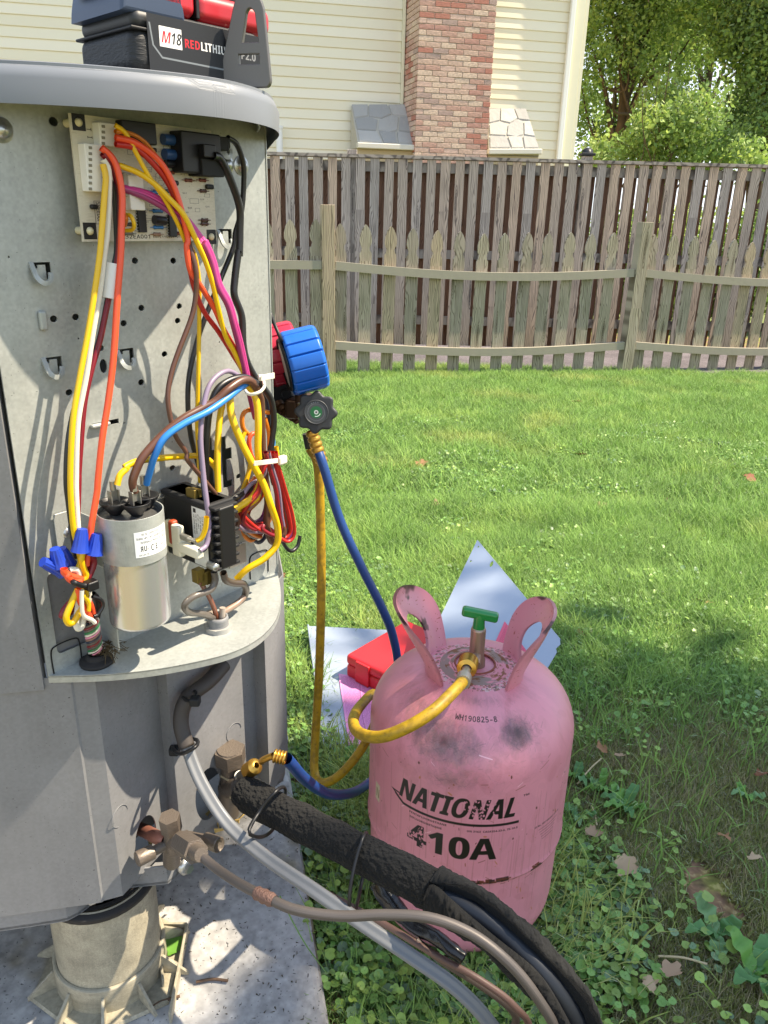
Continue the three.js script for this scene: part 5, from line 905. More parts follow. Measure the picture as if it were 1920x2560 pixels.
// ================================================================== COVER PANEL, RED CASE ON THE GRASS
{
  const gy = slope(0, -1.2) + 0.03;
  const cp = thing('cover_panel', 'pale grey sheet metal cover lying bent on the grass behind the tank', 'cover panel', onY(900, 1700, gy));
  const mS = std(0x9aa5b5, 0.35, 0.15, { bumpMap: bumpTex, bumpScale: 0.0002 });
  const poly = (pts, plane, th, holes = []) => {                                  // sheet from outline points lying in one plane
    const o = pts[0], x = pts[1].clone().sub(o).normalize(), n = plane.clone().normalize(), y = new THREE.Vector3().crossVectors(n, x).normalize();
    const s = new THREE.Shape(pts.map((p) => { const d = p.clone().sub(o); return new THREE.Vector2(d.dot(x), d.dot(y)); }));
    for (const [p, rx, ry] of holes) { const d = p.clone().sub(o), h = new THREE.Path(); h.absellipse(d.dot(x), d.dot(y), rx, ry, 0, Math.PI * 2); s.holes.push(h); }
    const g = new THREE.ExtrudeGeometry(s, { depth: th, bevelEnabled: false }); return frame(g, o.clone(), x, y, n);
  };
  const L = [[770, 1566], [1085, 1582], [1190, 1640], [1060, 1930], [905, 1912], [875, 1908], [870, 1898], [822, 1896], [812, 1885]].map(([x, y]) => onY(x, y, gy));
  part('flat_side', uvBox(poly(L, UP, 0.0014)), mS, cp);
  part('folded_edge', uvBox(tube([L[0], L[0].clone().lerp(L[8], 0.5), L[8]].map((p) => p.clone().setY(gy + 0.003)), 0.0022, 20, 6)), mS, cp);
  // raised side: leans back, apex up
  const zb0 = 1.30, q0 = atZ(1085, 1582, 1.22), qa = atZ(1193, 1352, 1.46), qr = atZ(1400, 1606, 1.16), ql = atZ(1352, 1700, 1.06), nrm = new THREE.Vector3().crossVectors(qr.clone().sub(q0), qa.clone().sub(q0)).normalize(); if (nrm.z < 0) nrm.negate();
  const pl = (x, y) => onPlane(x, y, q0, nrm);
  const Rr = [[1085, 1582], [1100, 1545], [1193, 1352], [1400, 1600], [1401, 1612], [1390, 1622], [1392, 1632], [1352, 1700], [1200, 1760], [1060, 1700]].map(([x, y]) => pl(x, y));
  part('raised_side', uvBox(poly(Rr, nrm, 0.0014, [[pl(1229, 1411), 0.009, 0.003], [pl(1196, 1368), 0.0028, 0.0018], [pl(1177, 1404), 0.0028, 0.002]])), mS, cp);
  part('folded_edge', tube([pl(1193, 1352), pl(1300, 1480), pl(1400, 1600)], 0.0018, 20, 6), mS, cp);
  const tW = (base, dark) => canvasTex(256, 512, (c, w, h) => { c.fillStyle = base; c.fillRect(0, 0, w, h); c.fillStyle = dark; for (let k = 0; k < 60; k++) for (const x0 of [14, 132]) { let x = x0; while (x < x0 + 100) { const l = 4 + hash(k, x) * 20; c.fillRect(x, 16 + k * 8, l, 2.4); x += l + 4; } } c.fillRect(118, 0, 4, h); });
  const lab = (pts, nn, m, lbl) => { const g = new THREE.BufferGeometry(); const [a, b, c, d] = pts; g.setAttribute('position', new THREE.Float32BufferAttribute([a, b, c, d].flatMap((p) => [p.x, p.y, p.z]), 3)); g.setAttribute('uv', new THREE.Float32BufferAttribute([0, 1, 1, 1, 1, 0, 0, 0], 2)); g.setIndex([0, 2, 1, 0, 3, 2]); g.computeVertexNormals(); part('wiring_label', g, m, cp, lbl); };
  lab([[846, 1684], [960, 1700], [975, 1872], [872, 1862]].map(([x, y]) => onY(x, y, gy + 0.0036)), UP, std(0xffffff, 0.6, 0, { map: tW('#dd8fc4', '#a8578c') }), 'pink printed wiring label on the flat side');
  lab([[1262, 1556], [1345, 1668], [1345, 1690], [1224, 1640]].map(([x, y]) => pl(x, y).addScaledVector(nrm, 0.003)), nrm, std(0xffffff, 0.6, 0, { map: tW('#d25a74', '#9c3046') }), 'red printed wiring label on the raised side');
  // red plastic case
  const ry = gy + 0.002, ra = onY(863, 1690, ry), rb = onY(1000, 1760, ry), rdir = rb.clone().sub(ra).setY(0).normalize(), rn = V(rdir.z, 0, -rdir.x), RL = 0.17, RW = 0.19, RH = 0.05;
  if (rn.z > 0) rn.negate();
  const cs = thing('red_case', 'small red plastic tool case lying on the pale grey cover', 'case', ra.clone());
  const mid = ra.clone().addScaledVector(rdir, RL / 2).addScaledVector(rn, RW / 2), rm = phys(0xd0252b, 0.42, 0, {});
  part('case_lid', frame(rbox(RL, RH * 0.45, RW, 0.008, 3), mid.clone().setY(ry + RH * 0.77), rdir, UP, rn.clone().negate()), rm, cs);
  part('case_base', frame(rbox(RL - 0.002, RH * 0.56, RW - 0.002, 0.006, 3), mid.clone().setY(ry + RH * 0.28), rdir, UP, rn.clone().negate()), rm, cs);
  for (const k of [0.27, 0.72]) part('latch', frame(rbox(0.034, RH * 0.9, 0.006, 0.002), ra.clone().addScaledVector(rdir, RL * k).addScaledVector(rn, -0.001).setY(ry + RH * 0.5), rdir, UP, rn.clone().negate()), rm, cs);
}

// ================================================================== CORDLESS TOOL ON THE LID
{
  const yb = HL + HT, K0 = onPlane(335, 148, V(0, 0, -0.63), V(0, 0, 1)).setY(yb), a = 47 * Math.PI / 180;
  const lx = V(Math.cos(a), 0, -Math.sin(a)), wx = V(-Math.sin(a), 0, -Math.cos(a));             // length: right and back; width: left and back
  const BL = 0.118, BW = 0.082, at = (l, w, h) => K0.clone().addScaledVector(lx, l).addScaledVector(wx, w).setY(yb + h);
  const tool = thing('cordless_tool', 'red and black cordless tool standing on its battery on the lid', 'power tool', at(BL / 2, BW / 2, 0));
  const wx2 = wx.clone();
  const bx = (name, l0, l1, w0, w1, h0, h1, m, r = 0.006, par = tool) => part(name, frame(rbox(l1 - l0, h1 - h0, w1 - w0, r, 4), at((l0 + l1) / 2, (w0 + w1) / 2, (h0 + h1) / 2), lx, UP, wx2.clone()), m, par);
  const bm = std(0x1f2022, 0.6, 0, { bumpMap: bumpTex, bumpScale: 0.0005 });
  const bat = bx('battery', 0, BL, 0, BW, 0.001, 0.030, bm, 0.009);
  bx('battery_top', 0.002, BL - 0.002, 0.001, BW - 0.001, 0.0285, 0.042, std(0x2c2d30, 0.5), 0.007, bat);
  bx('battery_seam', -0.0008, BL * 0.5, -0.0008, BW + 0.0008, 0.0275, 0.0295, std(0x101011, 0.6), 0.0009, bat);
  // printed side: dark plate with lettering, grey line
  const tM = canvasTex(1024, 384, (c, w, h) => {
    c.fillStyle = '#1a1c20'; c.fillRect(0, 0, w, h); c.strokeStyle = '#747a7e'; c.lineWidth = 13; c.beginPath(); c.moveTo(20, 60); c.lineTo(40, 210); c.lineTo(110, 286); c.lineTo(w, 300); c.stroke();
    c.fillStyle = '#e8e6e2'; c.fillRect(96, 70, 190, 140); c.font = 'bold italic 112px sans-serif'; c.fillStyle = '#c9202c'; c.fillText('M', 104, 182, 84); c.fillStyle = '#15161a'; c.fillText('18', 186, 182, 92);
    c.font = 'bold 84px sans-serif'; c.fillStyle = '#c9202c'; c.fillText('RED', 306, 186, 142); c.fillStyle = '#e8e6e2'; c.fillText('LITHIUM', 450, 186, 300); c.fillStyle = '#8d8f92'; c.fillText('CP2.0', 778, 190, 200);
  });
  const pl = new THREE.PlaneGeometry(BL * 0.86, 0.036); frame(pl, at(BL * 0.53, -0.0012, 0.021), lx, UP, wx.clone().negate()); part('side_label', pl, std(0xffffff, 0.45, 0, { map: tM }), bat);
  // foot of the tool: red shell, black grip, label block at the end
  const shell = bx('tool_foot', 0.058, BL + 0.012, 0.003, BW - 0.003, 0.041, 0.062, phys(0xb31f2b, 0.4, 0, { clearcoat: 0.2 }), 0.008);
  bx('red_block', 0.022, 0.058, 0.002, BW - 0.002, 0.042, 0.1, phys(0xc02430, 0.4, 0, { clearcoat: 0.2 }), 0.008, shell);
  bx('grip', 0.064, BL - 0.008, 0.010, BW - 0.010, 0.052, 0.13, std(0x23262b, 0.65), 0.014, shell);
  bx('seam', 0.0575, 0.0605, 0.003, BW - 0.003, 0.043, 0.1, M.black, 0.001, shell);
  const tF = canvasTex(512, 512, (c, w, h) => { c.fillStyle = '#39485e'; c.fillRect(0, 0, w, h); c.fillStyle = '#e4e6ea'; c.font = 'bold italic 120px sans-serif'; c.fillText('18V', 120, 190); c.strokeStyle = '#a3222c'; c.lineWidth = 14; c.beginPath(); c.moveTo(70, 250); c.lineTo(420, 250); c.stroke(); c.font = 'bold 58px sans-serif'; c.fillStyle = '#c9202c'; c.fillText('RED', 90, 420); c.fillStyle = '#e4e6ea'; c.fillText('LITHIUM', 212, 420); });
  const s = new THREE.Shape(); s.moveTo(-0.001, 0.041); s.quadraticCurveTo(0.002, 0.06, 0.014, 0.085); s.quadraticCurveTo(0.022, 0.105, 0.04, 0.12); s.lineTo(0.045, 0.041);
  const wedge = new THREE.ExtrudeGeometry(s, { depth: BW - 0.010, bevelEnabled: true, bevelSize: 0.003, bevelThickness: 0.003, bevelSegments: 3 }); frame(wedge, at(-0.001, BW - 0.005, 0), lx, UP, wx.clone().negate());
  const wd = part('release_block', wedge, std(0x35435a, 0.45), shell);
  const fpl = new THREE.PlaneGeometry(BW * 0.62, 0.036); const upn = V(0, 0.9, 0).addScaledVector(lx, 0.36).normalize(); frame(fpl, at(0.0005, BW / 2, 0.069), wx.clone().negate(), upn, lx.clone().negate().multiplyScalar(0.9).addScaledVector(UP, 0.36).normalize()); part('front_label', fpl, std(0xffffff, 0.45, 0, { map: tF }), wd);
  // belt hook: bent plate with two openings
  const hs = new THREE.Shape(); hs.moveTo(-0.020, -0.004); hs.lineTo(0.022, -0.004); hs.quadraticCurveTo(0.027, -0.004, 0.027, 0.002); hs.lineTo(0.022, 0.052); hs.quadraticCurveTo(0.018, 0.066, 0.008, 0.066); hs.quadraticCurveTo(-0.002, 0.066, -0.006, 0.054); hs.lineTo(-0.022, 0.006);
  const h1 = new THREE.Path(); h1.moveTo(0, 0.028); h1.lineTo(0.018, 0.028); h1.lineTo(0.015, 0.05); h1.quadraticCurveTo(0.009, 0.058, 0.005, 0.05); const h2 = new THREE.Path(); h2.moveTo(-0.004, 0.012); h2.lineTo(0.018, 0.012); h2.lineTo(0.018, 0.021); h2.lineTo(-0.004, 0.021); hs.holes.push(h1, h2);
  const hk = new THREE.ExtrudeGeometry(hs, { depth: 0.003, bevelEnabled: true, bevelSize: 0.0008, bevelThickness: 0.0008, bevelSegments: 2 }); hk.scale(0.84, 0.92, 1);
  const hp0 = onPlane(610, 172, V(0, 0, -0.685), V(0, 0, 1)).setY(yb + 0.003), hn = V(-0.25, 0, 0.97).normalize(), hx = V(0.97, 0, 0.25).normalize(); frame(hk, hp0, hx, UP, hn);
  const bh = part('belt_hook', hk, std(0x6a6763, 0.42, 0.6), tool, 'grey metal belt hook with two openings');
  part('hook_arm', [frame(rbox(0.02, 0.022, 0.003, 0.001), hp0.clone().addScaledVector(hx, -0.019).add(V(0, 0.012, -0.006)), V(0.7, 0, -0.7).normalize(), UP, V(0.7, 0, 0.7).normalize()), frame(rbox(0.02, 0.009, 0.003, 0.001), hp0.clone().addScaledVector(hx, -0.022).add(V(0, 0.034, -0.008)), hx, UP, hn), cyl(hp0.clone().addScaledVector(hx, -0.026).add(V(0, 0.034, -0.007)), hp0.clone().addScaledVector(hx, -0.026).add(V(0, 0.034, -0.004)), 0.003)], std(0x77746d, 0.4, 0.6), bh);
}

// ================================================================== FENCES
function woodTex(base, dark, s, green = 0) {
  return tex(128, 1024, (u, v) => {
    const kx = 0.5 + 0.25 * Math.sin(s * 3.1), ky = 0.2 + 0.6 * hash(s, 7), dx = (u - kx) * 1.6, dy = (v - ky) * 9, knot = Math.exp(-(dx * dx * 60 + dy * dy * 3));
    const w = u * 9 + (fbm(u * 2, v * 6, 3, s) - 0.5) * 5 + knot * 5, gr = 0.5 + 0.5 * Math.sin(w * 6.283), fine = fbm(u * 50, v * 9, 3, s + 5), blot = fbm(u * 2, v * 8, 3, s + 9);
    const k = smooth(0.55, 1, gr) * 0.5 + (fine - 0.5) * 0.7 + (blot - 0.5) * 0.5 + knot * 0.5;
    return base.map((x, n) => lerp(x, dark[n], clamp(k)) * (n === 1 ? 1 + green * (blot - 0.4) : 1));
  });
}
const oldWood = [0, 1, 2, 3, 4].map((k) => { const t = woodTex([[0.77, 0.69, 0.61], [0.72, 0.67, 0.62], [0.68, 0.64, 0.60], [0.80, 0.70, 0.60], [0.71, 0.65, 0.585]][k], [0.23, 0.20, 0.19], 200 + k * 17); return std(0xffffff, 0.85, 0, { map: t, bumpMap: t, bumpScale: 0.0015 }); });
const greenWood = [0, 1, 2, 3].map((k) => { const t = woodTex([[0.65, 0.61, 0.53], [0.61, 0.58, 0.51], [0.67, 0.605, 0.505], [0.60, 0.565, 0.50]][k], [0.27, 0.23, 0.17], 300 + k * 13, 0.05); return std(0xffffff, 0.85, 0, { map: t, bumpMap: t, bumpScale: 0.0015 }); });
const railM = std(0x97907f, 0.85, 0, { bumpMap: bumpTex, bumpScale: 0.001 });
const darkWood = std(0xffffff, 0.9, 0, { map: woodTex([0.60, 0.46, 0.38], [0.3, 0.21, 0.16], 411) });
const boardGeo = (w, h, d) => { const g = rbox(w, h, d, 0.003, 1); const p = g.attributes.position, uv = g.attributes.uv; for (let i = 0; i < p.count; i++) uv.setXY(i, p.getX(i) / 0.12 + 0.5, p.getY(i) / 1.9); return g; };
{
  seed = 31;
  // low picket fence: two spans seen, rails on this side
  const p1 = onY(820, 942, -0.30), p2 = onY(1560, 936, -0.33), dir = p2.clone().sub(p1).setY(0).normalize(), ang = -Math.atan2(dir.z, dir.x), nrm = V(-dir.z, 0, dir.x);
  const span = p1.distanceTo(p2), fence = thing('picket_fence', 'low wooden picket fence with pointed notched tops along the lawn', 'fence', p1.clone());
  const post = boardGeo(0.092, 1.30, 0.092);
  const posts = [-span, 0, span, 2 * span].map((s) => p1.clone().addScaledVector(dir, s));
  posts.forEach((p, i) => { const gy = lerp(p1.y, p2.y, (i - 1)); put('post', post, greenWood[i % 2 ? 2 : 0], fence, V(p.x, (i === 2 ? p2.y : p1.y) + 0.57 - (i === 2 ? 0.03 : 0), p.z), [0, ang, i === 2 ? -0.012 : 0.004]); });
  // picket outline: shaft, shoulder notch, pointed head
  const pk = (k) => {
    const s = new THREE.Shape(), w = 0.0445, H = 1.07;
    s.moveTo(-w, 0); s.lineTo(w, 0); s.lineTo(w, H - 0.2); s.quadraticCurveTo(w - 0.018, H - 0.175, w - 0.016, H - 0.155); s.quadraticCurveTo(w - 0.004, H - 0.14, w, H - 0.115); s.quadraticCurveTo(w * 0.95, H - 0.035, 0, H);
    s.quadraticCurveTo(-w * 0.95, H - 0.035, -w, H - 0.115); s.quadraticCurveTo(-w + 0.004, H - 0.14, -w + 0.016, H - 0.155); s.quadraticCurveTo(-w + 0.018, H - 0.175, -w, H - 0.2);
    const g = new THREE.ExtrudeGeometry(s, { depth: 0.019, bevelEnabled: false, curveSegments: 6 }), p = g.attributes.position, uv = g.attributes.uv; for (let i = 0; i < p.count; i++) uv.setXY(i, p.getX(i) / 0.11 + 0.5 + k * 0.3, p.getY(i) / 1.3 + k * 0.37); return g;
  };
  const pks = [0, 1, 2].map(pk);
  const sag = (s) => { const k = s / span, f = k - Math.floor(k); return -0.055 * Math.sin(f * Math.PI) * (k >= 0 && k < 2 ? 1 : 0.3); };
  const railY = (s) => lerp(p1.y, p2.y, s / span);
  const step = 0.1795, n0 = Math.floor(-span / step), n1 = Math.floor(2 * span / step);
  for (let i = n0; i <= n1; i++) {
    const s = i * step + 0.1, f = ((s / span) % 1 + 1) % 1; if (f < 0.03 || f > 0.975) continue;
    const p = p1.clone().addScaledVector(dir, s).addScaledVector(nrm, -0.024);
    const m = put('picket', pks[Math.abs(i) % 3], greenWood[Math.floor(rnd() * 4)], fence, V(p.x, railY(s) + 0.045 + sag(s) * 0.75 + rr(-0.012, 0.012), p.z), [0, ang, rr(-0.012, 0.012)]);
  }
  const rail = (h, a) => { for (let k = -1; k < 2; k++) { const pts = []; for (let i = 0; i <= 12; i++) { const s = (k + 0.02 + 0.96 * i / 12) * span; pts.push(p1.clone().addScaledVector(dir, s).setY(railY(s) + h + sag(s + 1e-6)).addScaledVector(nrm, 0.016)); } part('rail', sweep(pts, () => [[-0.019, -0.03], [0.019, -0.03], [0.019, 0.03], [-0.019, 0.03]], UP, 24), railM, fence); } };
  rail(0.815); rail(0.245);
}
{
  seed = 57;
  // tall board fence behind the path, boards on both sides
  const zF = 8.0, a = atZ(640, 380, zF), b = atZ(1920, 413, zF + 0.1), dir = b.clone().sub(a).setY(0).normalize(), nrm = V(-dir.z, 0, dir.x), ang = -Math.atan2(dir.z, dir.x), top = (a.y + b.y) / 2, base = slope(0, -8);
  const fence = thing('privacy_fence', 'tall weathered grey board fence with alternating boards behind the path', 'fence', V(0.5, base, -zF));
  const H = top - base - 0.06, fb = [0, 1, 2].map(() => { const w = rr(0.084, 0.093), g = boardGeo(w, H, 0.018), uv = g.attributes.uv, o = rnd(); for (let i = 0; i < uv.count; i++) uv.setY(i, uv.getY(i) + o); return g; });
  const S0 = -3.6, S1 = a.distanceTo(b) + 1.6, step = 0.135, yOf = (s) => lerp(a.y, b.y, s / a.distanceTo(b));
  for (let s = S0, i = 0; s < S1; s += step, i++) {
    const p = a.clone().addScaledVector(dir, s).addScaledVector(nrm, 0.03); const warm = clamp(1 - (s - 0.4) / 1.4);
    const m = rnd() < warm * 0.7 ? oldWood[rnd() < 0.6 ? 3 : 0] : oldWood[Math.floor(rr(0, 5)) % 5];
    put('board', fb[i % 3], m, fence, V(p.x, yOf(s) - 0.03 - H / 2, p.z), [0, ang, rr(-0.006, 0.006)]);
    const q = a.clone().addScaledVector(dir, s + step / 2).addScaledVector(nrm, -0.075);
    put('back_board', fb[(i + 1) % 3], darkWood, fence, V(q.x, yOf(s) - 0.05 - H / 2, q.z), [0, ang, 0]);
  }
  for (const h of [0.1, 0.88, 1.52]) { const pts = [S0, 0.5, 2, 3.5, S1].map((s) => a.clone().addScaledVector(dir, s).setY(yOf(s) - h).addScaledVector(nrm, -0.022)); part('rail', sweep(pts, () => [[-0.019, -0.042], [0.019, -0.042], [0.019, 0.042], [-0.019, 0.042]], UP, 16), oldWood[2], fence); }
  { const pts = [S0, 0.5, 2, 3.5, S1].map((s) => a.clone().addScaledVector(dir, s).setY(yOf(s) - 0.012).addScaledVector(nrm, -0.02)); part('cap_board', sweep(pts, () => [[-0.075, -0.014], [0.075, -0.014], [0.075, 0.014], [-0.075, 0.014]], UP, 16), oldWood[4], fence); }
  for (const px of [880, 1470]) { const p = onPlane(px, 396, a, nrm).addScaledVector(nrm, -0.04); put('post', boardGeo(0.092, H + 0.1, 0.092), oldWood[2], fence, V(p.x, base + (H + 0.1) / 2, p.z), [0, ang, 0]); if (px > 1000) part('post_cap', [frame(rbox(0.13, 0.025, 0.13, 0.006), V(p.x, p.y + 0.035, p.z), dir, UP, nrm), latheOn(V(p.x, p.y + 0.045, p.z), UP, [[0.055, 0], [0.05, 0.03], [0.02, 0.05], [0, 0.052]], 4)], M.black, fence); }
}

// ================================================================== HOUSE
{
  const zH = 12.2, phi = 12 * Math.PI / 180, hn = V(Math.sin(phi), 0, Math.cos(phi)), hd = V(Math.cos(phi), 0, -Math.sin(phi)), H0 = atZ(1010, 300, zH);
  const on = (px, py, o = 0) => onPlane(px, py, H0.clone().addScaledVector(hn, o), hn), sH = (p) => p.clone().sub(H0).dot(hd);
  const at = (s, y, o = 0) => V(H0.x, y, H0.z).addScaledVector(hd, s).addScaledVector(hn, o);
  const house = thing('house', 'pale yellow sided house with a brick chimney behind the fences', 'house', at(0, -0.5));
  const sEdge = sH(on(1447, 200)), y0 = 0.2, y1 = 6.2, sLeft = -9;
  part('wall_core', frame(new THREE.BoxGeometry(sEdge - sLeft - 0.02, y1 + 0.6, 0.2), at((sEdge + sLeft) / 2, (y1 - 0.6) / 2, -0.16), hd, UP, hn), std(0xcfc08a, 0.8), house);
  part('wall_core', frame(new THREE.BoxGeometry(0.2, y1 + 0.6, 6), at(sEdge - 0.16, (y1 - 0.6) / 2, -3.2), hd, UP, hn), std(0xcfc08a, 0.8), house);
  const cL = sH(on(1012, 200)), cR = sH(on(1228, 200));
  const sid = [0xede5cb, 0xeae1c5, 0xf0e8d0].map((c) => std(c, 0.55));
  const lap = (len) => { const s = new THREE.Shape(); s.moveTo(0, 0); s.lineTo(0.016, 0); s.lineTo(0.018, 0.006); s.lineTo(0.006, 0.125); s.lineTo(0, 0.125); const g = new THREE.ExtrudeGeometry(s, { depth: len, bevelEnabled: false }); g.rotateY(-Math.PI / 2); return g; };   // profile depth -> +z, length along -x
  const cour = 0.1265, rows = Math.floor((y1 - y0) / cour);
  const LL = cL - 0.05 - sLeft, RL = sEdge - 0.14 - cR - 0.01, gL = lap(LL), gR = lap(RL); gL.translate(LL, 0, 0); gR.translate(RL, 0, 0);
  for (let k = 0; k < rows; k++) {
    const y = y0 + k * cour;
    const mk = (g, s, i) => { const m = shadow(new THREE.Mesh(g, sid[(k + i) % 3])); m.name = 'siding_board'; m.position.copy(at(s, y, -0.06)).sub(rootOff(house)); m.rotation.y = phi; house.add(m); };
    mk(gL, sLeft, 0); mk(gR, cR + 0.01, 1);
  }
  // corner boards, downspout, trim by the chimney
  const trim = std(0xe9e2c4, 0.5);
  part('corner_board', frame(rbox(0.14, y1 - 0.62, 0.05, 0.004), at(sEdge - 0.07, (y1 + 0.62 + 0.35) / 2, -0.035), hd, UP, hn), trim, house);
  part('corner_board', frame(rbox(0.05, y1 - 0.6, 0.14, 0.004), at(sEdge + 0.028, (y1 + 0.62 + 0.35) / 2, -0.085), hd, UP, hn), trim, house);
  part('downspout', frame(rbox(0.075, y1, 0.06, 0.012, 2), at(sEdge - 0.20, y1 / 2, 0.01), hd, UP, hn), std(0xf0ede4, 0.45), house);
  part('chimney_trim', frame(rbox(0.04, y1 - sH(on(0, 0)) * 0 - 1.9, 0.04, 0.004), at(cL - 0.03, (y1 + 1.95) / 2, -0.02), hd, UP, hn), trim, house);
  const brickM = [[0.72, 0.55, 0.49], [0.76, 0.61, 0.54], [0.80, 0.68, 0.60], [0.84, 0.74, 0.65], [0.72, 0.49, 0.42], [0.81, 0.69, 0.62], [0.70, 0.60, 0.55]].map((b, k) => { const t = tex(64, 64, (u, v) => { const a = 0.8 + 0.4 * fbm(u * 8, v * 8, 3, 500 + k, 8); return b.map((x) => x * a); }); return std(0xffffff, 0.9, 0, { map: t, bumpMap: t, bumpScale: 0.002 }); });
  // chimney, its left side splayed back to the wall
  seed = 91;
  const fo = 0.52, fL = sH(on(1043, 200, fo)), fR = sH(on(1230, 200, fo)), yTop = 6.2;
  const mortar = std(0xb5a998, 0.95);
  const pA = at(cL, 0, -0.05), pB = at(fL, 0, fo), pC = at(fR, 0, fo), pD = at(fR, 0, -0.05);
  const core = (dist) => { const cx = pA.clone().add(pB).add(pC).add(pD).multiplyScalar(0.25); return [pA, pB, pC, pD].map((p) => p.clone().add(cx.clone().sub(p).setY(0).normalize().multiplyScalar(dist))); };
  part('chimney_core', slab(core(0.012), -0.5, yTop), mortar, house);
  const faces = [[pB, pC], [pA, pB]], bh = 0.0575, ch = 0.0667, full = new Map();
  const bg = (L) => { const k = L.toFixed(3); if (!full.has(k)) full.set(k, rbox(L, bh, 0.02, 0.003, 1)); return full.get(k); };
  const y00 = on(1130, 400, fo).y; let made = 0;
  const rest = [];
  for (let c = 0; c < 80; c++) {
    const y = y00 - 0.05 + c * ch; if (y > yTop) break;
    const fl = (y - y00) > 0 && (y - y00) < 2.35;
    faces.forEach(([f0, f1], fi) => {
      const d = f1.clone().sub(f0), L = d.length(); d.normalize(); const n = V(-d.z, 0, d.x), st = 0.203; let s = c % 2 ? -st / 2 : 0; const nb = Math.round(L / st), ss = L / nb; s = c % 2 ? -ss / 2 : 0;
      for (; s < L - 0.01; s += ss) {
        const a = Math.max(s, 0), b = Math.min(s + ss - 0.009, L - 0.002); if (b - a < 0.04) continue;
        const p = f0.clone().addScaledVector(d, (a + b) / 2).setY(y + bh / 2).addScaledVector(n, -0.006 + rr(-0.002, 0.002));
        const patch = fbm(a * 2.4 + fi * 9, y * 1.8, 3, 33), r = rnd(); const mi = rnd() < 1.6 * (patch - 0.40) ? (r < 0.4 ? 4 : r < 0.7 ? 0 : 1) : (r < 0.3 ? 2 : r < 0.55 ? 3 : r < 0.75 ? 5 : r < 0.9 ? 1 : 6);
        const ry = -Math.atan2(d.z, d.x);
        if (fl && made < 290) { made++; put('brick', bg(b - a), brickM[mi], house, p, [0, ry, 0]); }
        else { const g = bg(b - a).clone(); g.rotateY(ry); g.translate(p.x, p.y, p.z); rest.push(g); }
      }
    });
  }
  const rm = part('brickwork', rest, brickM[1], house); rm.userData.kind = 'stuff';
  // sloping stone shoulders on both sides of the chimney
  const shoulder = (px, apx, tones) => {
    const stoneM = tones.map((c) => std(c, 0.9, 0, { bumpMap: bumpTex, bumpScale: 0.006 }));
    // px: back-left, back-right, front-right, front-left on the slope
    const oF = 0.42, b0 = on(...px[0], 0.02), b1 = on(...px[1], 0.02), f1 = on(...px[2], oF), f0 = on(...px[3], oF);
    const P = (u, v, o = 0) => b0.clone().lerp(b1, u).lerp(f0.clone().lerp(f1, u), v).addScaledVector(UP, o);
    const sh = part('shoulder_base', [slab([b0, f0, f1, b1].map((p) => p.clone().setY(0)), -0.4, Math.min(f0.y, f1.y) - 0.06)], std(0xb9a886, 0.9), house);
    const wedge = new THREE.BufferGeometry(), lo = Math.min(f0.y, f1.y) - 0.07, q = [b0, b1, f1, f0, b0.clone().setY(lo), b1.clone().setY(lo), f1.clone().setY(lo), f0.clone().setY(lo)];
    wedge.setAttribute('position', new THREE.Float32BufferAttribute(q.flatMap((p) => [p.x, p.y - 0.012, p.z]), 3)); wedge.setIndex([0, 3, 1, 1, 3, 2, 3, 7, 2, 2, 7, 6, 0, 4, 3, 3, 4, 7, 1, 2, 5, 2, 6, 5]); const wg = wedge.toNonIndexed(); wg.computeVertexNormals(); wg.setAttribute('uv', new THREE.Float32BufferAttribute(new Float32Array(wg.attributes.position.count * 2), 2));
    part('mortar_bed', wg, std(0xb8b2a4, 0.95), house);
    const polys = [[[0.01, 0.02], [0.3, 0.02], [0.26, 0.3], [0.02, 0.36]], [[0.33, 0.02], [0.66, 0.02], [0.7, 0.25], [0.5, 0.36], [0.29, 0.31]], [[0.69, 0.02], [0.99, 0.02], [0.99, 0.3], [0.73, 0.27]], [[0.02, 0.4], [0.27, 0.34], [0.42, 0.42], [0.36, 0.68], [0.03, 0.66]], [[0.46, 0.42], [0.71, 0.29], [0.82, 0.34], [0.74, 0.66], [0.58, 0.72], [0.4, 0.67]], [[0.85, 0.34], [0.99, 0.33], [0.99, 0.7], [0.78, 0.66]], [[0.03, 0.7], [0.37, 0.72], [0.42, 0.98], [0.03, 0.98]], [[0.41, 0.71], [0.58, 0.76], [0.7, 0.72], [0.68, 0.98], [0.46, 0.98]], [[0.74, 0.7], [0.99, 0.74], [0.99, 0.98], [0.72, 0.98]]];
    polys.forEach((pl, i) => { const n = pl.length, pos = [], idx = []; for (const o of [0.014, -0.02]) pl.forEach(([u, v]) => { const p = P(u, v, o); pos.push(p.x, p.y, p.z); }); for (let k = 1; k < n - 1; k++) idx.push(0, k, k + 1); for (let k = 0; k < n; k++) idx.push(k, (k + 1) % n, n + k, (k + 1) % n, n + (k + 1) % n, n + k); let g = new THREE.BufferGeometry(); g.setAttribute('position', new THREE.Float32BufferAttribute(pos, 3)); g.setIndex(idx); g = g.toNonIndexed(); g.computeVertexNormals(); part('flagstone', uvBox(g), stoneM[(i + (apx | 0)) % 4], house); });
    part('coping_stone', frame(rbox(f0.distanceTo(f1) + 0.04, 0.07, 0.10, 0.012), f0.clone().lerp(f1, 0.5).addScaledVector(hn, 0.03).addScaledVector(UP, -0.04), f1.clone().sub(f0).normalize(), UP, hn), std(0xd6d0c0, 0.8), house);
  };
  shoulder([[878, 262], [1012, 262], [1036, 362], [895, 356]], 0, [0xaaa7a0, 0xa19f9a, 0xb1aea7, 0x9c9a95]);
  shoulder([[1222, 272], [1315, 272], [1348, 372], [1222, 372]], 1, [0xaaa7a0, 0xa19f9a, 0xb1aea7, 0x9c9a95]);
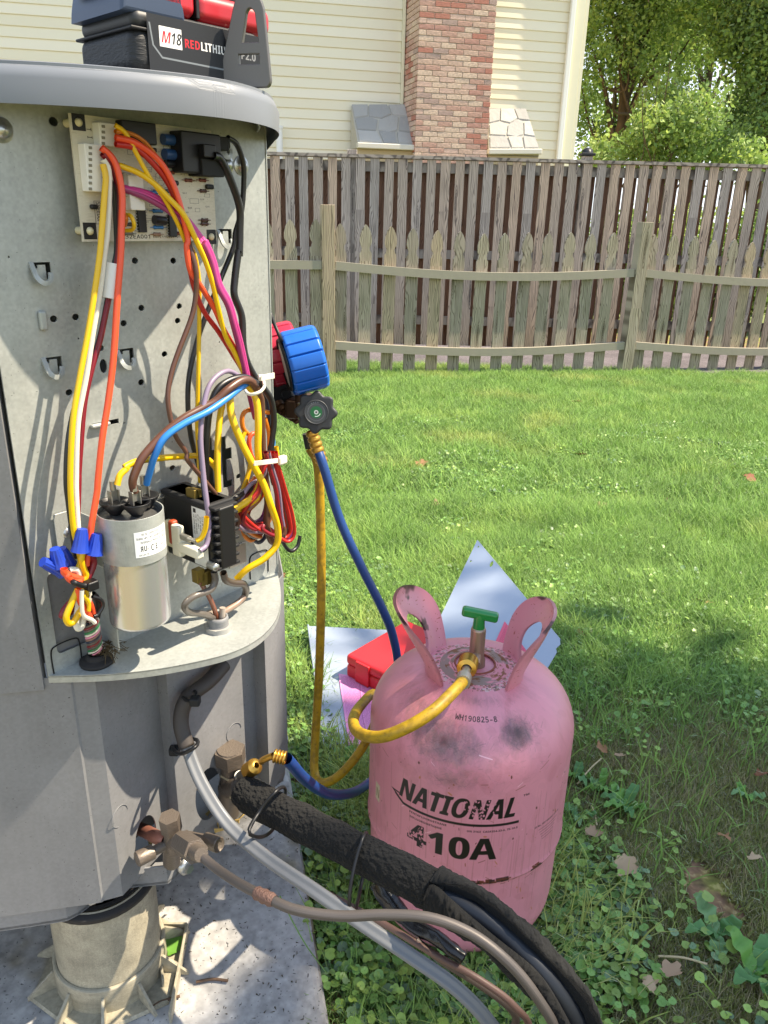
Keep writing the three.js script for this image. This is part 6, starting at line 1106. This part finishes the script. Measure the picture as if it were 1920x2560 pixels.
  // small white vent and the brick base at the corner
  const vp = on(698, 345, 0.05); part('vent_pipe', [cyl(vp.clone().add(V(0, -0.6, 0)), on(698, 322, 0.05), 0.045, 0.045, 16), cyl(on(698, 322, 0.05), on(698, 314, 0.05), 0.055, 0.055, 16)], std(0xeeeeea, 0.5), house);
  for (let c = 0; c < 10; c++) put('corner_brick', bg(0.13), brickM[(c * 3) % 7], house, at(sEdge - 0.05, on(1450, 395).y + c * ch, -0.03), [0, phi, 0]);
  // roof, above the picture
  const rf = new THREE.BufferGeometry(); const e0 = at(sLeft - 0.4, y1, 0.5), e1 = at(sEdge + 0.5, y1, 0.5), r1 = at(sEdge + 0.5, y1 + 2.4, -4), r0 = at(sLeft - 0.4, y1 + 2.4, -4);
  rf.setAttribute('position', new THREE.Float32BufferAttribute([e0, e1, r1, r0].flatMap((p) => [p.x, p.y, p.z]), 3)); rf.setIndex([0, 1, 2, 0, 2, 3]); rf.computeVertexNormals(); rf.setAttribute('uv', new THREE.Float32BufferAttribute([0, 0, 1, 0, 1, 1, 0, 1], 2)); part('roof', rf, std(0x4a4744, 0.9), house);
}

// ================================================================== TREES
const leafGeo = (n, spread, size, s) => {
  seed = s; const pos = [], nor = [], idx = [], uv = [];
  for (let i = 0; i < n; i++) {
    const c = V(rr(-1, 1), rr(-1, 1), rr(-1, 1)).multiplyScalar(spread), a = V(rr(-1, 1), rr(-0.9, 0.3), rr(-1, 1)).normalize(), b = new THREE.Vector3().crossVectors(a, V(rr(-1, 1), rr(0.4, 1), rr(-1, 1))).normalize(), L = size * rr(0.7, 1.25), w = L * 0.34, k = pos.length / 3;
    const q = [c.clone(), c.clone().addScaledVector(a, L * 0.45).addScaledVector(b, w), c.clone().addScaledVector(a, L), c.clone().addScaledVector(a, L * 0.45).addScaledVector(b, -w)];
    const N = new THREE.Vector3().crossVectors(a, b); q.forEach((p) => { pos.push(p.x, p.y, p.z); nor.push(N.x, N.y, N.z); uv.push(0, 0); }); idx.push(k, k + 1, k + 2, k, k + 2, k + 3);
  }
  const g = new THREE.BufferGeometry(); g.setAttribute('position', new THREE.Float32BufferAttribute(pos, 3)); g.setAttribute('normal', new THREE.Float32BufferAttribute(nor, 3)); g.setAttribute('uv', new THREE.Float32BufferAttribute(uv, 2)); g.setIndex(idx); g.computeVertexNormals(); return g;
};
const leafM = phys(0xffffff, 1, 0, { transmission: 0.4, thickness: 0 });
const barkT = tex(128, 256, (u, v) => { const a = fbm(u * 10, v * 3, 4, 601, 10); return [0.36, 0.29, 0.23].map((x) => x * (0.5 + a)); });
const bark = std(0xffffff, 0.95, 0, { map: barkT, bumpMap: barkT, bumpScale: 0.02 });
const dummy = new THREE.Object3D();
function tree(label, base, height, trunkR, blobs, count, colors, geo, s, lean = 0, group = 'trees behind the fences') {
  seed = s;
  const t = thing('tree', label, 'tree', base, group), gs = [], top = base.clone().add(V(lean, height * 0.8, 0));
  gs.push(sweep([base.clone().add(V(0, -0.3, 0)), base.clone().lerp(top, 0.35).add(V(rr(-0.2, 0.2), 0, 0)), base.clone().lerp(top, 0.7), top], (u) => circ(trunkR * (1 - 0.75 * u), 10), V(0, 0, 1), 20));
  blobs.forEach(([x, y, z]) => { const c = base.clone().add(V(x, y, z)), st = base.clone().lerp(top, clamp((y - 1.2) / height, 0.15, 0.8)); gs.push(sweep([st, st.clone().lerp(c, 0.5).add(V(0, 0.25, 0)), c], (u) => circ(trunkR * 0.42 * (1 - 0.8 * u), 7), V(0.1, 0, 1).normalize(), 10)); for (let k = 0; k < 2; k++) { const e = c.clone().add(V(rr(-0.8, 0.8), rr(-0.3, 0.9), rr(-0.6, 0.6))); gs.push(sweep([st.clone().lerp(c, 0.5).add(V(0, 0.25, 0)), st.clone().lerp(e, 0.7), e], (u) => circ(trunkR * 0.2 * (1 - 0.8 * u), 6), V(0.1, 0, 1).normalize(), 8)); } });
  part('trunk', gs, bark, t);
  const vol = blobs.map((b) => b[3] ** 3), tot = vol.reduce((a, b) => a + b, 0), im = new THREE.InstancedMesh(geo, leafM, count), col = new THREE.Color();
  for (let i = 0; i < count; i++) {
    let r = rnd() * tot, k = 0; while (r > vol[k] && k < vol.length - 1) r -= vol[k++];
    const b = blobs[k], d = V(rr(-1, 1), rr(-1, 1), rr(-1, 1)); while (d.length() > 1) d.set(rr(-1, 1), rr(-1, 1), rr(-1, 1));
    d.multiplyScalar(b[3] * (0.75 + 0.25 * Math.pow(d.length(), -0.5))); d.y *= 0.8;
    dummy.position.set(b[0] + d.x, b[1] + d.y, b[2] + d.z); dummy.rotation.set(rr(0, 6.28), rr(0, 6.28), rr(0, 6.28)); dummy.scale.setScalar(rr(0.7, 1.3)); dummy.updateMatrix(); im.setMatrixAt(i, dummy.matrix);
    const c = colors[Math.floor(rnd() * colors.length)], v = rr(0.75, 1.25); col.setRGB(c[0] * v, c[1] * v, c[2] * v); im.setColorAt(i, col);
  }
  im.name = 'crown'; im.userData.kind = 'stuff'; shadow(im); t.add(im); return t;
}
{
  const lg = leafGeo(14, 0.15, 0.085, 3), lb = leafGeo(9, 0.2, 0.15, 4);
  const mid = [[0.24, 0.36, 0.08], [0.30, 0.43, 0.09], [0.36, 0.47, 0.11], [0.18, 0.29, 0.07]], dk = [[0.12, 0.22, 0.065], [0.16, 0.27, 0.08], [0.21, 0.33, 0.09]], yl = [[0.40, 0.49, 0.11], [0.32, 0.44, 0.09], [0.45, 0.51, 0.14]];
  const gnd = -0.53, B = (px, z) => { const p = atZ(px, 400, z); return V(p.x, gnd, p.z); };
  const blobsAt = (base, list) => list.map(([px, py, dz, r]) => { const p = atZ(px, py, -base.z + dz); return [p.x - base.x, p.y - base.y, p.z - base.z, r]; });
  let b = B(1500, 17); tree('leafy tree with leaning brown trunks beside the house corner', b, 6, 0.17, blobsAt(b, [[1480, 120, 0, 1.0], [1560, 40, 0.5, 1.2], [1660, 110, 0, 1.0], [1500, -60, 0, 1.3], [1480, 300, 0.6, 0.75], [1680, -70, 0, 1.3], [1540, 200, 1, 0.7], [1620, 190, -0.4, 0.55], [1590, -190, 0, 1.6], [1520, 370, 0.4, 0.6], [1600, 330, 0.2, 0.6]]), 2700, mid, lg, 811, 0.5);
  b = B(1740, 21); tree('tall yellow green tree rising behind the board fence', b, 8, 0.2, blobsAt(b, [[1740, 60, 0, 1.2], [1800, -40, 0, 1.6], [1700, 10, 1, 1.3], [1760, 230, 0, 0.75], [1690, 240, 0, 0.8], [1840, 110, 0.5, 0.6], [1740, -180, 0, 2], [1660, 360, 0.5, 0.8], [1800, 350, 0, 0.9]]), 2900, [...yl, ...mid], lg, 822, 0);
  b = B(1900, 15.5); tree('dark green tree at the far end of the board fence', b, 7, 0.18, blobsAt(b, [[1900, 60, 0, 0.85], [1930, 180, 0, 0.7], [1880, -70, 0, 1.1], [1960, 300, 0, 0.9], [1990, 40, 0, 1.3], [1860, 330, 0.4, 0.6]]), 2600, [...dk, ...mid], lg, 833, 0);
  b = B(1640, 14); tree('low bushy young tree just over the fence top', b, 2.4, 0.06, blobsAt(b, [[1490, 385, 0, 0.34], [1590, 372, 0.5, 0.4], [1640, 330, 0, 0.42], [1730, 300, 0, 0.5], [1700, 380, 0.3, 0.45], [1860, 395, 0, 0.4], [1650, 260, 1, 0.4], [1800, 370, 1, 0.5]]), 620, mid, lg, 844, 0);
  b = B(1660, 30); tree('far hazy tree seen through the gaps of nearer crowns', b, 9, 0.25, blobsAt(b, [[1560, 330, 0, 1.4], [1700, 330, 0, 1.6], [1880, 320, 0, 1.6], [1600, 120, 2, 1.5], [1950, 200, 2, 1.8], [1500, 250, 2, 1.2]]), 1300, [...mid, ...yl], lb, 855, 0);
  // shrubs behind the board fence
  for (const [px, z, h, l, q] of [[1330, 11.0, 0.55, 'round shrub behind the fence below the house corner', 1], [1560, 11.4, 0.7, 'bushy shrub behind the middle of the board fence', 2], [1760, 11.2, 0.7, 'wide green shrub behind the far end of the board fence', 3], [1940, 11.0, 0.75, 'dark low shrub past the end of the board fence', 4]]) { const p = B(px, z); tree(l, p, 1.2, 0.04, [[0, h, 0, 0.62], [-0.5, h * 0.9, 0.1, 0.5], [0.5, h * 0.95, -0.1, 0.52], [0, h * 1.7, 0, 0.45]], 650, q % 2 ? yl : mid, lg, 880 + q, 0, 'shrubs behind the board fence'); }
  // shade trees that stand to the right, outside the picture; their shadow lies over the lawn and the tank
  const shade = (label, bx, bz, list, n, s) => tree(label, V(bx, -0.1, bz), 6.5, 0.2, list.map(([x, y, z, r]) => [x - bx, y + 0.1, z - bz, r]), n, mid, lb, s, 0, 'shade trees beside the lawn');
  shade('broad shade tree to the right of the lawn', 7.2, -0.4, [[4.3, 5.6, -1.0, 0.6], [4.9, 5.9, -0.6, 0.6], [4.1, 5.5, -1.45, 0.42], [4.4, 5.6, -0.45, 0.5], [5.3, 6.1, -0.9, 0.6], [6.4, 6.6, -0.4, 0.8], [4.02, 5.6, -1.12, 0.24], [4.05, 5.65, -1.1, 0.24], [4.02, 5.6, -1.2, 0.24], [4.1, 5.75, -1.08, 0.24]], 690, 866);
}

// ================================================================== GRASS AND GROUND COVER
{
  const blade = (n, h, w, spread, s) => {
    seed = s; const pos = [], nor = [], uv = [], idx = [];
    for (let i = 0; i < n; i++) {
      const a = rr(0, 6.283), r = Math.sqrt(rnd()) * spread, bx = Math.cos(a) * r, bz = Math.sin(a) * r, H = h * rr(0.5, 1.15), dir = rr(0, 6.283), ben = rr(0.2, 0.95) * H, lx = Math.cos(dir), lz = Math.sin(dir), px = -lz, pz = lx, k = pos.length / 3, ww = w * rr(0.7, 1.2);
      for (let j = 0; j <= 3; j++) { const t = j / 3, q = t * t, c = V(bx + lx * ben * q, H * (t - 0.22 * q * ben / H), bz + lz * ben * q), hw = ww * (1 - t * 0.9) * 0.5; for (const sgn of [-1, 1]) { pos.push(c.x + px * hw * sgn, c.y, c.z + pz * hw * sgn); nor.push(-lx * 0.6, 0.8, -lz * 0.6); uv.push(0, t); } }
      for (let j = 0; j < 3; j++) { const o = k + j * 2; idx.push(o, o + 1, o + 2, o + 1, o + 3, o + 2); }
    }
    const g = new THREE.BufferGeometry(); g.setAttribute('position', new THREE.Float32BufferAttribute(pos, 3)); g.setAttribute('normal', new THREE.Float32BufferAttribute(nor, 3)); g.setAttribute('uv', new THREE.Float32BufferAttribute(uv, 2)); g.setIndex(idx); g.computeVertexNormals(); return g;
  };
  const grassM = phys(0xffffff, 1, 0, { transmission: 0.3, thickness: 0 });
  const col = new THREE.Color();
  const padR = onY(705, 1800, PADY), padF = onY(825, 2560, PADY), pdir = padF.clone().sub(padR).normalize();
  const offPad = (x, z) => { const t = (z - padR.z) / pdir.z; return x - (padR.x + pdir.x * t); };       // > 0: right of the pad's edge
  const inTank = (x, z) => Math.hypot(x - TK.x, z - TK.z) < 0.075;
  const cov = onY(900, 1700, 0), inCover = (x, z) => { const p = [onY(770, 1566, 0), onY(1085, 1582, 0), onY(1350, 1700, 0), onY(1060, 1930, 0), onY(815, 1893, 0)]; let c = false; for (let i = 0, j = 4; i < 5; j = i++) if ((p[i].z > z) !== (p[j].z > z) && x < (p[j].x - p[i].x) * (z - p[i].z) / (p[j].z - p[i].z) + p[i].x) c = !c; return c; };
  const bareC = onY(1770, 2230, 0), bareN = (x, z) => {                       // thin, mossy ground at the near right
    const d = -z, near = smooth(1.55, 0.95, d + (fbm(x * 3, z * 3, 3, 701) - 0.5) * 0.7); return near * smooth(0.12, 0.3, x + (fbm(x * 4, z * 4, 2, 703) - 0.5) * 0.3);
  };
  function field(name, label, geo, n, x0, x1, z0, z1, keep, shade, sc, mat = grassM, lift = 0, side = 0) {
    const im = new THREE.InstancedMesh(geo, mat, n); let k = 0, guard = 0;
    while (k < n && guard++ < n * 12) {
      const z = -lerp(z0, z1, Math.sqrt(lerp((z0 / z1) ** 2, 1, rnd()) ) * 1 - 0) , zz = Math.max(-z1, Math.min(-z0, -z1 * Math.sqrt(lerp((z0 / z1) ** 2, 1, rnd()))));
      const half = -zz * 0.56 + 0.25; let x = lerp(Math.max(x0, -half), Math.min(x1, half), rnd()); if (side) x = half + rnd() * side;
      if (offPad(x, zz) < 0.012 && zz > -1.85 || inTank(x, zz) || inCover(x, zz) || Math.hypot(x - bareC.x, (zz - bareC.z) * 0.7) < 0.05 * (0.6 + 0.8 * fbm(x * 30, zz * 30, 2, 745))) continue;
      const q = keep(x, zz); if (rnd() > q) continue;
      dummy.position.set(x, slope(x, zz) + (fbm(x * 7, zz * 7, 3, 5) - 0.5) * 0.02 + lift, zz); dummy.rotation.set(rr(-0.15, 0.15), rr(0, 6.283), rr(-0.15, 0.15)); const s = sc(x, zz) * rr(0.7, 1.25); dummy.scale.set(s, s * rr(0.8, 1.15), s); dummy.updateMatrix(); im.setMatrixAt(k, dummy.matrix);
      const c = shade(x, zz); col.setRGB(c[0], c[1], c[2]); im.setColorAt(k, col); k++;
    }
    im.count = k; im.name = name; im.userData = { kind: 'stuff', label, category: 'grass' }; shadow(im); scene.add(im); return im;
  }
  const tone = (x, z) => { const a = fbm(x * 2.2, z * 2.2, 3, 711), b = fbm(x * 9, z * 9, 2, 713), y = smooth(0.55, 0.75, a) * 0.7 + smooth(0.6, 0.8, b) * 0.4, v = rr(0.75, 1.25) * (0.8 + 0.4 * b); return [lerp(0.20, 0.33, y) * v, lerp(0.345, 0.40, y) * v, lerp(0.065, 0.095, y) * v]; };
  seed = 901; const g1 = blade(16, 0.05, 0.0032, 0.035, 21), g2 = blade(22, 0.055, 0.0052, 0.06, 22), g3 = blade(9, 0.03, 0.0022, 0.03, 23);
  seed = 902; field('grass', 'near lawn grass around the tank', g1, 17000, -0.4, 2.2, 0.42, 2.6, (x, z) => (1 - 0.95 * bareN(x, z)) * (0.55 + 0.45 * smooth(0.3, 0.5, fbm(x * 6, z * 6, 2, 717))), tone, (x, z) => 0.75 + 0.5 * fbm(x * 4, z * 4, 2, 719));
  seed = 903; field('grass_001', 'lawn grass out to the picket fence', g2, 30000, -4, 6, 2.4, 6.55, () => 1, tone, (x, z) => 0.7 + 0.5 * fbm(x * 3, z * 3, 2, 721));
  seed = 904; field('dry_grass', 'short straw coloured blades and moss on thin ground', g3, 9000, 0, 1.6, 0.45, 1.7, (x, z) => bareN(x, z), () => { const v = rr(0.6, 1.3); return rnd() < 0.55 ? [0.28 * v, 0.31 * v, 0.08 * v] : [0.42 * v, 0.36 * v, 0.2 * v]; }, () => 0.7);
  seed = 908; field('grass_002', 'lawn grass to the right, beyond the picture', g2, 9000, 0, 9, 0.5, 6.5, () => 1, tone, () => 1, grassM, 0, 1.6);
  // moss cushions
  const moss = (() => { seed = 41; const l = []; for (let i = 0; i < 26; i++) { const g = new THREE.ConeGeometry(0.0025, rr(0.008, 0.016), 3, 1, true); g.rotateX(rr(-0.8, 0.8)); g.rotateZ(rr(-0.8, 0.8)); const r = Math.sqrt(rnd()) * 0.022, a = rr(0, 6.28); l.push(g.translate(Math.cos(a) * r, 0.004, Math.sin(a) * r)); } return join(l); })();
  seed = 905; field('moss', 'yellow green moss on the bare soil', moss, 7000, 0.05, 1.6, 0.42, 1.75, (x, z) => bareN(x, z) * smooth(0.42, 0.56, fbm(x * 7 + 4, z * 7, 3, 731)), () => { const v = rr(0.7, 1.3); return [0.27 * v, 0.28 * v, 0.07 * v]; }, () => 1);
  // round leaves of ground ivy and clover
  const roundLeaf = (n, R, spread, tall, s) => {
    seed = s; const pos = [], nor = [], uv = [], idx = [];
    for (let i = 0; i < n; i++) {
      const a = rr(0, 6.28), r = Math.sqrt(rnd()) * spread, c = V(Math.cos(a) * r, rr(0.3, 1) * tall, Math.sin(a) * r), rad = R * rr(0.6, 1.2), tilt = V(rr(-0.55, 0.55), 1, rr(-0.55, 0.55)).normalize(), x = new THREE.Vector3().crossVectors(tilt, V(Math.cos(a), 0, Math.sin(a))).normalize(), y = new THREE.Vector3().crossVectors(x, tilt), k = pos.length / 3;
      pos.push(c.x, c.y - rad * 0.12, c.z); nor.push(tilt.x, tilt.y, tilt.z); uv.push(0.5, 0.5); const m = 12;
      for (let j = 0; j < m; j++) { const t = j / m * 6.283, notch = 1 - 0.45 * Math.exp(-Math.pow(((t + 3.1416) % 6.283 - 3.1416) / 0.35, 2)), rr2 = rad * notch * (1 + 0.05 * Math.cos(t * 7)), q = c.clone().addScaledVector(x, Math.cos(t) * rr2).addScaledVector(y, Math.sin(t) * rr2).addScaledVector(tilt, 0.12 * rad * Math.cos(2 * t)); pos.push(q.x, q.y, q.z); nor.push(tilt.x, tilt.y, tilt.z); uv.push(0, 0); }
      for (let j = 0; j < m; j++) idx.push(k, k + 1 + j, k + 1 + (j + 1) % m);
      const b = pos.length / 3, st = V(c.x * 0.4, 0, c.z * 0.4), w = 0.0008; for (const [p, o] of [[st, -w], [st, w], [c, w], [c, -w]]) { pos.push(p.x + o, p.y, p.z); nor.push(0, 0.5, 0.86); uv.push(0, 0); } idx.push(b, b + 1, b + 2, b, b + 2, b + 3);
    }
    const g = new THREE.BufferGeometry(); g.setAttribute('position', new THREE.Float32BufferAttribute(pos, 3)); g.setAttribute('normal', new THREE.Float32BufferAttribute(nor, 3)); g.setAttribute('uv', new THREE.Float32BufferAttribute(uv, 2)); g.setIndex(idx); g.computeVertexNormals(); return g;
  };
  const ivyM = std(0xffffff, 0.45);
  const ivy = roundLeaf(9, 0.0068, 0.04, 0.03, 51), clover = roundLeaf(10, 0.0052, 0.035, 0.032, 52);
  const itone = () => { const v = rr(0.7, 1.3), y = rnd(); return y < 0.3 ? [0.22 * v, 0.34 * v, 0.06 * v] : y < 0.5 ? [0.12 * v, 0.2 * v, 0.09 * v] : [0.14 * v, 0.27 * v, 0.055 * v]; };
  const nearPad = (x, z) => smooth(0.42, 0.0, offPad(x, z)), low = (x, z) => smooth(0.98, 0.62, -z);
  seed = 906; field('ground_ivy', 'round leaved ground ivy creeping round the pad and tank', ivy, 1450, -0.3, 1.4, 0.42, 2.0, (x, z) => clamp(nearPad(x, z) * 0.8 + low(x, z) * smooth(0.44, 0.58, fbm(x * 4, z * 4, 2, 741)) * smooth(0.55, 0.3, x) * 0.9 + 0.012), itone, () => 1, ivyM);
  seed = 907; field('clover', 'clover and small weeds through the lawn', clover, 2600, -0.4, 3, 0.6, 4.4, (x, z) => smooth(0.48, 0.62, fbm(x * 2.5, z * 2.5, 3, 751)) * (1 - 0.6 * bareN(x, z)), itone, () => 1, ivyM);
}
// single plants and fallen leaves
{
  const leafShape = (L, Wd, curl, s) => {          // long weed leaf with a fold down the middle and a wavy edge
    const pos = [], idx = [], uv = [], n = 10; for (let i = 0; i <= n; i++) { const t = i / n, w = Wd * Math.pow(Math.sin(Math.PI * Math.min(0.98, t * 0.92 + 0.04)), 0.8) * (1 + 0.08 * Math.sin(i * 2.3 + s)); for (const k of [-1, 0, 1]) { pos.push(k * w / 2, Math.sin(t * 2.2) * curl * L + Math.abs(k) * w * 0.16 + 0.004 * Math.sin(i * 1.7 + k), t * L); uv.push(k * 0.5 + 0.5, t); } }
    for (let i = 0; i < n; i++) for (let k = 0; k < 2; k++) { const a = i * 3 + k; idx.push(a, a + 3, a + 1, a + 1, a + 3, a + 4); }
    const g = new THREE.BufferGeometry(); g.setAttribute('position', new THREE.Float32BufferAttribute(pos, 3)); g.setAttribute('uv', new THREE.Float32BufferAttribute(uv, 2)); g.setIndex(idx); g.computeVertexNormals(); return g;
  };
  const wm = [0x4d7a3c, 0x5c8a34, 0x6b8f58].map((c) => std(c, 0.5));
  const weed = (px, py, n, L, m, label) => { const b = onLawn(px, py); seed = (px * 7 + py) >>> 0; const w = thing('broadleaf_weed', label, 'weed', b, 'broad leaved weeds in the thin lawn'); for (let i = 0; i < n; i++) { const g = leafShape(0.72 * L * rr(0.7, 1.15), 0.72 * L * rr(0.34, 0.46), rr(0.15, 0.34), i); g.rotateX(rr(-0.35, 0.05)); g.rotateY(i / n * 6.283 + rr(-0.4, 0.4)); g.translate(b.x, b.y + 0.012, b.z); part('leaf', g, wm[(m + i % 2) % 3], w); } };
    for (const [x, y, n, L, m, l] of [[1560, 2035, 6, 0.06, 0, 'large six leaved weed in the bare soil right of the tank lettering'], [1790, 2360, 4, 0.075, 2, 'grey green weed with four long leaves below the red soil patch'], [1880, 2460, 5, 0.07, 0, 'five leaved weed beyond the red soil patch, clear of the ivy'], [1500, 1990, 5, 0.05, 1, 'bright five leaved weed between the tank and the large weed'], [1440, 2060, 4, 0.045, 2, 'small pale weed touching the tank wall'], [720, 1880, 5, 0.06, 2, 'grey green weed beside the pad near the brass hose end'], [880, 1950, 4, 0.07, 1, 'weed under the blue hose where it passes behind the tank'], [1860, 2010, 4, 0.045, 1, 'small bright weed alone in the thin grass, away from the tank'], [1440, 1960, 4, 0.05, 0, 'dark weed behind the tank wall under the dry stem']]) weed(x, y, n, L, m, l);
  // long grass blade leaning over the pad
  const lb = thing('grass_blade', 'single long green grass blade leaning over the concrete pad edge', 'grass blade', onY(800, 2395, PADY)); { const p = [atZ(815, 2430, 0.60), atZ(770, 2370, 0.585), atZ(735, 2310, 0.57), atZ(700, 2240, 0.56)]; part('blade', sweep(p, (t) => [[-0.003 * (1 - t * 0.8), 0], [0, 0.0006], [0.003 * (1 - t * 0.8), 0], [0, -0.0006]], UP, 20), wm[1], lb); }
  const maple = (s) => { seed = s; const sh = new THREE.Shape(), n = 30; for (let i = 0; i <= n; i++) { const t = i / n * 6.283, r = (0.5 + 0.15 * Math.pow(Math.abs(Math.cos(t * 2.5)), 2) + rr(-0.09, 0.09)) * (1 + 0.25 * Math.cos(t)), x = Math.sin(t) * r, y = -Math.cos(t) * r; i ? sh.lineTo(x, y) : sh.moveTo(x, y); } const g = new THREE.ShapeGeometry(sh, 4); g.rotateX(-Math.PI / 2); const p = g.attributes.position; for (let i = 0; i < p.count; i++) { const x = p.getX(i), z = p.getZ(i); p.setY(i, 0.55 * x * x + 0.3 * Math.sin(z * 3 + s) * z + 0.05 * Math.sin(x * 9)); } g.computeVertexNormals(); return g; };
  const lv = [11, 12, 13].map(maple), lm = [0x9c8266, 0x8f6846, 0x74472c, 0xad9676].map((c) => std(c, 0.8));
  seed = 63; let n = 0;
  const leafAt = (px, py, size, m, label) => { const p = onLawn(px, py); const o = shadow(new THREE.Mesh(lv[n++ % 3], lm[m])); o.name = numbered('fallen_leaf'); o.position.set(p.x, p.y + 0.028 + (size > 0.05 ? 0 : 0.004), p.z); size *= 0.8; o.scale.set(size * 0.75, size, size * rr(0.8, 1.25)); o.rotation.set(rr(-0.25, 0.25), rr(0, 6), rr(-0.25, 0.25)); o.userData = { label, category: 'leaf', group: 'dry leaves on the lawn' }; scene.add(o); };
  for (const [x, y, s, m, l] of [[1560, 2205, 0.042, 3, 'large pale lobed dry leaf on moss beside the tank seam'], [1052, 1180, 0.07, 1, 'curled brown leaf in open grass straight behind the blue hose'], [1092, 1284, 0.06, 0, 'pale curled leaf in grass just beyond the raised cover tip'], [1500, 1288, 0.05, 0, 'pale upright leaf in the open grass right of the cover'], [1437, 1017, 0.07, 2, 'rust coloured leaf in the grass closest to the picket fence'], [1872, 1217, 0.075, 2, 'large rust coloured leaf in sunlit grass, far from the tank'], [1456, 1152, 0.055, 2, 'small dark leaf in mid lawn between fence and cover'], [1662, 2480, 0.03, 0, 'torn tan leaf in the ivy beyond the foam pipe end'], [1612, 2505, 0.024, 3, 'small pale leaf next to the torn tan leaf in ivy'], [1500, 1912, 0.024, 1, 'small brown leaf at the head of the leaning dry stem'], [1545, 1930, 0.022, 0, 'small tan leaf next to the leaning dry stem'], [1795, 2135, 0.024, 1, 'small brown leaf lying just above the red soil patch'], [1470, 2125, 0.03, 0, 'tan leaf close by the tank wall below the weeds'], [700, 1470, 0.05, 2, 'dark leaf in the grass beside the shelf corner'], [1890, 1980, 0.03, 2, 'dark brown leaf lying beside the lone small weed'], [1745, 1532, 0.045, 1, 'brown leaf in clover out to the right of the cover'], [1445, 1612, 0.022, 2, 'tiny dark leaf by the right corner of the raised cover'], [1870, 2190, 0.018, 3, 'tiny pale leaf beside the red soil patch']])
    leafAt(x, y, s, m, l);
  // dry stems lying on the soil and twigs on the pad
  for (const [a, b, l] of [[[1475, 2040], [1488, 2090], 'short dry stem pointing out from the large weed'], [[1500, 1920], [1440, 1985], 'dry straw coloured stem leaning from small leaves to the tank'], [[1640, 2420], [1760, 2440], 'long dry stem lying across the ivy below the red soil']]) { const p = onLawn(...a), q = onLawn(...b); p.y += 0.02; q.y += 0.02; const t = thing('dry_stem', l, 'stem', p, 'dry stems on the soil'); part('stem', tube([p, p.clone().lerp(q, 0.5).add(V(0, 0.004, 0)), q], 0.0014, 10, 6), std(0xb8a882, 0.8), t); }
  for (const [a, b, c, l] of [[[490, 2455], [530, 2448], [570, 2452], 'straight dark twig lying alone on the concrete pad'], [[372, 2525], [400, 2505], [450, 2490], 'curved dark twig lying under the riser base frame']]) { const q = [a, b, c].map(([x, y]) => onY(x, y, PADY + 0.004)); const t = thing('twig', l, 'twig', q[0], 'twigs on the pad'); part('stem', tube(q, 0.0016, 14, 6), std(0x5a4636, 0.9), t); }
  const gl = onY(438, 2360, PADY + 0.006), o = shadow(new THREE.Mesh(lv[0], wm[1])); o.name = numbered('fallen_leaf'); o.position.copy(gl); o.scale.setScalar(0.022); o.userData = { label: 'small green leaf caught in the riser base on the pad', category: 'leaf' }; scene.add(o);
  seed = 71; const cr = []; for (let k = 0; k < 170; k++) { const p = onY(rr(330, 800), rr(1950, 2560), PADY + 0.0008); const g = new THREE.ConeGeometry(rr(0.0004, 0.001), rr(0.0015, 0.006), 3, 1); g.rotateZ(Math.PI / 2); g.rotateY(rr(0, 6.28)); cr.push(g.translate(p.x, p.y, p.z)); }
  const deb = shadow(new THREE.Mesh(join(cr), std(0x4a4330, 0.9))); deb.name = 'debris'; deb.userData = { kind: 'stuff', label: 'crumbs of dry grass and soil on the pad', category: 'debris' }; scene.add(deb);
}
renderer.render(scene, camera);
